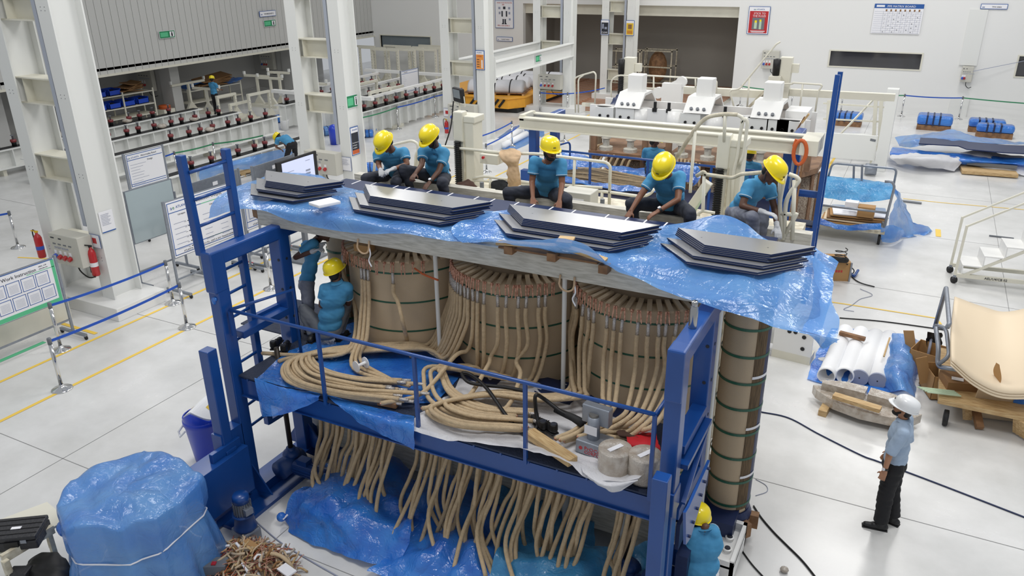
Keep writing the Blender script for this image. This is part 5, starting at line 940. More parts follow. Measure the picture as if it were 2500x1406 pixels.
# two men behind
def bgman(px, py, y, lab, face, s):
    hd = ay(px, py, y); J = dict(head=hd, neck=hd+V((0, 0, -.15)), hip=hd+V((0, .05, -.68)), shL=hd+V((-.18, 0, -.22)), shR=hd+V((.18, 0, -.22)), elL=hd+V((-.24, .1, -.48)), elR=hd+V((.24, .1, -.48)), haL=hd+V((-.15, .3, -.5)), haR=hd+V((.15, .3, -.5)), knL=hd+V((-.2, .3, -.65)), knR=hd+V((.2, .3, -.65)), anL=hd+V((-.2, .2, -.95)), anR=hd+V((.2, .2, -.95)))
    person(lab, J, face=face, skin='skin_dark', seed=s, shoes=False)
bgman(1598, 345, 15.95, 'worker in blue shirt and yellow helmet on the second platform behind the fourth seated man', (.7, .6, -.3), 12); bgman(1831, 378, 15.95, 'worker at the right end of the second platform, seen from behind in yellow helmet', (.05, .97, -.2), 13)
# railings and stair behind the second transformer
t = thing('access_platform', 'cream access platform with railings and stairs behind the second transformer', 'platform', (0, 0, 0)); YB = 20.0
B = lambda px, py, y=YB: ay(px, py, y)
for pts in ([(1405, 275), (1403, 190), (1418, 184), (1450, 175), (1455, 182), (1452, 260)], [(1412, 275), (1412, 192), (1425, 183)], [(1492, 265), (1492, 195), (1510, 183), (1545, 187), (1555, 183), (1740, 193), (1750, 198), (1748, 250)], [(1555, 215), (1640, 217)], [(1560, 183), (1560, 215)], [(1596, 186), (1595, 245)], [(1698, 190), (1698, 215)], [(1800, 290), (1782, 225), (1785, 220), (1805, 218), (1895, 108), (1905, 102)], [(1824, 262), (1830, 190)], [(1880, 205), (1935, 205), (1935, 202), (2010, 207), (1998, 222), (1990, 275)], [(1960, 205), (1952, 270)], [(1880, 215), (1870, 250)]):
    tub([B(a, c) for a, c in pts], .022, 'cream', 'rail', t, .15)
MB().bar(B(1648, 218, 20.4), B(1900, 232, 20.4), .18, .18).build('beam', 'cream', t); MB().bar(B(1928, 225, 20.4), B(2185, 238, 20.4), .16, .16).build('beam', 'cream', t)
MB().bar(B(1895, 195, 20.2), B(1830, 260, 20.2), .22, .06).build('stringer', 'cream_dirty', t); MB().bb(tuple(B(1875, 200)-V((0, 0, .02))), tuple(B(1905, 188)+V((0, .5, 0)))).build('landing', 'cream', t)
MB().bar(B(1425, 255, 19.5), B(1450, 255, 20.5), .1).build('foot', 'cream', t)
for px, lab in ((1518, 'left'), (1898, 'right')):
    p0 = B(px, 145, 20.2); tt = thing('lift_mast', 'cream lift mast with black screw cover, %s of the two behind the second transformer' % lab, 'mast', (p0.x, p0.y, 0))
    MB().bb((.06, 0, 0), (.34, .25, p0.z+.05)).build('mast', 'cream', tt, bevel=.01); pr = []; z = 2.2
    while z < p0.z-.1: pr += [(.06, z), (.085, z+.02), (.06, z+.04)]; z += .045
    MB().lathe(pr+[(.085, p0.z-.35), (.09, p0.z), (.03, p0.z+.02)], (0, 0, 0), 12).build('screw_bellows', 'black', tt, True); MB().bb((.34, .05, p0.z-.3), (.5, .2, p0.z-.1)).build('bracket', 'cream', tt)
p0 = ay(1650, 205, 19.5); t2 = thing('lifting_bracket', 'white bracket with two rounded lugs standing behind the second transformer', 'bracket', (p0.x, p0.y, 0))
MB().bb((-.35, 0, 0), (.15, .2, p0.z)).build('body', 'offwhite', t2); MB().cyl((.12, .02, p0.z+.05), (.12, .14, p0.z+.05), .13).build('lug', 'offwhite', t2); MB().cyl((-.45, .02, p0.z-.25), (-.45, .14, p0.z-.25), .14).build('lug', 'offwhite', t2); MB().bar((-.4, .08, p0.z-.2), (.1, .08, p0.z+.05), .1, .16).build('arm', 'offwhite', t2)
tag(sheet([[ay(1500, 240, 18.2), ay(1515, 228, 18.3), ay(1528, 250, 18.2)], [ay(1485, 258, 17.9), ay(1505, 255, 17.9), ay(1528, 258, 17.9)]], 8, 8, .05, 4, 55, .02).build('cloth', 'blue_dark', None, True), 'dark navy cloth draped on the white clamp of the second transformer', 'cloth')
t3 = thing('hand_saw', 'wooden handled brush leaning on the right end of the second transformer clamp', 'brush', (0, 0, 0)); MB().bar(ay(1945, 318, 17.1), ay(1965, 285, 17.1), .05, .03).build('bristles', 'wood_dark', t3); MB().bar(ay(1958, 300, 17.05), ay(1975, 278, 17.05), .09, .04).build('handle', 'wood', t3)
t3.name = 'brush'
# white low gantry structure at right
t = thing('rail_gantry', 'white rectangular gantry frame with leaning end column and motor, right of the second transformer', 'gantry', (0, 0, 0)); YR = 27.5
g0 = ay(2182, 216, YR); g1 = ay(2146, 412, YR)
MB().bar(g0, (g0.x, YR, 0.0), .34, .34).build('end_column', 'white', t, bevel=.01); MB().bar(ay(2165, 300, YR), az(2120, 410, .0), .06).build('end_leg', 'cream', t)
MB().bar(ay(1960, 330, 29), ay(2140, 335, 29), .4, .15).build('lower_beam', 'white', t); MB().bar(ay(1990, 352, 27.6), ay(2140, 362, 27.6), .08, .8).build('grating', 'white', t)
MB().bar(ay(2035, 345, 28), ay(2140, 235, 29), .05).build('brace', 'cream', t)
for a, c in (((2010, 252), (2160, 262)), ((2010, 290), (2150, 297)), ((1990, 232), (2165, 246))): MB().bar(ay(*a, 28.6), ay(*c, 28.6), .05).build('rail', 'cream', t)
for px in (2024, 2138, 2152): MB().bar(ay(px, 245, 28.6), ay(px-5, 345, 28.6), .11).build('post', 'cream', t)
MB().cyl(az(2112, 412, .2), az(2140, 414, .2), .18).build('motor', 'galv', t, True); MB().bar(ay(2125, 340, 27.6), ay(2138, 343, 27.6), .1, .07).build('block', 'grey_dark', t)
tag(sheet([[ay(2000, 322, 29.6), ay(2060, 325, 29.6), ay(2150, 330, 29.6)], [ay(2000, 338, 29), ay(2060, 342, 29), ay(2150, 342, 29)]], 8, 6, .04, 3, 56, .02).build('sheeting', 'bag_white', None, True), 'white sheeting over the lower beam of the white gantry', 'sheet')
# ================================================================ stanchions with belts
def stanchion(p, to, lab, belt='belt_blue', grp='belt stanchions', h=.93):
    t = thing('belt_stanchion', lab, 'barrier post', (p[0], p[1], 0), group=grp)
    MB().lathe([(.165, 0), (.165, .012), (.15, .022), (.06, .05), (.036, .075), (.036, .09)], n=32).build('base', 'chrome', t, True); MB().lathe([(.031, .06), (.031, h-.1)], n=16).build('post', 'chrome', t, True)
    MB().lathe([(.034, h-.1), (.034, h), (.028, h+.012)], n=16).build('head', 'grey_dark', t, True)
    if to is not None:
        q = V((to[0]-p[0], to[1]-p[1], 0)); d = q.normalized(); P = [V((0, 0, h-.05))+d*.035]
        n = 8; vs = []; s = V((-d.y, d.x, 0))*.002
        for i in range(n+1):
            u = i/n; c = d*.035+q*u*.985; z = h-.05-.16*u*(1-u)*min(1, q.length/2.5)
            for e, dz in ((-1, .024), (1, .024), (1, -.024), (-1, -.024)): vs.append(c+s*e+V((0, 0, z+dz)))
        MB().add(vs, [(i*4+j, i*4+(j+1) % 4, (i+1)*4+(j+1) % 4, (i+1)*4+j) for i in range(n) for j in range(4)]+[(0, 1, 2, 3), (n*4+3, n*4+2, n*4+1, n*4)]).build('belt', belt, t)
    return t
g = lambda a, c: tuple(az(a, c)[:2])
s1, s2, s3, s4, s5 = g(152, 950), g(457, 799), g(150, 854), g(423, 740), g(662, 705)
stanchion(s1, s2, 'chrome stanchion nearest the camera at left with a blue belt'); stanchion(s2, None, 'chrome stanchion at the far end of the nearest blue belt'); stanchion(s3, s4, 'chrome stanchion of the inner belt, standing behind the nearest one'); stanchion(s4, None, 'chrome stanchion at the end of the inner belt by the big plinth')
stanchion(s5, None, 'chrome stanchion base seen through the left frame of the platform')
stanchion(g(45, 604), (-20.6, 8.6), 'chrome stanchion behind the red extinguisher at the left edge', grp='stanchions behind the columns')
a, b_, c_ = g(345, 470), g(437, 440), g(530, 415)
stanchion(a, b_, 'stanchion in front of the small whiteboard', grp='stanchions behind the columns'); stanchion(b_, c_, 'stanchion right of the small whiteboard with green belt', 'belt_green', 'stanchions behind the columns'); stanchion(c_, g(650, 392), 'stanchion beside the blue film on pallets with green belt', 'belt_green', 'stanchions behind the columns')
a, b_, c_ = g(972, 315), g(1063, 285), g(1130, 262); stanchion(g(880, 345), a, 'stanchion with dark green belt right of the second column', 'belt_green', 'stanchions behind the columns'); stanchion(a, b_, 'stanchion in front of the tall stands, with a blue belt', grp='stanchions behind the columns'); stanchion(b_, c_, 'stanchion beside the third column near the extinguisher', grp='stanchions behind the columns')
a, b_, c_, d_ = g(1175, 395), g(1250, 357), g(1188, 420), g(1378, 345); stanchion(a, b_, 'stanchion left of the white tubes behind the second worker', grp='stanchions in the middle'); stanchion(b_, None, 'stanchion standing before the white tubes on blue film', grp='stanchions in the middle'); stanchion(c_, g(1262, 372), 'stanchion just behind the cream railing left of the tan sweater', grp='stanchions in the middle'); stanchion(d_, None, 'stanchion between gantry beam and blue railing', grp='stanchions in the middle')
a, b_ = g(1385, 278), g(1475, 262); stanchion(g(1318, 275), a, 'stanchion behind the fourth column with blue belt', grp='stanchions in the middle'); stanchion(a, b_, 'stanchion left of the second transformer with a blue belt', grp='stanchions in the middle')
row = [g(1806, 258), g(1930, 272), g(2052, 276), g(2200, 284), g(2340, 291), (6.0, 37.5)]
for i in range(5): stanchion(row[i], row[i+1], '%s stanchion from left in the row along the far wall' % ('first', 'second', 'third', 'fourth', 'fifth')[i], ('belt_green', 'belt_blue', 'belt_green', 'belt_blue', 'belt_green')[i], 'stanchions along the far wall')
# ================================================================ extinguishers, socket boxes
def ext(p, lab, rz=0, co2=False, h=.5, r=.075):
    t = thing('fire_extinguisher', lab, 'fire extinguisher', p, rz); MB().lathe([(r*.9, 0), (r, .02), (r, h*.82), (r*.75, h*.93), (.025, h), (.025, h+.03)], n=24).build('cylinder', 'red', t, True)
    MB().bb((-.02, -.03, h+.03), (.02, .03, h+.06)).bar((0, 0, h+.06), (0, -.1, h+.1), .02).build('valve', 'black' if co2 else 'gold', t); MB().tube(cr([(0, 0, h+.04), (-.1, 0, h+.07), (-.13, 0, h-.05), (-.09, 0, h-.3)], 5), .012 if not co2 else .014, 7).build('hose', 'black', t, True)
    MB().lathe([(r+.001, h*.35), (r+.001, h*.5)], n=24).build('label_band', 'socket_blue' if not co2 else 'paper', t)
    if co2: MB().tube([(-.11, 0, h-.1), (-.1, 0, .05)], [.018, .035], 12).build('discharge_horn', 'black', t, True)
ext(tuple(ay(104, 628, 8.9)), 'short red extinguisher with blue band left of the socket box on the nearest column'); ext(tuple(ay(236, 672, 8.98)), 'taller red extinguisher with black horn right of the socket box on the nearest column', co2=True, h=.56)
ext((-15.45, 24.65, .5), 'small red extinguisher at the foot of the third column', h=.45); ext((-20.6, 12.6, 0.0), 'red extinguisher glimpsed behind the nearest column', h=.5)
def sbox(p, lab, wd=1.1, hg=.62, dp=.28, rz=0, n=4, cable=True):
    t = thing('socket_box', lab, 'electrical box', p, rz); MB().bb((0, -dp, 0), (wd, 0, hg)).build('cabinet', 'panel_grey', t, bevel=.012); MB().bb((.02, -dp-.006, .02), (wd-.02, -dp, hg-.02)).build('door', 'panel_grey', t)
    for i in range(n): x = wd*.15+i*wd*.17; MB().cyl((x, -dp-.006, hg*.28), (x, -dp-.07, hg*.24), .045, n=14).build('socket', 'socket_blue' if i == 0 else 'socket_red', t); MB().bb((x-.035, -dp-.01, hg*.34), (x+.035, -dp-.004, hg*.46)).build('socket_plate', 'paper', t)
    for i in range(4): MB().bb((wd*.12+i*wd*.18, -dp-.012, hg*.66), (wd*.22+i*wd*.18, -dp-.005, hg*.7)).build('breaker_window', 'grey_dark', t)
    text('SOCKET BOX-04', 'lettering', 'ink_light', t, planeM((wd*.15, -dp-.008, hg*.53), (1, 0, 0), (0, 0, 1)), hg*.09); MB().bb((wd*.08, -dp-.009, hg*.85), (wd*.2, -dp-.004, hg*.89)).bb((wd*.35, -dp-.009, hg*.85), (wd*.45, -dp-.004, hg*.89)).build('badge', 'ink', t)
    if cable: MB().tube(cr([(wd*.55, -dp*.5, 0), (wd*.6, -dp*.5, -.15), (wd*.85, -dp*.5, -.25), (wd*1.1, -dp*.5, -.2)], 6), .014, 7).build('cable', 'black', t, True)
pb = ay(116, 560, 8.7)
sbox((-14.74, 9.05, 1.02), 'big grey socket box on the nearest column between the two extinguishers', .86, .62, .3); sbox((-15.15, 16.9, .95), 'grey socket box on the second column behind the monitor', 1.1, .62, .28); sbox((-15.25, 24.75, 1.0), 'grey socket box on the third column below the floodlight', 1.1, .62, .28); sbox((-15.35, 32.55, 1.05), 'grey socket box on the fourth column above the yellow trolley', 1.1, .62, .28)
sbox((1.25, YW-.05, 1.45), 'small grey wall socket box with hanging cable on the far wall at right', .42, .62, .25, n=2); sbox((-6.9, YW-.05, 1.6), 'grey wall socket box behind the right lift mast', .75, .8, .25, n=3)
struct(MB().bb((1.1, YW-.06, 2.1), (1.75, YW-.0, 4.3)).build('trim_duct', 'white')); struct(MB().bb((1.05, YW-.1, 0), (1.75, YW, .75)).build('trim_duct_foot', 'white'))
tag(MB().tube([(1.65, YW-.3, 1.9), (3.5, YW-.08, 2.4)], .012, 5).build('cable', 'ink_light'), 'thin cable rising from the wall socket box to the right window', 'cable')
sbox((-32.2, 25.15, 1.0), 'grey socket box on the recess partition above the shelf', .95, 1.0, .2, n=3); sbox((-32.3, 33.05, 1.0), 'grey socket box on the far recess partition', .95, 1.0, .2, n=3)
# ================================================================ boards on wheels
def wboard(p0, p1, z0, z1, lab, kind, lines=None, wheels=True, name='display_board', m='paper'):
    p0, p1 = V((p0[0], p0[1], 0)), V((p1[0], p1[1], 0)); wd = (p1-p0).length; rz = atan2(p1.y-p0.y, p1.x-p0.x)
    t = thing(name, lab, 'board', p0, rz); hg = z1-z0
    MB().bb((-.01, .0, z0), (wd+.01, .03, z1)).build('panel_frame', 'galv', t); MB().bb((.015, -.004, z0+.015), (wd-.015, .0, z1-.015)).build('panel', m, t)
    if wheels:
        for x in (-.03, wd+.03):
            MB().bar((x, .015, .08), (x, .015, z1+.02 if kind != 'glass' else z1-.3), .04).build('upright', 'galv', t); MB().bar((x, -.35, .09), (x, .38, .09), .05).build('foot', 'galv', t)
            for y in (-.33, .36): MB().cyl((x-.015, y, .04), (x+.015, y, .04), .04, n=14).build('caster', 'rubber', t, True)
        MB().bar((-.03, .015, .35), (wd+.03, .015, .35), .03).build('crossbar', 'galv', t)
    def R(rows, mm, nm='print'):
        b = MB()
        for x0, y0, x1, y1 in rows: b.bb((x0, -.006, z0+y0), (x1, -.0035, z0+y1))
        b.build(nm, mm, t)
    def T(s, x, y, size, mm='ink', nm='lettering'): text(s, nm, mm, t, planeM((x, -.006, z0+y), (1, 0, 0), (0, 0, 1)), size, .001)
    return t, R, T, wd, hg
# production output board
A0 = az(430, 700); P0 = (-13.0, 9.55); 
t, R, T, W, H_ = wboard((-13.2, 10.3), (-13.15, 12.02), .81, 2.02, 'large wheeled Production Output board behind the left ladder', 'std')
R([(0.03, H_-.06, W-.03, H_-.045), (.03, H_-.26, W*.5, H_-.245), (.03, .05, W-.03, .065), (.03, .18, W-.03, .195), (.03, .05, .045, H_-.05), (W-.045, .05, W-.03, H_-.05)], 'sign_blue', 'border'); R([(W*.5, H_-.26, W-.03, H_-.245), (W*.5, .18, W-.03, .195)], 'mint', 'border')
logo(lambda s, x, y, size, m: T(s, x, y, size, m), .1, H_-.19, .085); T('Production Output', W*.38, H_-.18, .1); T('ATLANTA ELECTRICALS LTD., UNIT-4, EHV TRANSFORMERS', .25, .08, .052); T('TOP BEAM', .25, H_-.34, .04); T('TOP BEAM', W*.62, H_-.34, .04)
R([(.12, H_-.5-.11*i, .12+R_(.25, .4), H_-.49-.11*i) for i in range(7)]+[(W*.5, H_-.5-.11*i, W*.5+.2, H_-.49-.11*i) for i in range(7)]+[(W*.75, H_-.5-.11*i, W*.75+.2, H_-.49-.11*i) for i in range(7)], 'ink_light')
for i in range(6): R([(.38+.08*j, H_-.52-.11*i, .43+.08*j, H_-.514-.11*i+.012*(j % 2)) for j in range(4)], 'ink', 'handwriting')
# blank glass board
t, R, T, W, H_ = wboard((-14.3, 10.25), (-14.28, 11.42), .97, 2.12, 'blank grey glass writing board between the nearest column and the Production Output board', 'glass', name='writing_board', m='glassboard')
# work instruction board
t, R, T, W, H_ = wboard((-13.45, 6.15), (-13.45, 7.98), .74, 1.6, 'wheeled Work Instruction board with blue framed sheets at the left edge', 'std')
R([(.02, H_-.03, W-.03, H_-.015)], 'sign_blue', 'border'); R([(.02, .02, W-.02, .1), (W-.08, .1, W-.02, H_-.03), (W*.7, H_-.165, W-.03, H_-.155)], 'mint', 'border'); T('Work Instruction', .84, H_-.14, .088)
T('AREA:  LCR', W*.83, H_-.09, .03); T('UPDATED ON:', W*.83, H_-.135, .025)
for i in range(6):
    for j in range(2):
        x = .1+i*.265+(.05 if j else 0); y = .43-j*.28
        R([(x, y, x+.24, y+.01), (x, y+.23, x+.24, y+.24), (x, y, x+.01, y+.24), (x+.23, y, x+.24, y+.24)], 'sign_blue', 'sheet_frame'); R([(x+.04, y+.04+.022*k, x+.2, y+.044+.022*k) for k in range(7)], 'ink_light')
tag(MB().bb((-15.3, 4.6, .0), (-14.2, 8.5, .55)).build('cabinet', 'cream', bevel=.01), 'low cream cabinet behind the Work Instruction board', 'cabinet')
o = MB().bb((-17.4, 6.4, 0), (-15.7, 8.2, .55)).build('crate', 'cream', bevel=.01); tag(o, 'low cream box behind the extinguisher at the left edge', 'box')
# small boards behind
t, R, T, W, H_ = wboard((-17.0, 12.4), (-17.0, 13.5), 1.3, 2.17, 'small wheeled whiteboard with blue and green border left of the second column', 'std'); R([(0.03, H_-.05, W-.03, H_-.035), (.03, H_-.18, W-.03, H_-.165), (.03, .05, W-.03, .065), (.03, .1, W-.03, .115), (.03, .05, .045, H_-.05)], 'sign_blue', 'border')
logo(T, .06, H_-.14, .06); T('Abnormality Board', W*.4, H_-.13, .06); T('Design', W*.55, H_-.26, .06); R([(.1, H_-.3-.07*i, .1+R_(.25, .5), H_-.292-.07*i) for i in range(9)], 'ink_light')
t, R, T, W, H_ = wboard(g(986, 288), g(1026, 276), .98, 2.0, 'distant small wheeled whiteboard standing beside the tall stands', 'std'); R([(0.03, H_-.04, W-.03, H_-.025), (.03, H_-.15, W-.03, H_-.135), (.03, .1, W-.03, .115)], 'sign_blue', 'border'); T('ATLANTA', .2, H_-.11, .06); R([(.1, H_-.25-.07*i, .1+R_(.15, .3), H_-.245-.07*i) for i in range(7)], 'ink_light')
t, R, T, W, H_ = wboard((-12.9, 12.05), (-12.9, 13.3), .92, 1.9, 'wheeled board half hidden behind the right ladder upright, with a blue framed sheet', 'std'); R([(0.03, .18, W-.03, .195), (.03, .05, W-.03, .065), (.03, .05, .045, H_)], 'sign_blue', 'border'); T('ATLANTA ELECTRICALS LTD', .2, .08, .05)
R([(.12, .24, .36, .25), (.12, .58, .36, .59), (.12, .24, .13, .59), (.35, .24, .36, .59), (.03, .66, .8, .67)], 'sign_blue', 'sheet_frame')
for (a, b1), lab in ((((555, 470), (690, 440)), 'dull grey panel on wheels behind the left ladder, with a small white tag'), (((672, 420), (790, 385)), 'grey panel on wheels behind the monitor')):
    p0, p1 = az(a[0], a[1], 0), az(b1[0], b1[1], 0)
P0, P1 = (-13.55, 11.26), (-13.55, 12.65)
t, R, T, W, H_ = wboard(P0, P1, 1.55, 2.12, 'low grey panel on a wheeled frame behind the left ladder', 'std', name='panel_trolley', m='galv'); R([(W*.45, .38, W*.55, .46)], 'paper', 'tag')
t, R, T, W, H_ = wboard((-12.6, 12.2), (-12.6, 13.45), 1.7, 2.38, 'grey panel on a wheeled frame right behind the big monitor', 'std', name='panel_trolley', m='galv'); R([(W*.45, .5, W*.55, .58)], 'paper', 'tag')
# monitor
t = thing('monitor', 'large monitor showing drawings of a transformer, on a stand behind the leftmost plate stack', 'monitor', (0, 0, 0)); ym = 11.6
c0, c1 = ax(675, 397, -12.2), ax(772, 369, -12.2)
dx = (c1-c0); wd = dx.length; base = V((c0.x, c0.y, 0)); rz = atan2(dx.y, dx.x); t.location = base; t.rotation_euler = (0, 0, rz); zt2 = (c0.z+c1.z)/2; hh = .8
MB().bb((0, 0, zt2-hh), (wd, .06, zt2)).build('bezel', 'black', t, bevel=.01); MB().bb((.14, -.004, zt2-hh+.05), (wd-.12, 0, zt2-.05)).build('screen', 'screen', t); MB().bar((wd/2, .05, 0), (wd/2, .05, zt2-hh+.1), .1).build('stand', 'grey_dark', t); MB().bb((wd*.2, -.25, 0), (wd*.8, .35, .05)).build('foot', 'grey_dark', t)
b = MB()
for i in range(9): b.bb((.2+.035*i, -.007, zt2-.62+.01*(i % 3)), (.222+.035*i, -.004, zt2-.38-.015*(i % 4)))
for i in range(4): b.bb((wd-.42, -.007, zt2-.6+.07*i), (wd-.27, -.004, zt2-.56+.07*i))
b.bb((.18, -.007, zt2-.28), (.5, -.004, zt2-.27)).bb((wd-.4, -.007, zt2-.15), (wd-.25, -.004, zt2-.14)); b.build('picture', 'ink_light', t)
# ================================================================ left bay: long white troughs with insulators, stands, shelf
ORD = ('first', 'second', 'third', 'fourth', 'fifth', 'sixth', 'seventh', 'eighth', 'ninth', 'tenth', 'eleventh', 'twelfth')
def insul():
    t = thing('insulator', 'x', 'insulator', (0, 0, 0)); t.scale = (.8, .8, .85)
    MB().lathe([(.09, 0), (.09, .12), (.1, .13), (.1, .16)], n=12).build('pot', 'black', t, True); MB().lathe([(.1, .15), (.125, .17), (.115, .26), (.06, .27)], n=12).build('collar', 'insulator', t, True); MB().lathe([(.035, .26), (.035, .4), (.07, .41), (.07, .43)], n=10).build('stem', 'grey_dark', t, True)
    return t
ip = insul(); first = [True]
names = ('innermost', 'second', 'third', 'nearest')
for bi, (x, z, y0, y1, n0, n) in enumerate(((-26.7, .8, 14.5, 23.3, 15.5, 11), (-24.6, .8, 14.5, 23.4, 17.5, 9), (-22.5, .8, 15, 23.4, 18.3, 10), (-19.45, .6, 15, 21.6, 16.4, 6))):
    t = thing('white_trough', 'long ribbed white steel beam on the floor of the left bay, %s of four' % names[bi], 'steel beam', (x, y0, 0), group='ribbed beams in the left bay'); L_ = y1-y0
    b = MB(); b.bb((-.02, 0, z-.55), (.02, L_, z)); b.bb((-.25, 0, z), (.25, L_, z+.03)); b.bb((-.25, 0, z-.58), (.3, L_, z-.55)); b.build('web', 'white', t)
    y = .2
    while y < L_: MB().bb((.02, y, z-.55), (.24, y+.03, z)).build('rib', 'white', t); y += .55
    MB().bb((-.16, .3, z+.03), (.12, L_-.1, z+.05)).build('rubber_strip', 'black', t)
    for k in range(int(L_/2.2)+1): MB().bb((-.2, .3+k*2.2, 0), (.2, .42+k*2.2, z-.58)).build('support', 'cream', t) if z > .6 else None
    for k in range(n):
        yy = n0+k*.62+(.12 if k % 3 == 1 else 0)
        if yy > y1-.2: continue
        lab = 'dark red insulator pot, %s from the near end of the %s ribbed beam' % (ORD[k], names[bi])
        if first[0]: ip.location = (x, yy, z+.05); tag(ip, lab, None, 'insulators on the %s beam' % names[bi]); first[0] = False
        else: dup(ip, (x+rnd.uniform(-.05, .05), yy, z+.05), 0, lab, 'insulators on the %s beam' % names[bi])
for i, (x, y) in enumerate(((-26.7, 16.9), (-24.6, 19.4), (-24.6, 20.9), (-22.5, 19.7), (-26.7, 19.6))):
    t = tag(MB().ell((x, y+.3, .92), (.16, .2, .09), 12, 6).build('wrapped_bag', 'shrink', None, True), 'crumpled clear bag between the insulators, %s in the left bay' % ('leftmost', 'second', 'third', 'nearest', 'farthest')[i], 'bag', 'clear bags in the left bay')
def portal(x, y, h, wd, lab, rz=pi/2, grp='white perforated stands'):
    t = thing('portal_stand', lab, 'stand', (x, y, 0), rz, grp)
    for sx in (-wd/2, wd/2):
        MB().bb((sx-.05, -.05, .12), (sx+.05, .05, h)).build('post', 'cream', t); MB().bb((sx-.4, -.3, 0), (sx+.4, .3, .12)).build('foot_plate', 'cream', t)
        b = MB(); b.prism([(-.28, .12), (.28, .12), (.05, .45), (-.05, .45)], -.06, .06, Matrix(((1, 0, 0, sx), (0, 0, 1, 0), (0, 1, 0, 0), (0, 0, 0, 1)))); b.build('gusset', 'cream', t)
        b = MB()
        for k in range(int(h/.15)-3): b.cyl((sx, -.052, .5+.15*k), (sx, -.055, .5+.15*k), .014, n=6)
        b.build('hole_row', 'ink', t)
    MB().bb((-wd/2-.05, -.06, h), (wd/2+.05, .06, h+.1)).build('crossbar', 'cream', t)
    return t
def tstand(x, y, h, wd, lab, rz=0, grp='white T stands'):
    t = thing('t_stand', lab, 'stand', (x, y, 0), rz, grp); MB().bb((-.05, -.05, .12), (.05, .05, h)).build('post', 'cream', t); MB().bb((-wd/2, -.06, h), (wd/2, .06, h+.1)).build('crossbar', 'cream', t)
    for s in (-1, 1): MB().bb((s*wd/2-.04, -.05, h+.1), (s*wd/2+.04, .05, h+.24)).build('end_stop', 'white', t)
    MB().bb((-.4, -.3, 0), (.4, .3, .12)).build('foot_plate', 'cream', t); MB().prism([(-.28, .12), (.28, .12), (.05, .45), (-.05, .45)], -.06, .06, Matrix(((1, 0, 0, 0), (0, 0, 1, 0), (0, 1, 0, 0), (0, 0, 0, 1)))).build('gusset', 'cream', t); return t
Pp = lambda a, c: az(a, c, 0)
p = Pp(640, 296); portal(p.x, p.y, 1.15, 1.2, 'white perforated portal stand with the glass jar, left of the second column'); p = Pp(592, 300); portal(p.x, p.y, .8, 1.1, 'low white portal stand left of the tallest one'); p = Pp(560, 292); portal(p.x, p.y, 1.0, 1.0, 'white portal stand beyond the third ribbed beam')
p = Pp(470, 272); tstand(p.x, p.y, 1.25, 1.9, 'long T stand whose bar points at the recess column', pi/2); p = Pp(512, 276); tstand(p.x, p.y, 1.05, 1.5, 'T stand beside the worker in the recess', .1); p = Pp(636, 258); tstand(p.x, p.y, 1.35, 1.4, 'leftmost T stand with printed crossbar near the recess', .1); p = Pp(668, 262); tstand(p.x, p.y, 1.3, 1.4, 'T stand with printed crossbar beside the second column', .1); p = Pp(690, 258); tstand(p.x, p.y, 1.5, 1.2, 'T stand just behind the left leg of the second column', .1)
p = Pp(775, 300); tstand(p.x, p.y, 1.6, 1.3, 'T stand seen through the gap of the second column', .1)
for a, c, h, lab in ((935, 318, 1.55, 'tall white portal stand right of the second column, nearest'), (903, 298, 1.6, 'tall white portal stand hidden by the second column'), (965, 300, 1.4, 'tall white portal stand behind the nearest one')): p = Pp(a, c); portal(p.x, p.y, h, 1.35, lab)
for i, px in enumerate((890, 915, 945, 975, 1005, 1035, 1060, 1045, 985)):
    p = Pp(px, 200+(i % 3)*6); portal(p.x, p.y, 1.9, 1.7, 'distant white portal stand under the grey window, %s from left' % ('first', 'second', 'third', 'fourth', 'fifth', 'sixth', 'last', 'back sixth', 'back fourth')[i], .0, 'distant white stands')
# beam tables right of column B
for x, lab in ((-19.3, 'ribbed beam table with insulators behind the display board, nearest'), (-21.2, 'middle ribbed beam table behind the display board'), (-23.2, 'farthest ribbed beam table behind the display board')):
    t = thing('beam_table', lab, 'steel beam', (x, 24.3, 0), group='ribbed beam tables'); MB().bb((-.02, 0, .1), (.02, 7.0, 1.0)).build('web', 'white', t); MB().bb((-.25, 0, 1.0), (.25, 7.0, 1.04)).build('top_flange', 'white', t)
    for k in range(12): MB().bb((.02, .1+k*.6, .1), (.24, .14+k*.6, 1.0)).build('rib', 'white', t)
    MB().bb((-.2, .2, 1.04), (.2, 6.8, 1.06)).build('rubber_strip', 'black', t); MB().bb((-.1, .2, 1.4), (.05, 6.9, 1.5)).build('top_rail', 'offwhite', t)
    for k in (0.3, 3.4, 6.6): MB().bb((-.05, k, 1.04), (.03, k+.08, 1.4)).build('rail_post', 'offwhite', t)
    for k in range(9): dup(ip, (x+.1, 24.7+k*.72, 1.06), 0, 'insulator pot, %s from the near end of the %s beam table' % (ORD[k], {-19.3: 'nearest', -21.2: 'middle', -23.2: 'farthest'}[x]), 'insulators on the beam tables')
MB_ = MB(); MB_.bb((-24, 31.1, 1.5), (-18.8, 31.3, 1.62)); tag(MB_.build('cross_rail', 'offwhite'), 'white cross rail at the far end of the beam tables', 'rail')
MB_ = MB(); MB_.bb((-23.6, 24.4, 1.5), (-18.6, 24.6, 1.62)); tag(MB_.build('cross_rail', 'offwhite'), 'white cross rail at the near end of the beam tables', 'rail')
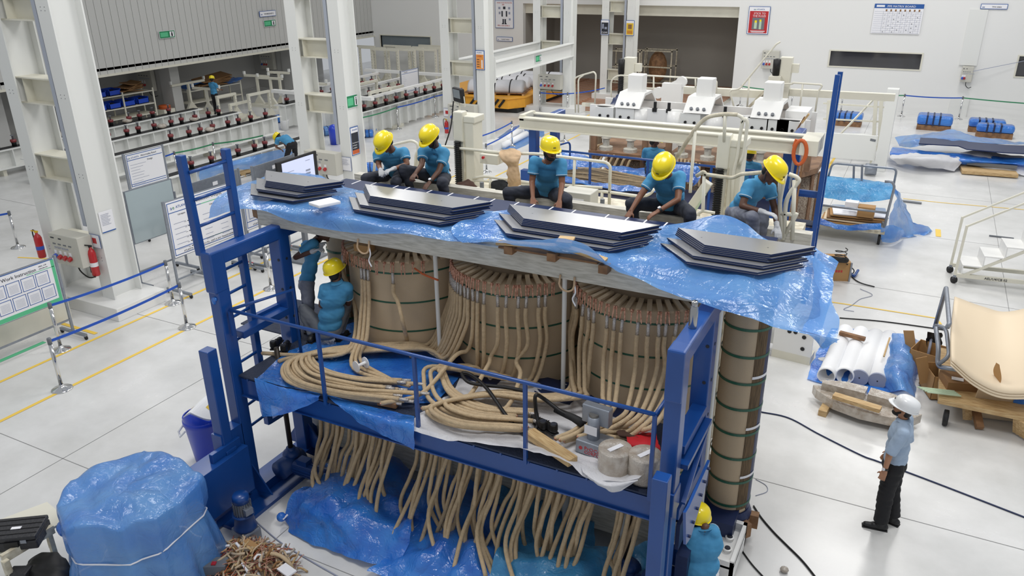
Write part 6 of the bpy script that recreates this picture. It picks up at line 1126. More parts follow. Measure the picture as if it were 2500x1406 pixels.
# shelf with blue totes
def shelf(x0, y0, x1, y1, zs, lab):
    t = thing('shelf_rack', lab, 'shelf', (x0, y0, 0)); dx, dy = x1-x0, y1-y0; d = V((dx, dy, 0)); nrm = V((-dy, dx, 0)).normalized()*.8
    for k in (0, .5, 1):
        for s in (0, 1): p = d*k+nrm*s; MB().bar(p, p+V((0, 0, zs[-1]+.15)), .05).build('upright', 'cream', t)
    for z in zs:
        MB().add([V((0, 0, z)), d+V((0, 0, z)), d+nrm+V((0, 0, z)), nrm+V((0, 0, z)), V((0, 0, z+.04)), d+V((0, 0, z+.04)), d+nrm+V((0, 0, z+.04)), nrm+V((0, 0, z+.04))], [(3, 2, 1, 0), (4, 5, 6, 7), (0, 1, 5, 4), (1, 2, 6, 5), (2, 3, 7, 6), (3, 0, 4, 7)]).build('shelf_board', 'cream', t)
    return t
def tote(p, rz, lab, wd=.55, s=None):
    t = thing('tote', lab, 'tote', p, rz, 'blue totes'); b = MB(); b.bb((-wd/2, -.3, 0), (wd/2, .3, .02)); b.bb((-wd/2, -.3, 0), (wd/2, -.28, .2)); b.bb((-wd/2, .28, 0), (wd/2, .3, .26)); b.bb((-wd/2, -.3, 0), (-wd/2+.02, .3, .26)); b.bb((wd/2-.02, -.3, 0), (wd/2, .3, .26)); b.build('bin', 'tote', t); MB().ell((0, 0, .12), (wd*.4, .22, .1), 10, 5).build('contents', 'black', t); return t
shelf(-30.2, 21.0, -30.0, 23.9, (.3, .72, 1.25), 'white rack with blue totes in the recess left of the recess column')
for i in range(4): tote((-30.5, 21.4+i*.7, .77), pi/2, 'blue tote on the lower shelf of the rack, %s from left' % ('first', 'second', 'third', 'fourth')[i])
tote((-30.5, 21.5, 1.3), pi/2, 'blue tote on the top shelf of the rack, first from left'); tote((-30.5, 22.2, 1.3), pi/2, 'blue tote on the top shelf of the rack, second from left')
for i in range(7): o = MB().box((0, 0, 0), (.5, 1.3, .03)).build('carton_sheet', 'carddark'); o.location = (-30.5, 23.0+.04*i, 1.34+.05*i); o.rotation_euler = (.1*(i % 3-1), .05*i-.1, .1*i); tag(o, 'brown cardboard sheet on the rack, %s from the bottom' % ('first', 'second', 'third', 'fourth', 'fifth', 'sixth', 'top')[i], 'cardboard', 'cardboard sheets on the rack')
tag(MB().lathe([(.22, 0), (.28, .04), (.22, .08), (.28, .12), (.22, .16)], (-30.3, 24.6, .35), 20).build('hose_coil', 'hook_orange', None, True), 'orange hose coil beside the rack', 'hose'); tag(MB().bb((-30.6, 24.3, 0), (-30.0, 24.9, .35)).build('crate', 'cream'), 'low crate under the orange hose coil', 'box')
shelf(-30.3, 26.0, -30.2, 29.2, (.3, .85), 'white table rack with cardboard in the recess behind the worker')
for i in range(6): o = MB().box((0, 0, 0), (.7, 1.9, .04)).build('carton_sheet', 'carddark'); o.location = (-30.6, 27.6+.06*i, 1.0+.06*i); o.rotation_euler = (.06*(i % 3-1), .04*i, .1*(i % 2)); tag(o, 'brown cardboard sheet on the table rack, %s from the bottom' % ('first', 'second', 'third', 'fourth', 'fifth', 'top')[i], 'cardboard', 'cardboard sheets on the table rack')
tag(sheet([[(-30.2, 26.1, .98), (-30.2, 26.7, 1.2), (-30.2, 27.2, 1.0)], [(-30.9, 26.1, 1.0), (-30.9, 26.7, 1.28), (-30.9, 27.2, 1.0)]], 8, 8, .08, 2, 61, .03).build('plastic_film', 'film_deep', None, True), 'blue film bundle at the left end of the table rack', 'plastic film')
tag(sheet([[(-30.1, 28.4, .95), (-30.1, 28.9, 1.0), (-30.1, 29.4, 1.1)], [(-30.9, 28.4, 1.0), (-30.9, 28.9, 1.12), (-30.9, 29.4, 1.05)]], 8, 8, .06, 2, 62, .03).build('plastic_film', 'film_deep', None, True), 'blue film at the right end of the table rack', 'plastic film')
# people of the left bay
c = V((-28.6, 26.0, 0)); J = dict(head=c+V((0, 0, 1.55)), neck=c+V((0, 0, 1.4)), hip=c+V((0, 0, .88)), shL=c+V((.18, 0, 1.33)), shR=c+V((-.18, 0, 1.33)), elL=c+V((.22, .1, 1.08)), elR=c+V((-.22, .1, 1.08)), haL=c+V((.12, .33, 1.05)), haR=c+V((-.12, .33, 1.05)), knL=c+V((.1, .02, .48)), knR=c+V((-.1, .02, .48)), anL=c+V((.1, 0, .09)), anR=c+V((-.1, 0, .09)))
J = {k: (V((2*c.x-v.x, v.y, v.z)) if k[-1] in 'LR' and k[:2] in ('sh', 'el', 'ha', 'kn', 'an') else v) for k, v in J.items()}
person('distant worker in yellow helmet standing with his back to us in the recess', J, bottom='trousers', face=(-.5, .85, -.2), seed=20)
q0 = ax(712, 425, -16.6); y_ = 18.8; H2 = lambda px, py: ay(px, py, y_)
J = dict(head=H2(679, 336), neck=H2(690, 334), hip=H2(713, 352), shL=H2(686, 338)+V((0, -.15, 0)), shR=H2(690, 336)+V((0, .17, 0)), elL=H2(682, 356)+V((0, -.15, 0)), elR=H2(686, 352)+V((0, .15, 0)), haL=H2(684, 364), haR=H2(690, 360)+V((0, .15, 0)), knL=H2(703, 385)+V((0, -.08, 0)), knR=H2(715, 385)+V((0, .12, 0)))
J['anL'] = V((J['knL'].x, J['knL'].y, .09)); J['anR'] = V((J['knR'].x+.05, J['knR'].y, .09))
person('worker in black trousers bending over left of the second laced column', J, bottom='trousers', face=(-.5, -.3, -.8), up=(-.8, -.2, .55), seed=21)
# films, bundles and bins in the left bay
tag(sheet([[az(490, 415, .7), az(560, 395, .75), az(640, 375, .8), az(700, 362, .75)], [az(485, 430, .5), az(560, 408, .6), az(640, 390, .6), az(718, 375, .5)], [az(488, 440, .3), az(560, 420, .35), az(640, 405, .35), az(722, 388, .25)]], 9, 8, .08, 2, 63, .04).build('plastic_film', 'film', None, True), 'long blue film over the pallets behind the left ladder', 'plastic film')
for i, (a, c) in enumerate(((500, 440), (580, 425), (650, 405))): p = az(a, c, 0); t = thing('pallet', 'pale pallet under the long blue film, %s from left' % ('first', 'second', 'third')[i], 'pallet', (p.x, p.y, 0), 1.2, 'pallets under the long film'); MB().bb((-.6, -.5, .1), (.6, .5, .14)).build('deck', 'wood', t); [MB().bb((-.6+k*.52, -.5, 0), (-.45+k*.52, .5, .1)).build('block', 'wood', t) for k in range(3)]
def bundle(px, py, z, r, L, rz, m, lab, grp=None, n=3):
    p = az(px, py, 0); t = thing('wrapped_bundle', lab, 'bundle', (p.x, p.y, 0), rz, grp); MB().lathe([(r*.85, -L/2), (r, -L/2+.05), (r*1.03, 0), (r, L/2-.05), (r*.8, L/2)], (0, 0, r*.8), 14, 'X', (1, .85)).build('roll', m, t, True)
    for k in range(n): x = -L/2+L*(k+1)/(n+1); MB().lathe([(r*1.04, -.015), (r*1.04, .015)], (x, 0, r*.8), 14, 'X', (1, .87)).build('band', 'blue_dark', t)
    return t
bundle(672, 300, .1, .2, .9, 1.1, 'film_deep', 'dark blue wrapped roll beside the white bucket left of the second column'); t = thing('bucket', 'white bucket left of the second column', 'bucket', tuple(az(697, 318, 0))); MB().lathe([(.14, 0), (.17, .4), (.18, .42), (.16, .42), (.14, .38)], n=20).build('pail', 'foam', t, True)
for i, (a, c) in enumerate(((795, 312), (812, 308), (800, 330))): bundle(a, c, .1, .22, .8, 1.1, 'film', 'blue wrapped bundle seen through the second column, %s' % ('left', 'right', 'lower')[i], 'bundles behind the second column')
t = thing('waste_bin', 'blue bin with rounded lid seen through the gap of the second column', 'bin', tuple(az(818, 352, 0))); MB().lathe([(.17, 0), (.2, .55), (.19, .62), (.12, .72), (0, .76)], n=20).build('body', 'bin_blue', t, True)
for a, c, lab in ((902, 325, 'blue wrapped bundle on a trolley right of the second column'), (905, 418, 'small blue wrapped bundle behind the leftmost seated worker'), (893, 335, 'blue wrapped bundle behind the right flange of the second column')): bundle(a, c, .1, .18, .6, .6, 'film_deep', lab)
# yellow transfer trolley with white wrapped coils
t = thing('transfer_trolley', 'yellow rail transfer trolley with black hazard stripes behind the third column', 'trolley', (0, 0, 0))
MB().prism([(-20.9, 31.4), (-16.4, 31.4), (-15.9, 32.2), (-15.9, 37.2), (-20.9, 37.2)], .62, .66).build('deck', 'orange', t); MB().prism([(-20.9, 31.45), (-16.45, 31.45), (-15.95, 32.2), (-15.95, 37.1), (-20.9, 37.1)], .2, .62).build('skirt', 'orange', t)
for x in (-18.4, -18.1, -17.5, -17.2, -16.9): MB().bar((x, 31.43, .25), (x+.3, 31.43, .6), .1, .02, (0, 1, 0)).build('hazard_stripe', 'black', t)
MB().bb((-20.7, 31.7, .02), (-16.1, 37.0, .2)).build('bogie', 'black', t); MB().cyl((-17.2, 31.44, .42), (-17.2, 31.36, .42), .09).build('lamp', 'red', t)
for i, (x, y, z, rz) in enumerate(((-17.6, 32.6, .78, .25), (-17.9, 33.8, .78, .25), (-17.2, 34.7, .78, .2), (-17.0, 35.6, .82, .1))):
    t = thing('wrapped_coil', 'white wrapped coil with black bands on the yellow trolley, %s from the front' % ('first', 'second', 'third', 'last')[i], 'coil', (x, y, z), rz, 'white wrapped coils')
    b = MB(); vs = []; n = 14
    for k, xx in enumerate((-1.3, -1.2, 1.2, 1.3)):
        s = .9 if k in (0, 3) else 1
        for j in range(n+1): a_ = pi*j/n; vs.append((xx, .5*s*cos(a_), .0+.5*s*sin(a_)))
    b.add(vs, [(i_*(n+1)+j, i_*(n+1)+j+1, (i_+1)*(n+1)+j+1, (i_+1)*(n+1)+j) for i_ in range(3) for j in range(n)]+[tuple(range(n+1)), tuple(3*(n+1)+j for j in range(n, -1, -1))]+[(i_*(n+1)+n, i_*(n+1), (i_+1)*(n+1), (i_+1)*(n+1)+n) for i_ in range(3)]); b.build('wrapping', 'bag_white', t, True)
    for xx in (-.7, 0, .7): MB().tube([(xx, .51*cos(pi*j/14), .51*sin(pi*j/14)) for j in range(15)], .025, 5).build('band', 'black', t)
    p2 = thing('pallet', 'brown slatted pallet under the %s white wrapped coil' % ('first', 'second', 'third', 'last')[i], 'pallet', (x, y, .66), rz, 'pallets on the trolley'); MB().bb((-1.4, -.55, .07), (1.4, .55, .12)).build('deck', 'wood_dark', p2); [MB().bb((-1.35+k*.66, -.55, 0), (-1.25+k*.66, .55, .07)).build('block', 'wood', p2) for k in range(5)]
# white tubes on blue film behind the columns
tag(sheet([[az(1195, 350, .02), az(1250, 312, .02), az(1300, 292, .02)], [az(1225, 362, .03), az(1275, 330, .03), az(1325, 310, .03)], [az(1245, 372, .02), az(1290, 350, .02), az(1330, 330, .02)]], 8, 8, .03, 2, 66, .04).build('plastic_film', 'film', None, True), 'blue film on the floor under the white tubes behind the third column', 'plastic film')
for i, (a, c, e, f) in enumerate(((1215, 352, 1275, 322), (1228, 356, 1285, 327), (1222, 345, 1270, 318))): p, q_ = az(a, c, .12+.1*(i == 2)), az(e, f, .12+.1*(i == 2)); t = tag(MB().cyl(p, q_, .12, n=18).build('tube', 'foam', None, True), 'white tube on blue film behind the third column, %s' % ('left', 'right', 'upper')[i], 'tube', 'white tubes behind the third column')
# safety cage and mesh trolley inside the loading bay
for i, (x, y, lab) in enumerate(((-13.4, 40.6, 'cream wheeled cage trolley with a brown sack in the loading bay'), (-14.9, 40.0, 'cream wheeled cage seen between the legs of the farthest column'))):
    t = thing('cage_trolley', lab, 'trolley', (x, y, 0)); 
    for dx in (-.0, 1.6):
        for dy in (0, .9): MB().bb((dx, dy, .15), (dx+.06, dy+.06, 2.0)).build('post', 'cream_dirty', t)
    for z in (.3, 1.1, 1.9): MB().bb((0, 0, z), (1.66, .05, z+.06)).build('rail', 'cream_dirty', t); MB().bb((0, .9, z), (1.66, .95, z+.06)).build('rail', 'cream_dirty', t)
    if i == 0: MB().ell((.8, .45, 1.1), (.5, .35, .8), 12, 8).build('sack', 'wood_dark', t)
# ================================================================ right side of the hall
def bundle2(px, py, L, wd, h, lab, n=3):
    p = az(px, py, 0); t = thing('wrapped_bundle', lab, 'bundle', (p.x, p.y, .2), 0, 'blue wrapped bundles at the far right'); b = MB(); b.box((0, 0, h/2), (L, wd, h)); o = b.build('roll', 'film_deep', t, bevel=.1)
    for k in range(n): x = -L*.18+L*.36*k/(n-1)-.05; MB().box((x, 0, h/2), (.06, wd*1.02, h*1.02)).build('band', 'blue_dark', t)
    MB().bb((-L*.48, -wd*.45, -.2), (L*.48, wd*.45, 0)).build('pallet', 'wood_dark', t)
bundle2(2278, 315, 1.25, .8, .38, 'blue wrapped bundle on dark timber, left one at the far right'); bundle2(2405, 322, 1.25, .6, .3, 'blue wrapped bundle behind another one at the far right'); bundle2(2425, 335, 1.25, .5, .3, 'blue wrapped bundle in front of another one at the far right'); bundle2(2065, 305, 1.2, .7, .32, 'blue wrapped bundle behind the white gantry', 3)
def S9(rows, amp, seed, m, lab, fs=2, e=.03, cat='plastic film', nm='plastic_film'): return tag(sheet([[az(*p) for p in r] for r in rows], 9, 8, amp, fs, seed, e).build(nm, m, None, True), lab, cat)
t = thing('core_sheet_stack', 'long stack of dark blue core sheets with bent ends on the blue film at right', 'steel sheets', (0, 0, 0))
for k in range(6):
    z = .42+.035*k; b = MB(); pts = [az(2243, 352-0*k, z), az(2340, 358, z), az(2360, 366, z), az(2450, 374, z), az(2530, 378, z)]; pb_ = [az(2247, 338, z), az(2345, 342, z), az(2365, 348, z), az(2455, 356, z), az(2530, 358, z)]
    vs = pts+pb_; n = 5; b.add(vs+[v+V((0, 0, .03)) for v in vs], [(i, i+1, n+i+1, n+i) for i in range(4)]+[(2*n+i, 3*n+i, 3*n+i+1, 2*n+i+1) for i in range(4)]+[(i, 2*n+i, 2*n+i+1, i+1) for i in range(4)]+[(0, n, 3*n, 2*n)]); b.build('core_sheet', 'core_edge', t)
S9([[(2185, 335, .3), (2250, 325, .6), (2330, 318, .72), (2400, 335, .6), (2500, 345, .6)], [(2192, 350, .25), (2240, 342, .55), (2330, 338, .66), (2400, 346, .62), (2500, 352, .6)], [(2195, 357, .15), (2225, 360, .3), (2250, 355, .45), (2260, 352, .5), (2262, 350, .5)]], .06, 71, 'film', 'blue film folded over the back of the dark core sheets at right')
S9([[(2180, 358, .35), (2260, 368, .38), (2380, 378, .38), (2500, 388, .38)], [(2172, 375, .3), (2260, 382, .36), (2380, 392, .36), (2510, 402, .36)], [(2180, 385, .1), (2265, 395, .2), (2380, 402, .2), (2510, 408, .2)]], .04, 72, 'film_deep', 'blue film lying under the dark core sheets at right')
S9([[(2180, 374, .3), (2230, 370, .35), (2290, 375, .35), (2350, 378, .3)], [(2172, 385, .25), (2230, 385, .45), (2300, 388, .45), (2352, 392, .3)], [(2190, 400, .1), (2240, 406, .12), (2300, 412, .12), (2330, 418, .05)]], .06, 73, 'bag_white', 'white crumpled sheet in front of the blue film at right, left part', 2, .03, 'sheet', 'sheeting')
S9([[(2345, 372, .4), (2390, 365, .5), (2440, 372, .45), (2510, 385, .4)], [(2350, 392, .2), (2400, 392, .3), (2450, 402, .25), (2510, 408, .2)], [(2340, 405, .05), (2400, 412, .1), (2460, 420, .08), (2520, 432, .05)]], .06, 74, 'bag_white', 'white crumpled sheet at the right picture edge beside the blue film', 2, .03, 'sheet', 'sheeting')
tag(MB().bar(az(2345, 412, .08), az(2480, 422, .08), .9, .1).build('pallet_board', 'wood'), 'pale pallet edge showing between the white sheets at right', 'pallet'); tag(MB().bb(tuple(az(2360, 402, .2)), tuple(az(2480, 392, .3))).build('steel_sheet', 'grey_dark'), 'dark steel sheets between the white sheets at right', 'steel sheets')
# cart under blue tarpaulin
t = thing('tarp_cart', 'tubular steel cart holding scrap cardboard and boards, half under a blue tarpaulin', 'cart', (0, 0, 0)); c0, c1 = az(1985, 548, .0), az(2160, 575, 0); yc = c0.y-.0
MB().bb((c0.x-.1, yc-1.0, .28), (c1.x+.0, yc+.6, .36)).build('cart_deck', 'cream_dirty', t)
y1_ = yc-1.0; T_ = lambda a, c, y: ay(a, c, y)
tub([T_(2158, 555, y1_), T_(2184, 455, y1_), T_(2178, 443, y1_), T_(2160, 443, y1_)], .03, 'galv', 'frame_tube', t); tub([T_(2022, 432, yc+.6), T_(2032, 398, yc+.6), T_(2190, 412, yc+.6), T_(2182, 450, yc+.6)], .028, 'galv', 'frame_tube', t); MB().tube([T_(2000, 500, y1_), T_(2168, 520, y1_)], .028, 8).build('frame_tube', 'galv', t, True)
for px in (2105, 2085): MB().bar(T_(px, 402, yc+.5), T_(px-3, 490, yc+.5), .05).build('frame_post', 'galv', t)
for x in (c0.x, c1.x-.1):
    for y in (yc-.9, yc+.5): MB().cyl((x-.03, y, .12), (x+.03, y, .12), .12).build('caster', 'rubber', t, True)
tag(sheet([[T_(2010, 428, yc+.6), T_(2085, 435, yc+.6), T_(2175, 445, yc+.55)], [T_(2005, 450, yc+.2), T_(2085, 455, yc+.1), T_(2180, 460, yc)], [T_(2005, 480, yc-.1), T_(2085, 492, yc-.2), T_(2178, 488, yc-.3)]], 9, 8, .06, 2.5, 75, .03).build('tarpaulin', 'tarp_cyan', None, True), 'light blue tarpaulin roof tied over the cart', 'tarpaulin')
tag(sheet([[T_(1990, 450, yc+.5), T_(1970, 470, yc+.3), T_(1950, 490, yc)], [T_(1990, 490, yc), T_(1965, 510, yc-.2), T_(1950, 530, yc-.4)], [T_(1985, 545, yc-.6), T_(1960, 560, yc-.7), T_(1955, 555, yc-.6)]], 9, 9, .06, 2.5, 76, .04).build('tarpaulin', 'tarp_cyan', None, True), 'blue tarpaulin hanging down at the left side of the cart', 'tarpaulin')
tag(sheet([[T_(2175, 440, yc+.5), T_(2190, 470, yc+.2), az(2210, 500, .4)], [T_(2185, 480, yc-.3), az(2215, 530, .4), az(2235, 545, .25)], [T_(2175, 540, yc-.9), az(2215, 565, .12), az(2280, 560, .03)], [az(2150, 585, .1), az(2200, 580, .05), az(2265, 572, .02)]], 9, 9, .08, 2.5, 77, .04).build('tarpaulin', 'film', None, True), 'blue tarpaulin sliding off the right side of the cart onto the floor', 'tarpaulin')
tag(sheet([[T_(1995, 530, y1_), T_(2060, 548, y1_), T_(2150, 545, y1_)], [T_(1990, 545, y1_-.05), T_(2070, 562, y1_-.08), T_(2150, 560, y1_-.05)]], 9, 6, .05, 3, 78, .03).build('tarpaulin', 'film_deep', None, True), 'blue tarpaulin edge sagging along the front of the cart', 'tarpaulin')
tag(sheet([[T_(2150, 555, y1_), T_(2175, 550, y1_), T_(2205, 560, y1_)], [az(2152, 590, .1), az(2185, 592, .08), az(2210, 575, .05)]], 9, 8, .04, 4, 79, .02).build('plastic_film', 'film', None, True), 'clear blue bag corner hanging at the front right of the cart', 'plastic film')
for i, (m, n) in enumerate((('card', 'brown'), ('board', 'pale'), ('carddark', 'dark brown'), ('card', 'light brown'), ('paper', 'white'))):
    z = .38+.05*i; o = MB().box((0, 0, 0), (1.25, .8, .03)).build('board', m); o.location = ((c0.x+c1.x)/2+.05*i, yc-.45+.04*i, z); o.rotation_euler = (0, .02*(i % 2), .04*i); tag(o, '%s board lying on the covered cart, %s from the bottom' % (n, ('first', 'second', 'third', 'fourth', 'top')[i]), 'board', 'boards on the covered cart')
o = MB().box((0, 0, 0), (.38, .3, .25)).build('carton', 'card'); o.location = tuple(T_(2115, 515, yc-.6)); tag(o, 'small brown carton on the covered cart', 'box'); o = MB().box((0, 0, 0), (.3, .25, .12)).build('carton', 'paper'); o.location = tuple(T_(2080, 497, yc-.5)); tag(o, 'white box beside the carton on the covered cart', 'box')
o = MB().bar(az(2200, 490, .02), az(2250, 496, .02), .12, .03).build('steel_bar', 'grey_dark'); tag(o, 'grey steel bar on the floor right of the covered cart', 'bar')
# box with cable
p = az(2040, 680, 0); t = thing('wooden_crate', 'brown plywood box with metal edges beside the hanging film, black tool on it', 'box', (p.x-.05, p.y+.1, 0), .35); MB().bb((-.3, -.25, 0), (.25, .3, .42)).build('body', 'card', t)
b = MB()
for x in (-.3, .25):
    for y in (-.25, .3): b.box((x, y, .21), (.035, .035, .43))
b.build('metal_edge', 'galv', t); [MB().bb((-.2+.05*k, -.254, .2), (-.165+.05*k, -.25, .25)).build('stencil', 'red', t) for k in range(6)]
p = az(2050, 640, .45); t = thing('power_tool', 'black power tool with coiled cord on the plywood box', 'tool', (p.x, p.y, .43), .3); MB().cap((-.18, 0, .08), (.12, 0, .07), .07, .06).build('body', 'rubber', t, True); MB().tube([(.12*cos(a*.7), .1*sin(a*.7), .13+.01*a) for a in range(20)], .01, 6).build('cord', 'black', t, True)
tag(MB().tube(cr([az(2068, 645, .4), az(2085, 660, .1), az(2080, 675, .02), az(2100, 690, .02), az(2135, 700, .02)], 6), .012, 6).build('cable', 'black', None, True), 'black cable with plug lying right of the plywood box', 'cable'); tag(MB().tube(cr([az(2078, 668, .03), az(2085, 674, .05), az(2095, 660, .08)], 5), .03, 7).build('hose', 'blue', None, True), 'short blue hose piece beside the plywood box', 'hose')
tag(MB().tube(cr([az(2100, 705, .01), az(2130, 720, .01), az(2100, 730, .01), az(2080, 745, .01), az(2060, 755, .01), az(2085, 760, .01)], 6), .006, 5).build('wire', 'ink_light', None, True), 'thin grey wire curled on the floor below the plywood box', 'wire')
# white steps
t = thing('step_ladder', 'white wheeled step platform with handrails at the right edge', 'steps', (0, 0, 0)); s0 = az(2327, 690, 0); s1 = az(2312, 665, 0); z_ = .18; W1 = .62; X0 = s0.x; Y0 = s0.y
dirx = V((1, .12, 0)).normalized(); diry = V((-.12, 1, 0)); 
for i in range(4):
    a = V((X0+.1, Y0, 0))+dirx*.36*i; h = .42+.24*i
    b = MB(); b.add([a+V((0, 0, h-.24)), a+V((0, 0, h)), a+dirx*.36+V((0, 0, h)), a+dirx*.36+diry*W1+V((0, 0, h)), a+diry*W1+V((0, 0, h)), a+diry*W1+V((0, 0, h-.24))], [(0, 1, 4, 5), (1, 2, 3, 4)]); o = b.build('step', 'offwhite', t); m_ = o.modifiers.new('s', 'SOLIDIFY'); m_.thickness = .03
for s in (0, 1):
    f0 = V((X0, Y0, 0))+diry*W1*s
    MB().bar(f0+V((.0, 0, z_)), f0+dirx*1.9+V((0, 0, z_)), .06, .08).build('base_beam', 'cream', t); MB().bar(f0+dirx*.15+V((0, 0, z_)), f0+dirx*1.7+V((0, 0, 1.2)), .05).build('stringer', 'cream', t)
    MB().bar(f0+V((0, 0, z_)), f0+V((0.02, 0, 1.28)), .05).build('post', 'cream', t); MB().bar(f0+V((.02, 0, 1.26)), f0+dirx*1.5+V((0, 0, 2.2)), .035).build('handrail', 'cream', t); MB().bar(f0+dirx*1.5+V((0, 0, z_)), f0+dirx*1.5+V((0, 0, 2.2)), .05).build('post', 'cream', t)
    for k in (0, 1.55): c = f0+dirx*k; MB().cyl(c+V((-.03, -.02, .07)), c+V((.03, .02, .07)), .07, n=16).build('caster', 'rubber', t, True); MB().box(c+V((0, 0, .14)), (.06, .06, .08)).build('caster_fork', 'galv', t)
text('AEL/U4/CB 02', 'stencil', 'ink', t, planeM(tuple(V((X0, Y0, z_-.02))+dirx*.55+V((0, -.035, 0))), tuple(dirx), (0, 0, 1)), .07)
tag(MB().bar(az(2415, 575, .02), az(2475, 582, .02), .04, .03).build('steel_bar', 'grey_dark'), 'dark flat bar on the floor left of the upper steps', 'bar')
# cart with big bent board
t = thing('board_cart', 'tubular steel cart at the right edge carrying the large bent pale board', 'cart', (0, 0, 0)); yb = 12.6
tub([ay(2282, 800, 13.9), ay(2310, 700, 13.9), ay(2318, 790, 12.4), ay(2312, 800, 12.4)], .035, 'galv', 'frame_tube', t, .08); tub([ay(2285, 800, 12.9), ay(2292, 850, 12.6), ay(2288, 895, 12.5), ay(2335, 902, 12.1)], .035, 'galv', 'frame_tube', t); tub([ay(2283, 795, 13.0), ay(2310, 800, 12.8), ay(2318, 870, 12.4), ay(2290, 890, 12.4)], .03, 'galv', 'frame_tube', t)
MB().bb((.95, 11.75, .35), (3.2, 13.6, .42)).build('cart_deck', 'wood', t)
for x, y in ((1.1, 11.8), (2.9, 11.9), (1.2, 13.4)): MB().cyl((x-.03, y, .12), (x+.03, y, .12), .12).build('caster', 'rubber', t, True)
for k in range(3):
    dz = -.03*k; rows = []
    for pts in ([(2330, 725), (2400, 750), (2460, 762), (2560, 740)], [(2322, 800), (2390, 840), (2460, 860), (2560, 850)], [(2322, 880), (2380, 930), (2450, 960), (2560, 960)]):
        i = len(rows); yy = (13.6, 12.5, 11.75)[i]; rows.append([ay(a, c+k*2, yy-.02*k)+V((0, 0, dz)) for a, c in pts])
    o = sheet(rows, 6, 6, 0, 1, 0, 0).build('bent_board', 'board', None, True); m_ = o.modifiers.new('s', 'SOLIDIFY'); m_.thickness = .012
    tag(o, ('large pale board bent like a trough, topmost on the cart at the right edge', 'pale board just beneath the top bent board', 'lowest of the bent pale boards on the right cart')[k], 'board', 'bent pale boards')
o = sheet([[ay(2432, 885, 12.0), ay(2425, 905, 12.0), ay(2432, 935, 12.0)], [ay(2440, 890, 11.95), ay(2445, 925, 11.9), ay(2436, 948, 11.9)]], 5, 5, 0).build('curled_strip', 'card', None, True); tag(o, 'small curled board strip standing on the bent board', 'board')
def ob(px, py, z, d, rz, m, lab, cat='box', nm='carton', tilt=(0, 0), bev=0, grp=None):
    o = MB().box((0, 0, 0), d).build(nm, m, bevel=bev); o.location = tuple(az(px, py, z)); o.rotation_euler = (tilt[0], tilt[1], rz); return tag(o, lab, cat, grp)
def opencarton(px, py, d, rz, lab, fl=True):
    p = az(px, py, 0); t = thing('carton', lab, 'box', (p.x, p.y, .02), rz); w_, l_, h = d; b = MB(); b.bb((-w_/2, -l_/2, 0), (w_/2, l_/2, .01)); b.bb((-w_/2, -l_/2, 0), (w_/2, -l_/2+.01, h)); b.bb((-w_/2, l_/2-.01, 0), (w_/2, l_/2, h)); b.bb((-w_/2, -l_/2, 0), (-w_/2+.01, l_/2, h)); b.bb((w_/2-.01, -l_/2, 0), (w_/2, l_/2, h)); b.build('body', 'card', t)
    for s, dd in ((-1, .25), (1, .3)): MB().bar((s*w_/2, 0, h), (s*(w_/2+.16), 0, h+dd-.3), .01, l_*.95, (0, 0, 1)).build('flap', 'card', t)
    return t
opencarton(2300, 960, (.55, .5, .4), .35, 'open brown carton with flaps in front of the cart at right'); opencarton(2270, 905, (.6, .5, .38), -.3, 'tilted brown carton behind the blue film roll at right')
ob(2345, 935, .45, (.5, .4, .2), .3, 'carddark', 'brown carton with a white label and print on the right cart'); o = MB().box((0, 0, 0), (.16, .1, .004)).build('paper_label', 'paper'); o.location = tuple(az(2338, 925, .56)); tag(o, 'white label sheet on the printed brown carton', 'label')
for i, (a, c, e, f) in enumerate(((2360, 960, 2362, 1025), (2372, 945, 2392, 1045), (2355, 955, 2345, 985))): tag(MB().bar(az(a, c, .4), az(e, f, .05), .1, .08).build('timber', 'wood_dark' if i == 1 else 'wood'), 'timber post leaning on the right cart, %s' % ('left', 'right', 'short back one')[i], 'timber', 'timbers leaning on the right cart')
for i in range(4): ob(2435, 985+7*i, .35-.08*i, (.62, .03, .5), .2, 'kraft', 'brown board standing below the bent boards, %s' % ('first', 'second', 'third', 'front')[i], 'board', 'board', (.25, 0), 0, 'standing boards at right')
for i in range(5): o = MB().tube([az(2240+6*i, 945+3*i, .5), az(2330+4*i, 955+3*i, .45)], .012, 6).build('strip', 'sleeve_green'); tag(o, 'pale green plastic strip across the open carton, %s' % ('first', 'second', 'third', 'fourth', 'fifth')[i], 'strip', 'pale green strips')
tag(sheet([[az(2480, 960, .6), az(2510, 965, .6)], [az(2470, 1000, .3), az(2515, 1005, .3)], [az(2475, 1030, .1), az(2520, 1040, .1)]], 6, 6, .05, 4, 84, .02).build('plastic_film', 'film_deep', None, True), 'dark blue film bundle at the right picture edge', 'plastic film')
for i in range(5): tag(MB().bar(az(2480+7*i, 1020+4*i, .35), az(2478+8*i, 1055+5*i, .05), .06, .03).build('lath', 'wood'), 'pale wooden lath at the right picture edge, %s from left' % ('first', 'second', 'third', 'fourth', 'fifth')[i], 'lath', 'laths at the right edge')
tag(MB().lathe([(.2, -.02), (.22, 0), (.2, .02)], tuple(az(2268, 850, .25)), 24, 'X').build('hose_ring', 'ink_light', None, True), 'thin hose ring hanging behind the right cart frame', 'hose'); tag(sheet([[az(2270, 815, .6), az(2295, 810, .6)], [az(2262, 840, .35), az(2300, 840, .35)], [az(2270, 862, .2), az(2292, 862, .2)]], 6, 6, .06, 5, 85, .02).build('cloth', 'black', None, True), 'black cloth hanging on the frame of the right cart', 'cloth')
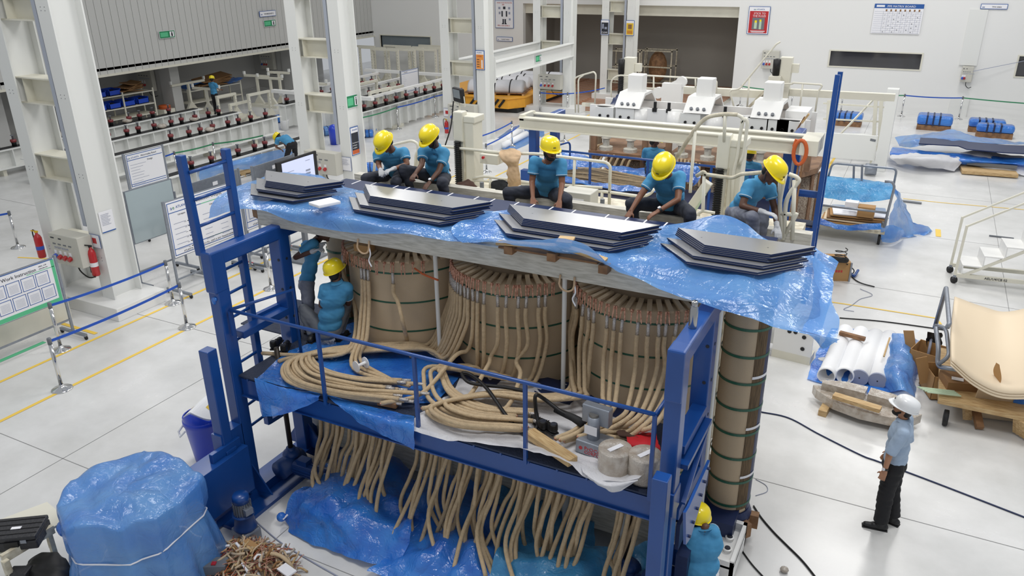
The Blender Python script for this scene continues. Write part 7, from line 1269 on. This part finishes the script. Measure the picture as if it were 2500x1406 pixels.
# white tubes, rolled film
TB = [(2040, 922, 2088, 808), (2078, 922, 2128, 822), (2118, 925, 2170, 835), (2158, 935, 2205, 838)]
TB = [(2017, 918, 2064, 808), (2062, 918, 2102, 812), (2098, 922, 2138, 818), (2142, 930, 2172, 822)]
for i, (a, c, e, f) in enumerate(TB):
    p, q_ = az(a, c, .14), az(e, f, .14); d = (q_-p).normalized(); t = thing('tube', 'white plastic tube on blue film, %s from left, %s' % (('first', 'second', 'third', 'fourth')[i], 'open end towards us' if i < 2 else 'grey cap towards us'), 'tube', (0, 0, 0), 0, 'large white tubes')
    if i < 2:
        n = 28; x, y, _ = frame(d); vs = []
        for (pp, r) in ((p, .125), (p, .142), (p+d*.12, .142), (p+d*.13, .135), (q_, .135)):
            for j in range(n): a_ = 2*pi*j/n; vs.append(pp+(x*cos(a_)+y*sin(a_))*r)
        for pp in (p+d*1.2, ):
            for j in range(n): a_ = 2*pi*j/n; vs.append(pp+(x*cos(a_)+y*sin(a_))*.12)
        b = MB(); b.add(vs, [(i_*n+j, i_*n+(j+1) % n, (i_+1)*n+(j+1) % n, (i_+1)*n+j) for i_ in range(4) for j in range(n)]+[(j, (j+1) % n, 5*n+(j+1) % n, 5*n+j) for j in range(n)]+[tuple(5*n+j for j in range(n))]); b.build('pipe', 'foam', t, True)
    else:
        MB().cyl(p, q_, .135, n=28).build('pipe', 'foam', t, True); MB().cyl(p-d*.01, p+d*.03, .138, n=28).build('end_cap', 'ink_light', t); MB().cyl(p-d*.012, p-d*.01, .012).build('cap_hole', 'black', t)
for a, c, e, f, lab in ((2050, 812, 2112, 828, 'grey brown timber lying across the far ends of the white tubes'), ): tag(MB().bar(az(a, c, .32), az(e, f, .32), .08, .06).build('timber', 'wood_dark'), lab, 'timber')
tag(MB().bar(az(2040, 860, .02), az(2060, 800, .02), .05, .04).build('timber', 'wood'), 'thin timber left of the white tubes', 'timber')
S9([[(2030, 800, .02), (2110, 805, .02), (2190, 815, .02), (2230, 820, .02)], [(1985, 880, .02), (2080, 885, .03), (2150, 890, .03), (2230, 890, .02)], [(1972, 925, .02), (2060, 950, .03), (2150, 960, .03), (2215, 950, .02)]], .03, 81, 'film_deep', 'blue film on the floor under the white tubes at right')
S9([[(2160, 820, .1), (2185, 812, .3), (2225, 815, .3), (2252, 838, .05)], [(2150, 880, .1), (2185, 870, .34), (2225, 875, .3), (2245, 890, .05)], [(2140, 920, .1), (2180, 915, .34), (2215, 925, .3), (2235, 940, .05)], [(2170, 955, .05), (2195, 955, .25), (2225, 965, .2), (2238, 985, .02)]], .05, 82, 'film', 'roll covered in shiny blue film right of the white tubes', 3)
tag(MB().cyl(az(2158, 870, .4), az(2172, 825, .4), .014).build('lath', 'wood'), 'thin lath on the blue film beside the fourth tube', 'lath')
# wrapped curved blocks
def arcb(ca, r0, r1, a0, a1, z0, z1, m, nm, n=20):
    b = MB(); vs = []
    for k in range(n+1):
        a = a0+(a1-a0)*k/n
        for r, z in ((r0, z0), (r1, z0), (r1, z1), (r0, z1)): vs.append((ca[0]+r*cos(a), ca[1]+r*sin(a), z))
    b.add(vs, [(i*4+j, i*4+(j+1) % 4, (i+1)*4+(j+1) % 4, (i+1)*4+j) for i in range(n) for j in range(4)]+[(0, 1, 2, 3), (n*4+3, n*4+2, n*4+1, n*4)]); return b
cA = az(2110, 985, .2); t = thing('wrapped_segments', 'curved pressboard segments in clear shrink wrap on timber feet, in front of the white tubes', 'wrapped parts', (cA.x, cA.y, 0), -.12)
for i, (z0, z1, sx) in enumerate(((.1, .17, 1.0), (.17, .24, .98))): 
    b = MB(); b.prism([(-.78, .08), (-.7, -.05), (-.4, -.25), (0, -.33), (.4, -.28), (.7, -.1), (.78, .06), (.4, .2), (-.4, .22)], z0, z1); b.build('segment', 'shrink', t)
for s in (-1, 1): MB().prism([(s*.02, .02), (s*.02, .26), (s*.35, .24), (s*.66, .1), (s*.64, .0)], .24, .36).build('segment', 'shrink', t)
for x in (-.5, .5): MB().bb((x-.06, -.38, 0), (x+.06, .2, .1)).build('timber_foot', 'wood', t)
tag(MB().bar(az(2035, 965, .33), az(2150, 1000, .33), .13, .06).build('timber', 'wood'), 'pale plank lying on the shrink-wrapped segments', 'timber')
# white steel bracket assembly behind the right limb
p = az(1925, 880, 0); t = thing('clamp_assembly', 'white bolted clamp assembly with tubes standing behind the right outer limb', 'machine part', (p.x, p.y, 0), -.1)
MB().bb((-.3, 0, .15), (.35, .04, .6)).build('plate', 'offwhite', t); MB().bb((-.3, -.02, .6), (.35, .3, .64)).build('top_plate', 'offwhite', t); MB().bb((-.6, .1, .2), (-.3, .3, .55)).build('side_block', 'offwhite', t); MB().cyl((-.42, .0, .05), (-.42, .0, .62), .07).build('tube', 'offwhite', t, True); MB().bb((-.1, .1, .62), (.3, .6, .85)).build('rear_block', 'offwhite', t, bevel=.02)
b = MB()
for x, z in ((.2, .5), (.2, .28), (-.05, .55), (.05, .56)): b.cyl((x, -.003, z), (x, -.01, z), .035)
b.build('bolt_row', 'black', t); [MB().cyl((x, .1, .64), (x, .1, .68), .04).build('bolt', 'galv', t) for x in (-.05, .2)]; MB().bb((-.55, .2, 0), (-.5, .25, .9)).build('slat', 'wood', t); MB().bb((-.3, .0, 0), (.35, .3, .15)).build('base', 'cream', t)
# cables on the floor
def cab(pts, r, lab, m='black'): return tag(MB().tube(cr([az(a, c, r) for a, c in pts], 8), r, 6).build('floor_cable', m, None, True), lab, 'cable')
cab([(1856, 1005), (1925, 1020), (2000, 1060), (2100, 1110), (2140, 1125), (2230, 1158), (2340, 1200), (2500, 1262), (2600, 1300)], .011, 'long dark cable crossing the floor behind the man in the white helmet', 'blue_dark')
cab([(2050, 776), (2150, 784), (2270, 800), (2310, 806)], .012, 'dark cable running from the hanging film to the right cart')
cab([(1840, 1235), (1860, 1265), (1890, 1300), (1920, 1330), (1960, 1370), (2000, 1420)], .012, 'dark cable curving from the foot of the right outer limb'); cab([(1745, 1235), (1790, 1310), (1830, 1370), (1870, 1415)], .01, 'thin dark cable over the white end bracket')
cab([(600, 1250), (680, 1320), (760, 1370), (830, 1410)], .009, 'grey cable on the floor left of the blue film', 'ink_light'); cab([(1845, 1170), (1870, 1185), (1872, 1200), (1845, 1210)], .005, 'thin pale wire beside the foot of the right limb', 'ink_light')
tag(MB().bb(tuple(az(1752, 1372, 0)), tuple(az(1770, 1335, .06))).build('steel_plate', 'offwhite'), 'x', 'plate')
o = bpy.data.objects['steel_plate']; o['label'] = 'white steel plate with a hole on the floor below the end bracket'; 
tag(MB().ell(az(1915, 1390, .03), (.05, .05, .03), 10, 6).build('plastic_scrap', 'shrink', None, True), 'small clump of clear plastic on the floor near the bottom edge', 'scrap')
# ================================================================ left foreground
p = az(502, 1125, 0); t = thing('swing_bin', 'blue swing-top waste bin with white lid beside the left column of the platform', 'waste bin', (p.x, p.y+.08, 0), .3)
t.scale = (1.15, 1.15, 1.2)
MB().lathe([(.155, 0), (.165, .02), (.215, .5), (.23, .52), (.23, .56), (.22, .58)], n=36).build('bin_body', 'bin_blue', t, True)
b = MB()
lz = lambda x: .585+.16*(1-(abs(x)/.2)**1.3)
xs = [-.2+.4*k/16 for k in range(17)]; vs = []
for x in xs:
    yy = sqrt(max(0, .205**2-x*x)); vs += [V((x, -yy, lz(x))), V((x, yy, lz(x))), V((x, yy, .57)), V((x, -yy, .57))]
b.add(vs, [(k*4+j_, k*4+(j_+1) % 4, (k+1)*4+(j_+1) % 4, (k+1)*4+j_) for k in range(16) for j_ in range(4)]); b.build('swing_lid', 'foam', t)
b = MB(); vs = []
for k in range(41):
    a = 2*pi*k/40; x = .222*cos(a); h_ = max(.6, lz(x*.88)-.05+.03*abs(sin(a))); vs += [V((x, .222*sin(a), .56)), V((x, .222*sin(a), h_)), V((.208*cos(a), .208*sin(a), h_))]
b.add(vs, [(k*3+j_, k*3+j_+1, (k+1)*3+j_+1, (k+1)*3+j_) for k in range(40) for j_ in range(2)]); b.build('lid_frame', 'bin_blue', t, True)
MB().tube([(-.2, -.1, .5), (-.26, -.13, .42), (-.2, -.2, .4), (-.12, -.21, .48)], .013, 8).build('handle', 'foam', t, True); [MB().add([V((x+dx, y+dy, lz(x+dx)+.003)) for dx, dy in ((-.025, -.035), (.025, -.035), (.025, .035), (-.025, .035))], [(0, 1, 2, 3)]).build('sticker', 'gold', t) for x, y in ((-.1, -.02), (.1, .03))]
strip([tuple(az(478, 1135)[:2]), tuple(az(500, 1118)[:2])], .06, 'yline', .005)
# gear motor in front
p = az(590, 1325, 0); t = thing('gear_motor', 'standing blue and aluminium gear motor on the floor left of the film knot', 'motor', (p.x+.0, p.y+.1, 0), -.2)
MB().bb((-.14, -.12, 0), (.14, .12, .16)).build('gearbox', 'galv', t, bevel=.02); MB().cyl((.1, -.125, .1), (.1, -.14, .1), .06).cyl((.1, -.14, .1), (.1, -.142, .1), .035).build('output_flange', 'dull_steel', t); MB().lathe([(.13, .16), (.14, .18), (.13, .2), (.11, .34), (.13, .36), (.13, .38)], n=28).build('flange_housing', 'blue_motor', t, True)
b = MB().cyl((0, 0, .38), (0, 0, .55), .085, n=24); [b.box((.095*cos(a), .095*sin(a), .465), (.03, .006, .16), a) for a in [2*pi*k/20 for k in range(20)]]; b.build('finned_motor', 'galv', t); MB().lathe([(.1, .55), (.1, .62), (.085, .65), (0, .655)], n=28).build('fan_cover', 'blue', t, True); MB().bb((.08, -.05, .42), (.15, .05, .5)).build('terminal_box', 'galv', t)
# machine under blue film
def edge(pts, z): return [az(a, c, z) for a, c in pts]
zt1 = 1.25
mach = MB().prism([(-7.15, 4.05), (-6.85, 3.85), (-6.5, 4.0), (-6.5, 4.5), (-7.0, 4.55)], 0, 1.1).build('covered_machine', 'cream_dirty', bevel=.05); tag(mach, 'cream machine body hidden under the tied blue film in the left foreground', 'machine')
rim = [(135, 1228), (150, 1290), (160, 1300), (230, 1300), (295, 1290), (330, 1282), (380, 1268), (430, 1235), (485, 1180), (495, 1160), (440, 1120), (395, 1108), (352, 1093), (290, 1115), (220, 1140), (170, 1180)]
ctr = az(310, 1180, zt1+.06); R0 = [az(a, c, zt1-.03*(i % 2)) for i, (a, c) in enumerate(rim)]; R0 = [V((p.x, p.y, p.z)) for p in R0]
n = len(R0); cc = sum(R0, V())/n; N_ = 144; ring = []
for k in range(N_):
    u = k/N_*n; i0 = int(u) % n; f_ = u-int(u); ring.append((R0[i0].lerp(R0[(i0+1) % n], f_), u))
prof = [(.001, .06)]+[(.07*k, .06-.0035*k) for k in range(1, 13)]+[(.93, .02), (.98, .01), (1.0, -.01), (1.015, -.1), (1.01, -.22), (1.0, -.34), (.97, -.42), (.955, -.45), (.965, -.48), (1.0, -.6), (1.04, -.75), (1.08, -.95), (1.12, -1.12), (1.16, -1.235)]
vs = []
for s_, dz in prof:
    for p, u in ring:
        a_ = atan2(p.y-cc.y, p.x-cc.x); dp = max(0, -dz); q = V((p.x*2.2, p.y*2.2, dz*1.1))
        fold = dp*(.05*sin(7*a_+1.3)+.045*sin(13*a_+.4)+.03*noise.noise(V((5*cos(a_), 5*sin(a_), dz))))+.02*noise.noise(q*2)
        if abs(dz+.45) < .06: fold *= .3
        px_, py_ = cc.x+(p.x-cc.x)*s_, cc.y+(p.y-cc.y)*s_; q3 = V((px_*2.6, py_*2.6, 1)); z_ = zt1+dz+((.05*noise.noise(q3*.8)+.09*abs(noise.noise(q3*.9+V((3, 0, 0))))+.03*abs(noise.noise(q3*2.1))-.04) if dz > -.05 else .02*noise.noise(q))
        vs.append(V((cc.x+(p.x-cc.x)*(s_+fold), cc.y+(p.y-cc.y)*(s_+fold), max(.012, z_))))
t = thing('machine_cover', 'big translucent blue film cover tied with white string over a machine in the left foreground', 'plastic film', (0, 0, 0))
b = MB(); b.add(vs, [(i_*N_+k, i_*N_+(k+1) % N_, (i_+1)*N_+(k+1) % N_, (i_+1)*N_+k) for i_ in range(len(prof)-1) for k in range(N_)]+[tuple(range(N_))]); b.build('cover', 'film', t, True)
MB().tube([V((cc.x+(p.x-cc.x)*.975, cc.y+(p.y-cc.y)*.975, .8+.03*sin(u*1.1))) for p, u in ring[::4]], .009, 6, closed=True).build('string', 'paper', t, True); MB().ell(az(160, 1290, .95), (.1, .08, .1), 14, 10).build('gathered_knot', 'film_deep', t, True)
# bench with case
t = thing('workbench', 'low cream bench frame at the bottom left corner', 'bench', (0, 0, 0))
b0, b1, b2, b3 = az(-60, 1480, .75), az(-80, 1330, .75), az(110, 1228, .75), az(150, 1290, .75)
b = MB(); P4 = [az(-90, 1400, .7), az(-60, 1290, .7), az(115, 1225, .7), az(165, 1268, .7)]; b.add(P4+[p-V((0, 0, .03)) for p in P4], [(0, 1, 2, 3), (7, 6, 5, 4), (0, 1, 5, 4), (1, 2, 6, 5), (2, 3, 7, 6), (3, 0, 4, 7)]); b.build('top', 'cream', t)
MB().bar(az(5, 1365, .72), az(130, 1290, .72), .05, .1).build('edge_beam', 'cream_dirty', t); MB().bar(az(12, 1368, .72), az(30, 1420, .4), .06).build('leg', 'cream_dirty', t); MB().bar(az(118, 1300, .7), az(125, 1330, .4), .06).build('leg', 'cream_dirty', t); MB().bar(az(-60, 1290, .7), (az(-60, 1290, .7).x, az(-60, 1290, .7).y, 0), .06).build('leg', 'cream_dirty', t)
for q_ in (az(12, 1368, .72), az(118, 1300, .7)): MB().bar(q_, (q_.x, q_.y, 0), .05).build('leg', 'cream_dirty', t)
p = az(45, 1305, .78); t = thing('tool_case', 'black hard plastic tool case with ribbed lid lying on the bench', 'case', (p.x, p.y, .71), .62); MB().bb((-.26, -.18, 0), (.26, .18, .11)).build('case_base', 'case_black', t, bevel=.015); MB().bb((-.26, -.18, .115), (.26, .18, .17)).build('case_lid', 'case_black', t, bevel=.015)
for k in range(4): MB().bb((-.25, -.12+.08*k, .17), (.25, -.11+.08*k, .176)).build('lid_rib', 'black', t)
MB().bb((-.04, -.04, .171), (.06, .0, .178)).build('paper_label', 'paper', t); MB().bb((-.06, -.2, .06), (.08, -.18, .12)).build('handle', 'black', t); MB().bb((.1, -.188, .09), (.16, -.18, .13)).build('latch', 'galv', t)
t = tag(sheet([[az(70, 1370, .5), az(100, 1350, .55), az(140, 1345, .55), az(170, 1370, .5)], [az(60, 1400, .5), az(100, 1395, .6), az(150, 1400, .58), az(185, 1410, .5)], [az(70, 1440, .4), az(110, 1440, .5), az(160, 1450, .45), az(200, 1450, .4)]], 7, 7, .04, 4, 93, .02).build('bag', 'black', None, True), 'black fabric bag under the bench next to the tied film', 'bag')
ob(50, 1400, .5, (.2, .14, .1), .5, 'case_black', 'small black case at the bottom edge left of the fabric bag', 'case', 'small_case', (0, 0), .01)
# scrap pile
pile = MB(); r2 = random.Random(5)
t = thing('scrap_pile', 'heap of copper scrap, paper tubes and wrapping on the floor at the bottom left', 'scrap heap', tuple(az(610, 1400, 0))); cP = az(620, 1405, 0)
for m, k, L_, w_ in (('kraft', 110, .2, .026), ('wood', 60, .14, .022), ('copper', 90, .22, .01), ('hook_orange', 30, .2, .008), ('carddark', 50, .12, .03), ('paper', 22, .12, .03), ('insulator', 60, .24, .006), ('shrink', 12, .16, .04)):
    b = MB()
    for i in range(k):
        a = r2.uniform(0, 2*pi); d = r2.uniform(0, 1)**.6; x, y = .66*d*cos(a), .46*d*sin(a); z = .04+.34*(1-d)*r2.uniform(.6, 1.1); an = r2.uniform(0, pi); dx, dy, dz = cos(an)*L_/2, sin(an)*L_/2, r2.uniform(-.04, .06)
        b.tube(cr([(x-dx, y-dy, max(.01, z-dz)), (x+r2.uniform(-.03, .03), y+r2.uniform(-.03, .03), z+.02), (x+dx, y+dy, max(.01, z+dz))], 3), w_*r2.uniform(.6, 1)*.6, 6)
    o = b.build('scrap', m, t, True); tag(o, kind='stuff')
b = MB().lathe([(.56, 0), (.42, .1), (.2, .22), (0, .28)], n=20, sc=(1, .65)); o = b.build('scrap_base', 'kraft_dark', t, True)
ob(610, 1332, .3, (.2, .1, .05), -.15, 'card', 'flat tan carton on top of the scrap heap'); ob(530, 1382, .2, (.24, .16, .12), .5, 'grey_dark', 'dark grey carton with a red logo in front of the scrap heap'); ob(522, 1375, .27, (.05, .05, .012), .5, 'red', 'red logo patch on the dark grey carton', 'logo', 'logo_patch'); ob(465, 1402, .12, (.2, .15, .12), .5, 'card', 'open tan carton left of the dark grey carton'); ob(700, 1392, .2, (.2, .12, .02), -.2, 'paper', 'white paper sheet on the right part of the scrap heap', 'paper', 'paper_sheet')
tag(MB().tube(cr([az(625, 1350, .25), az(680, 1355, .25), az(710, 1380, .15), az(712, 1400, .05)], 6), .024, 8).build('lead_offcut', 'cable', None, True), 'bent offcut of paper-wrapped lead on the right of the scrap heap', 'cable')
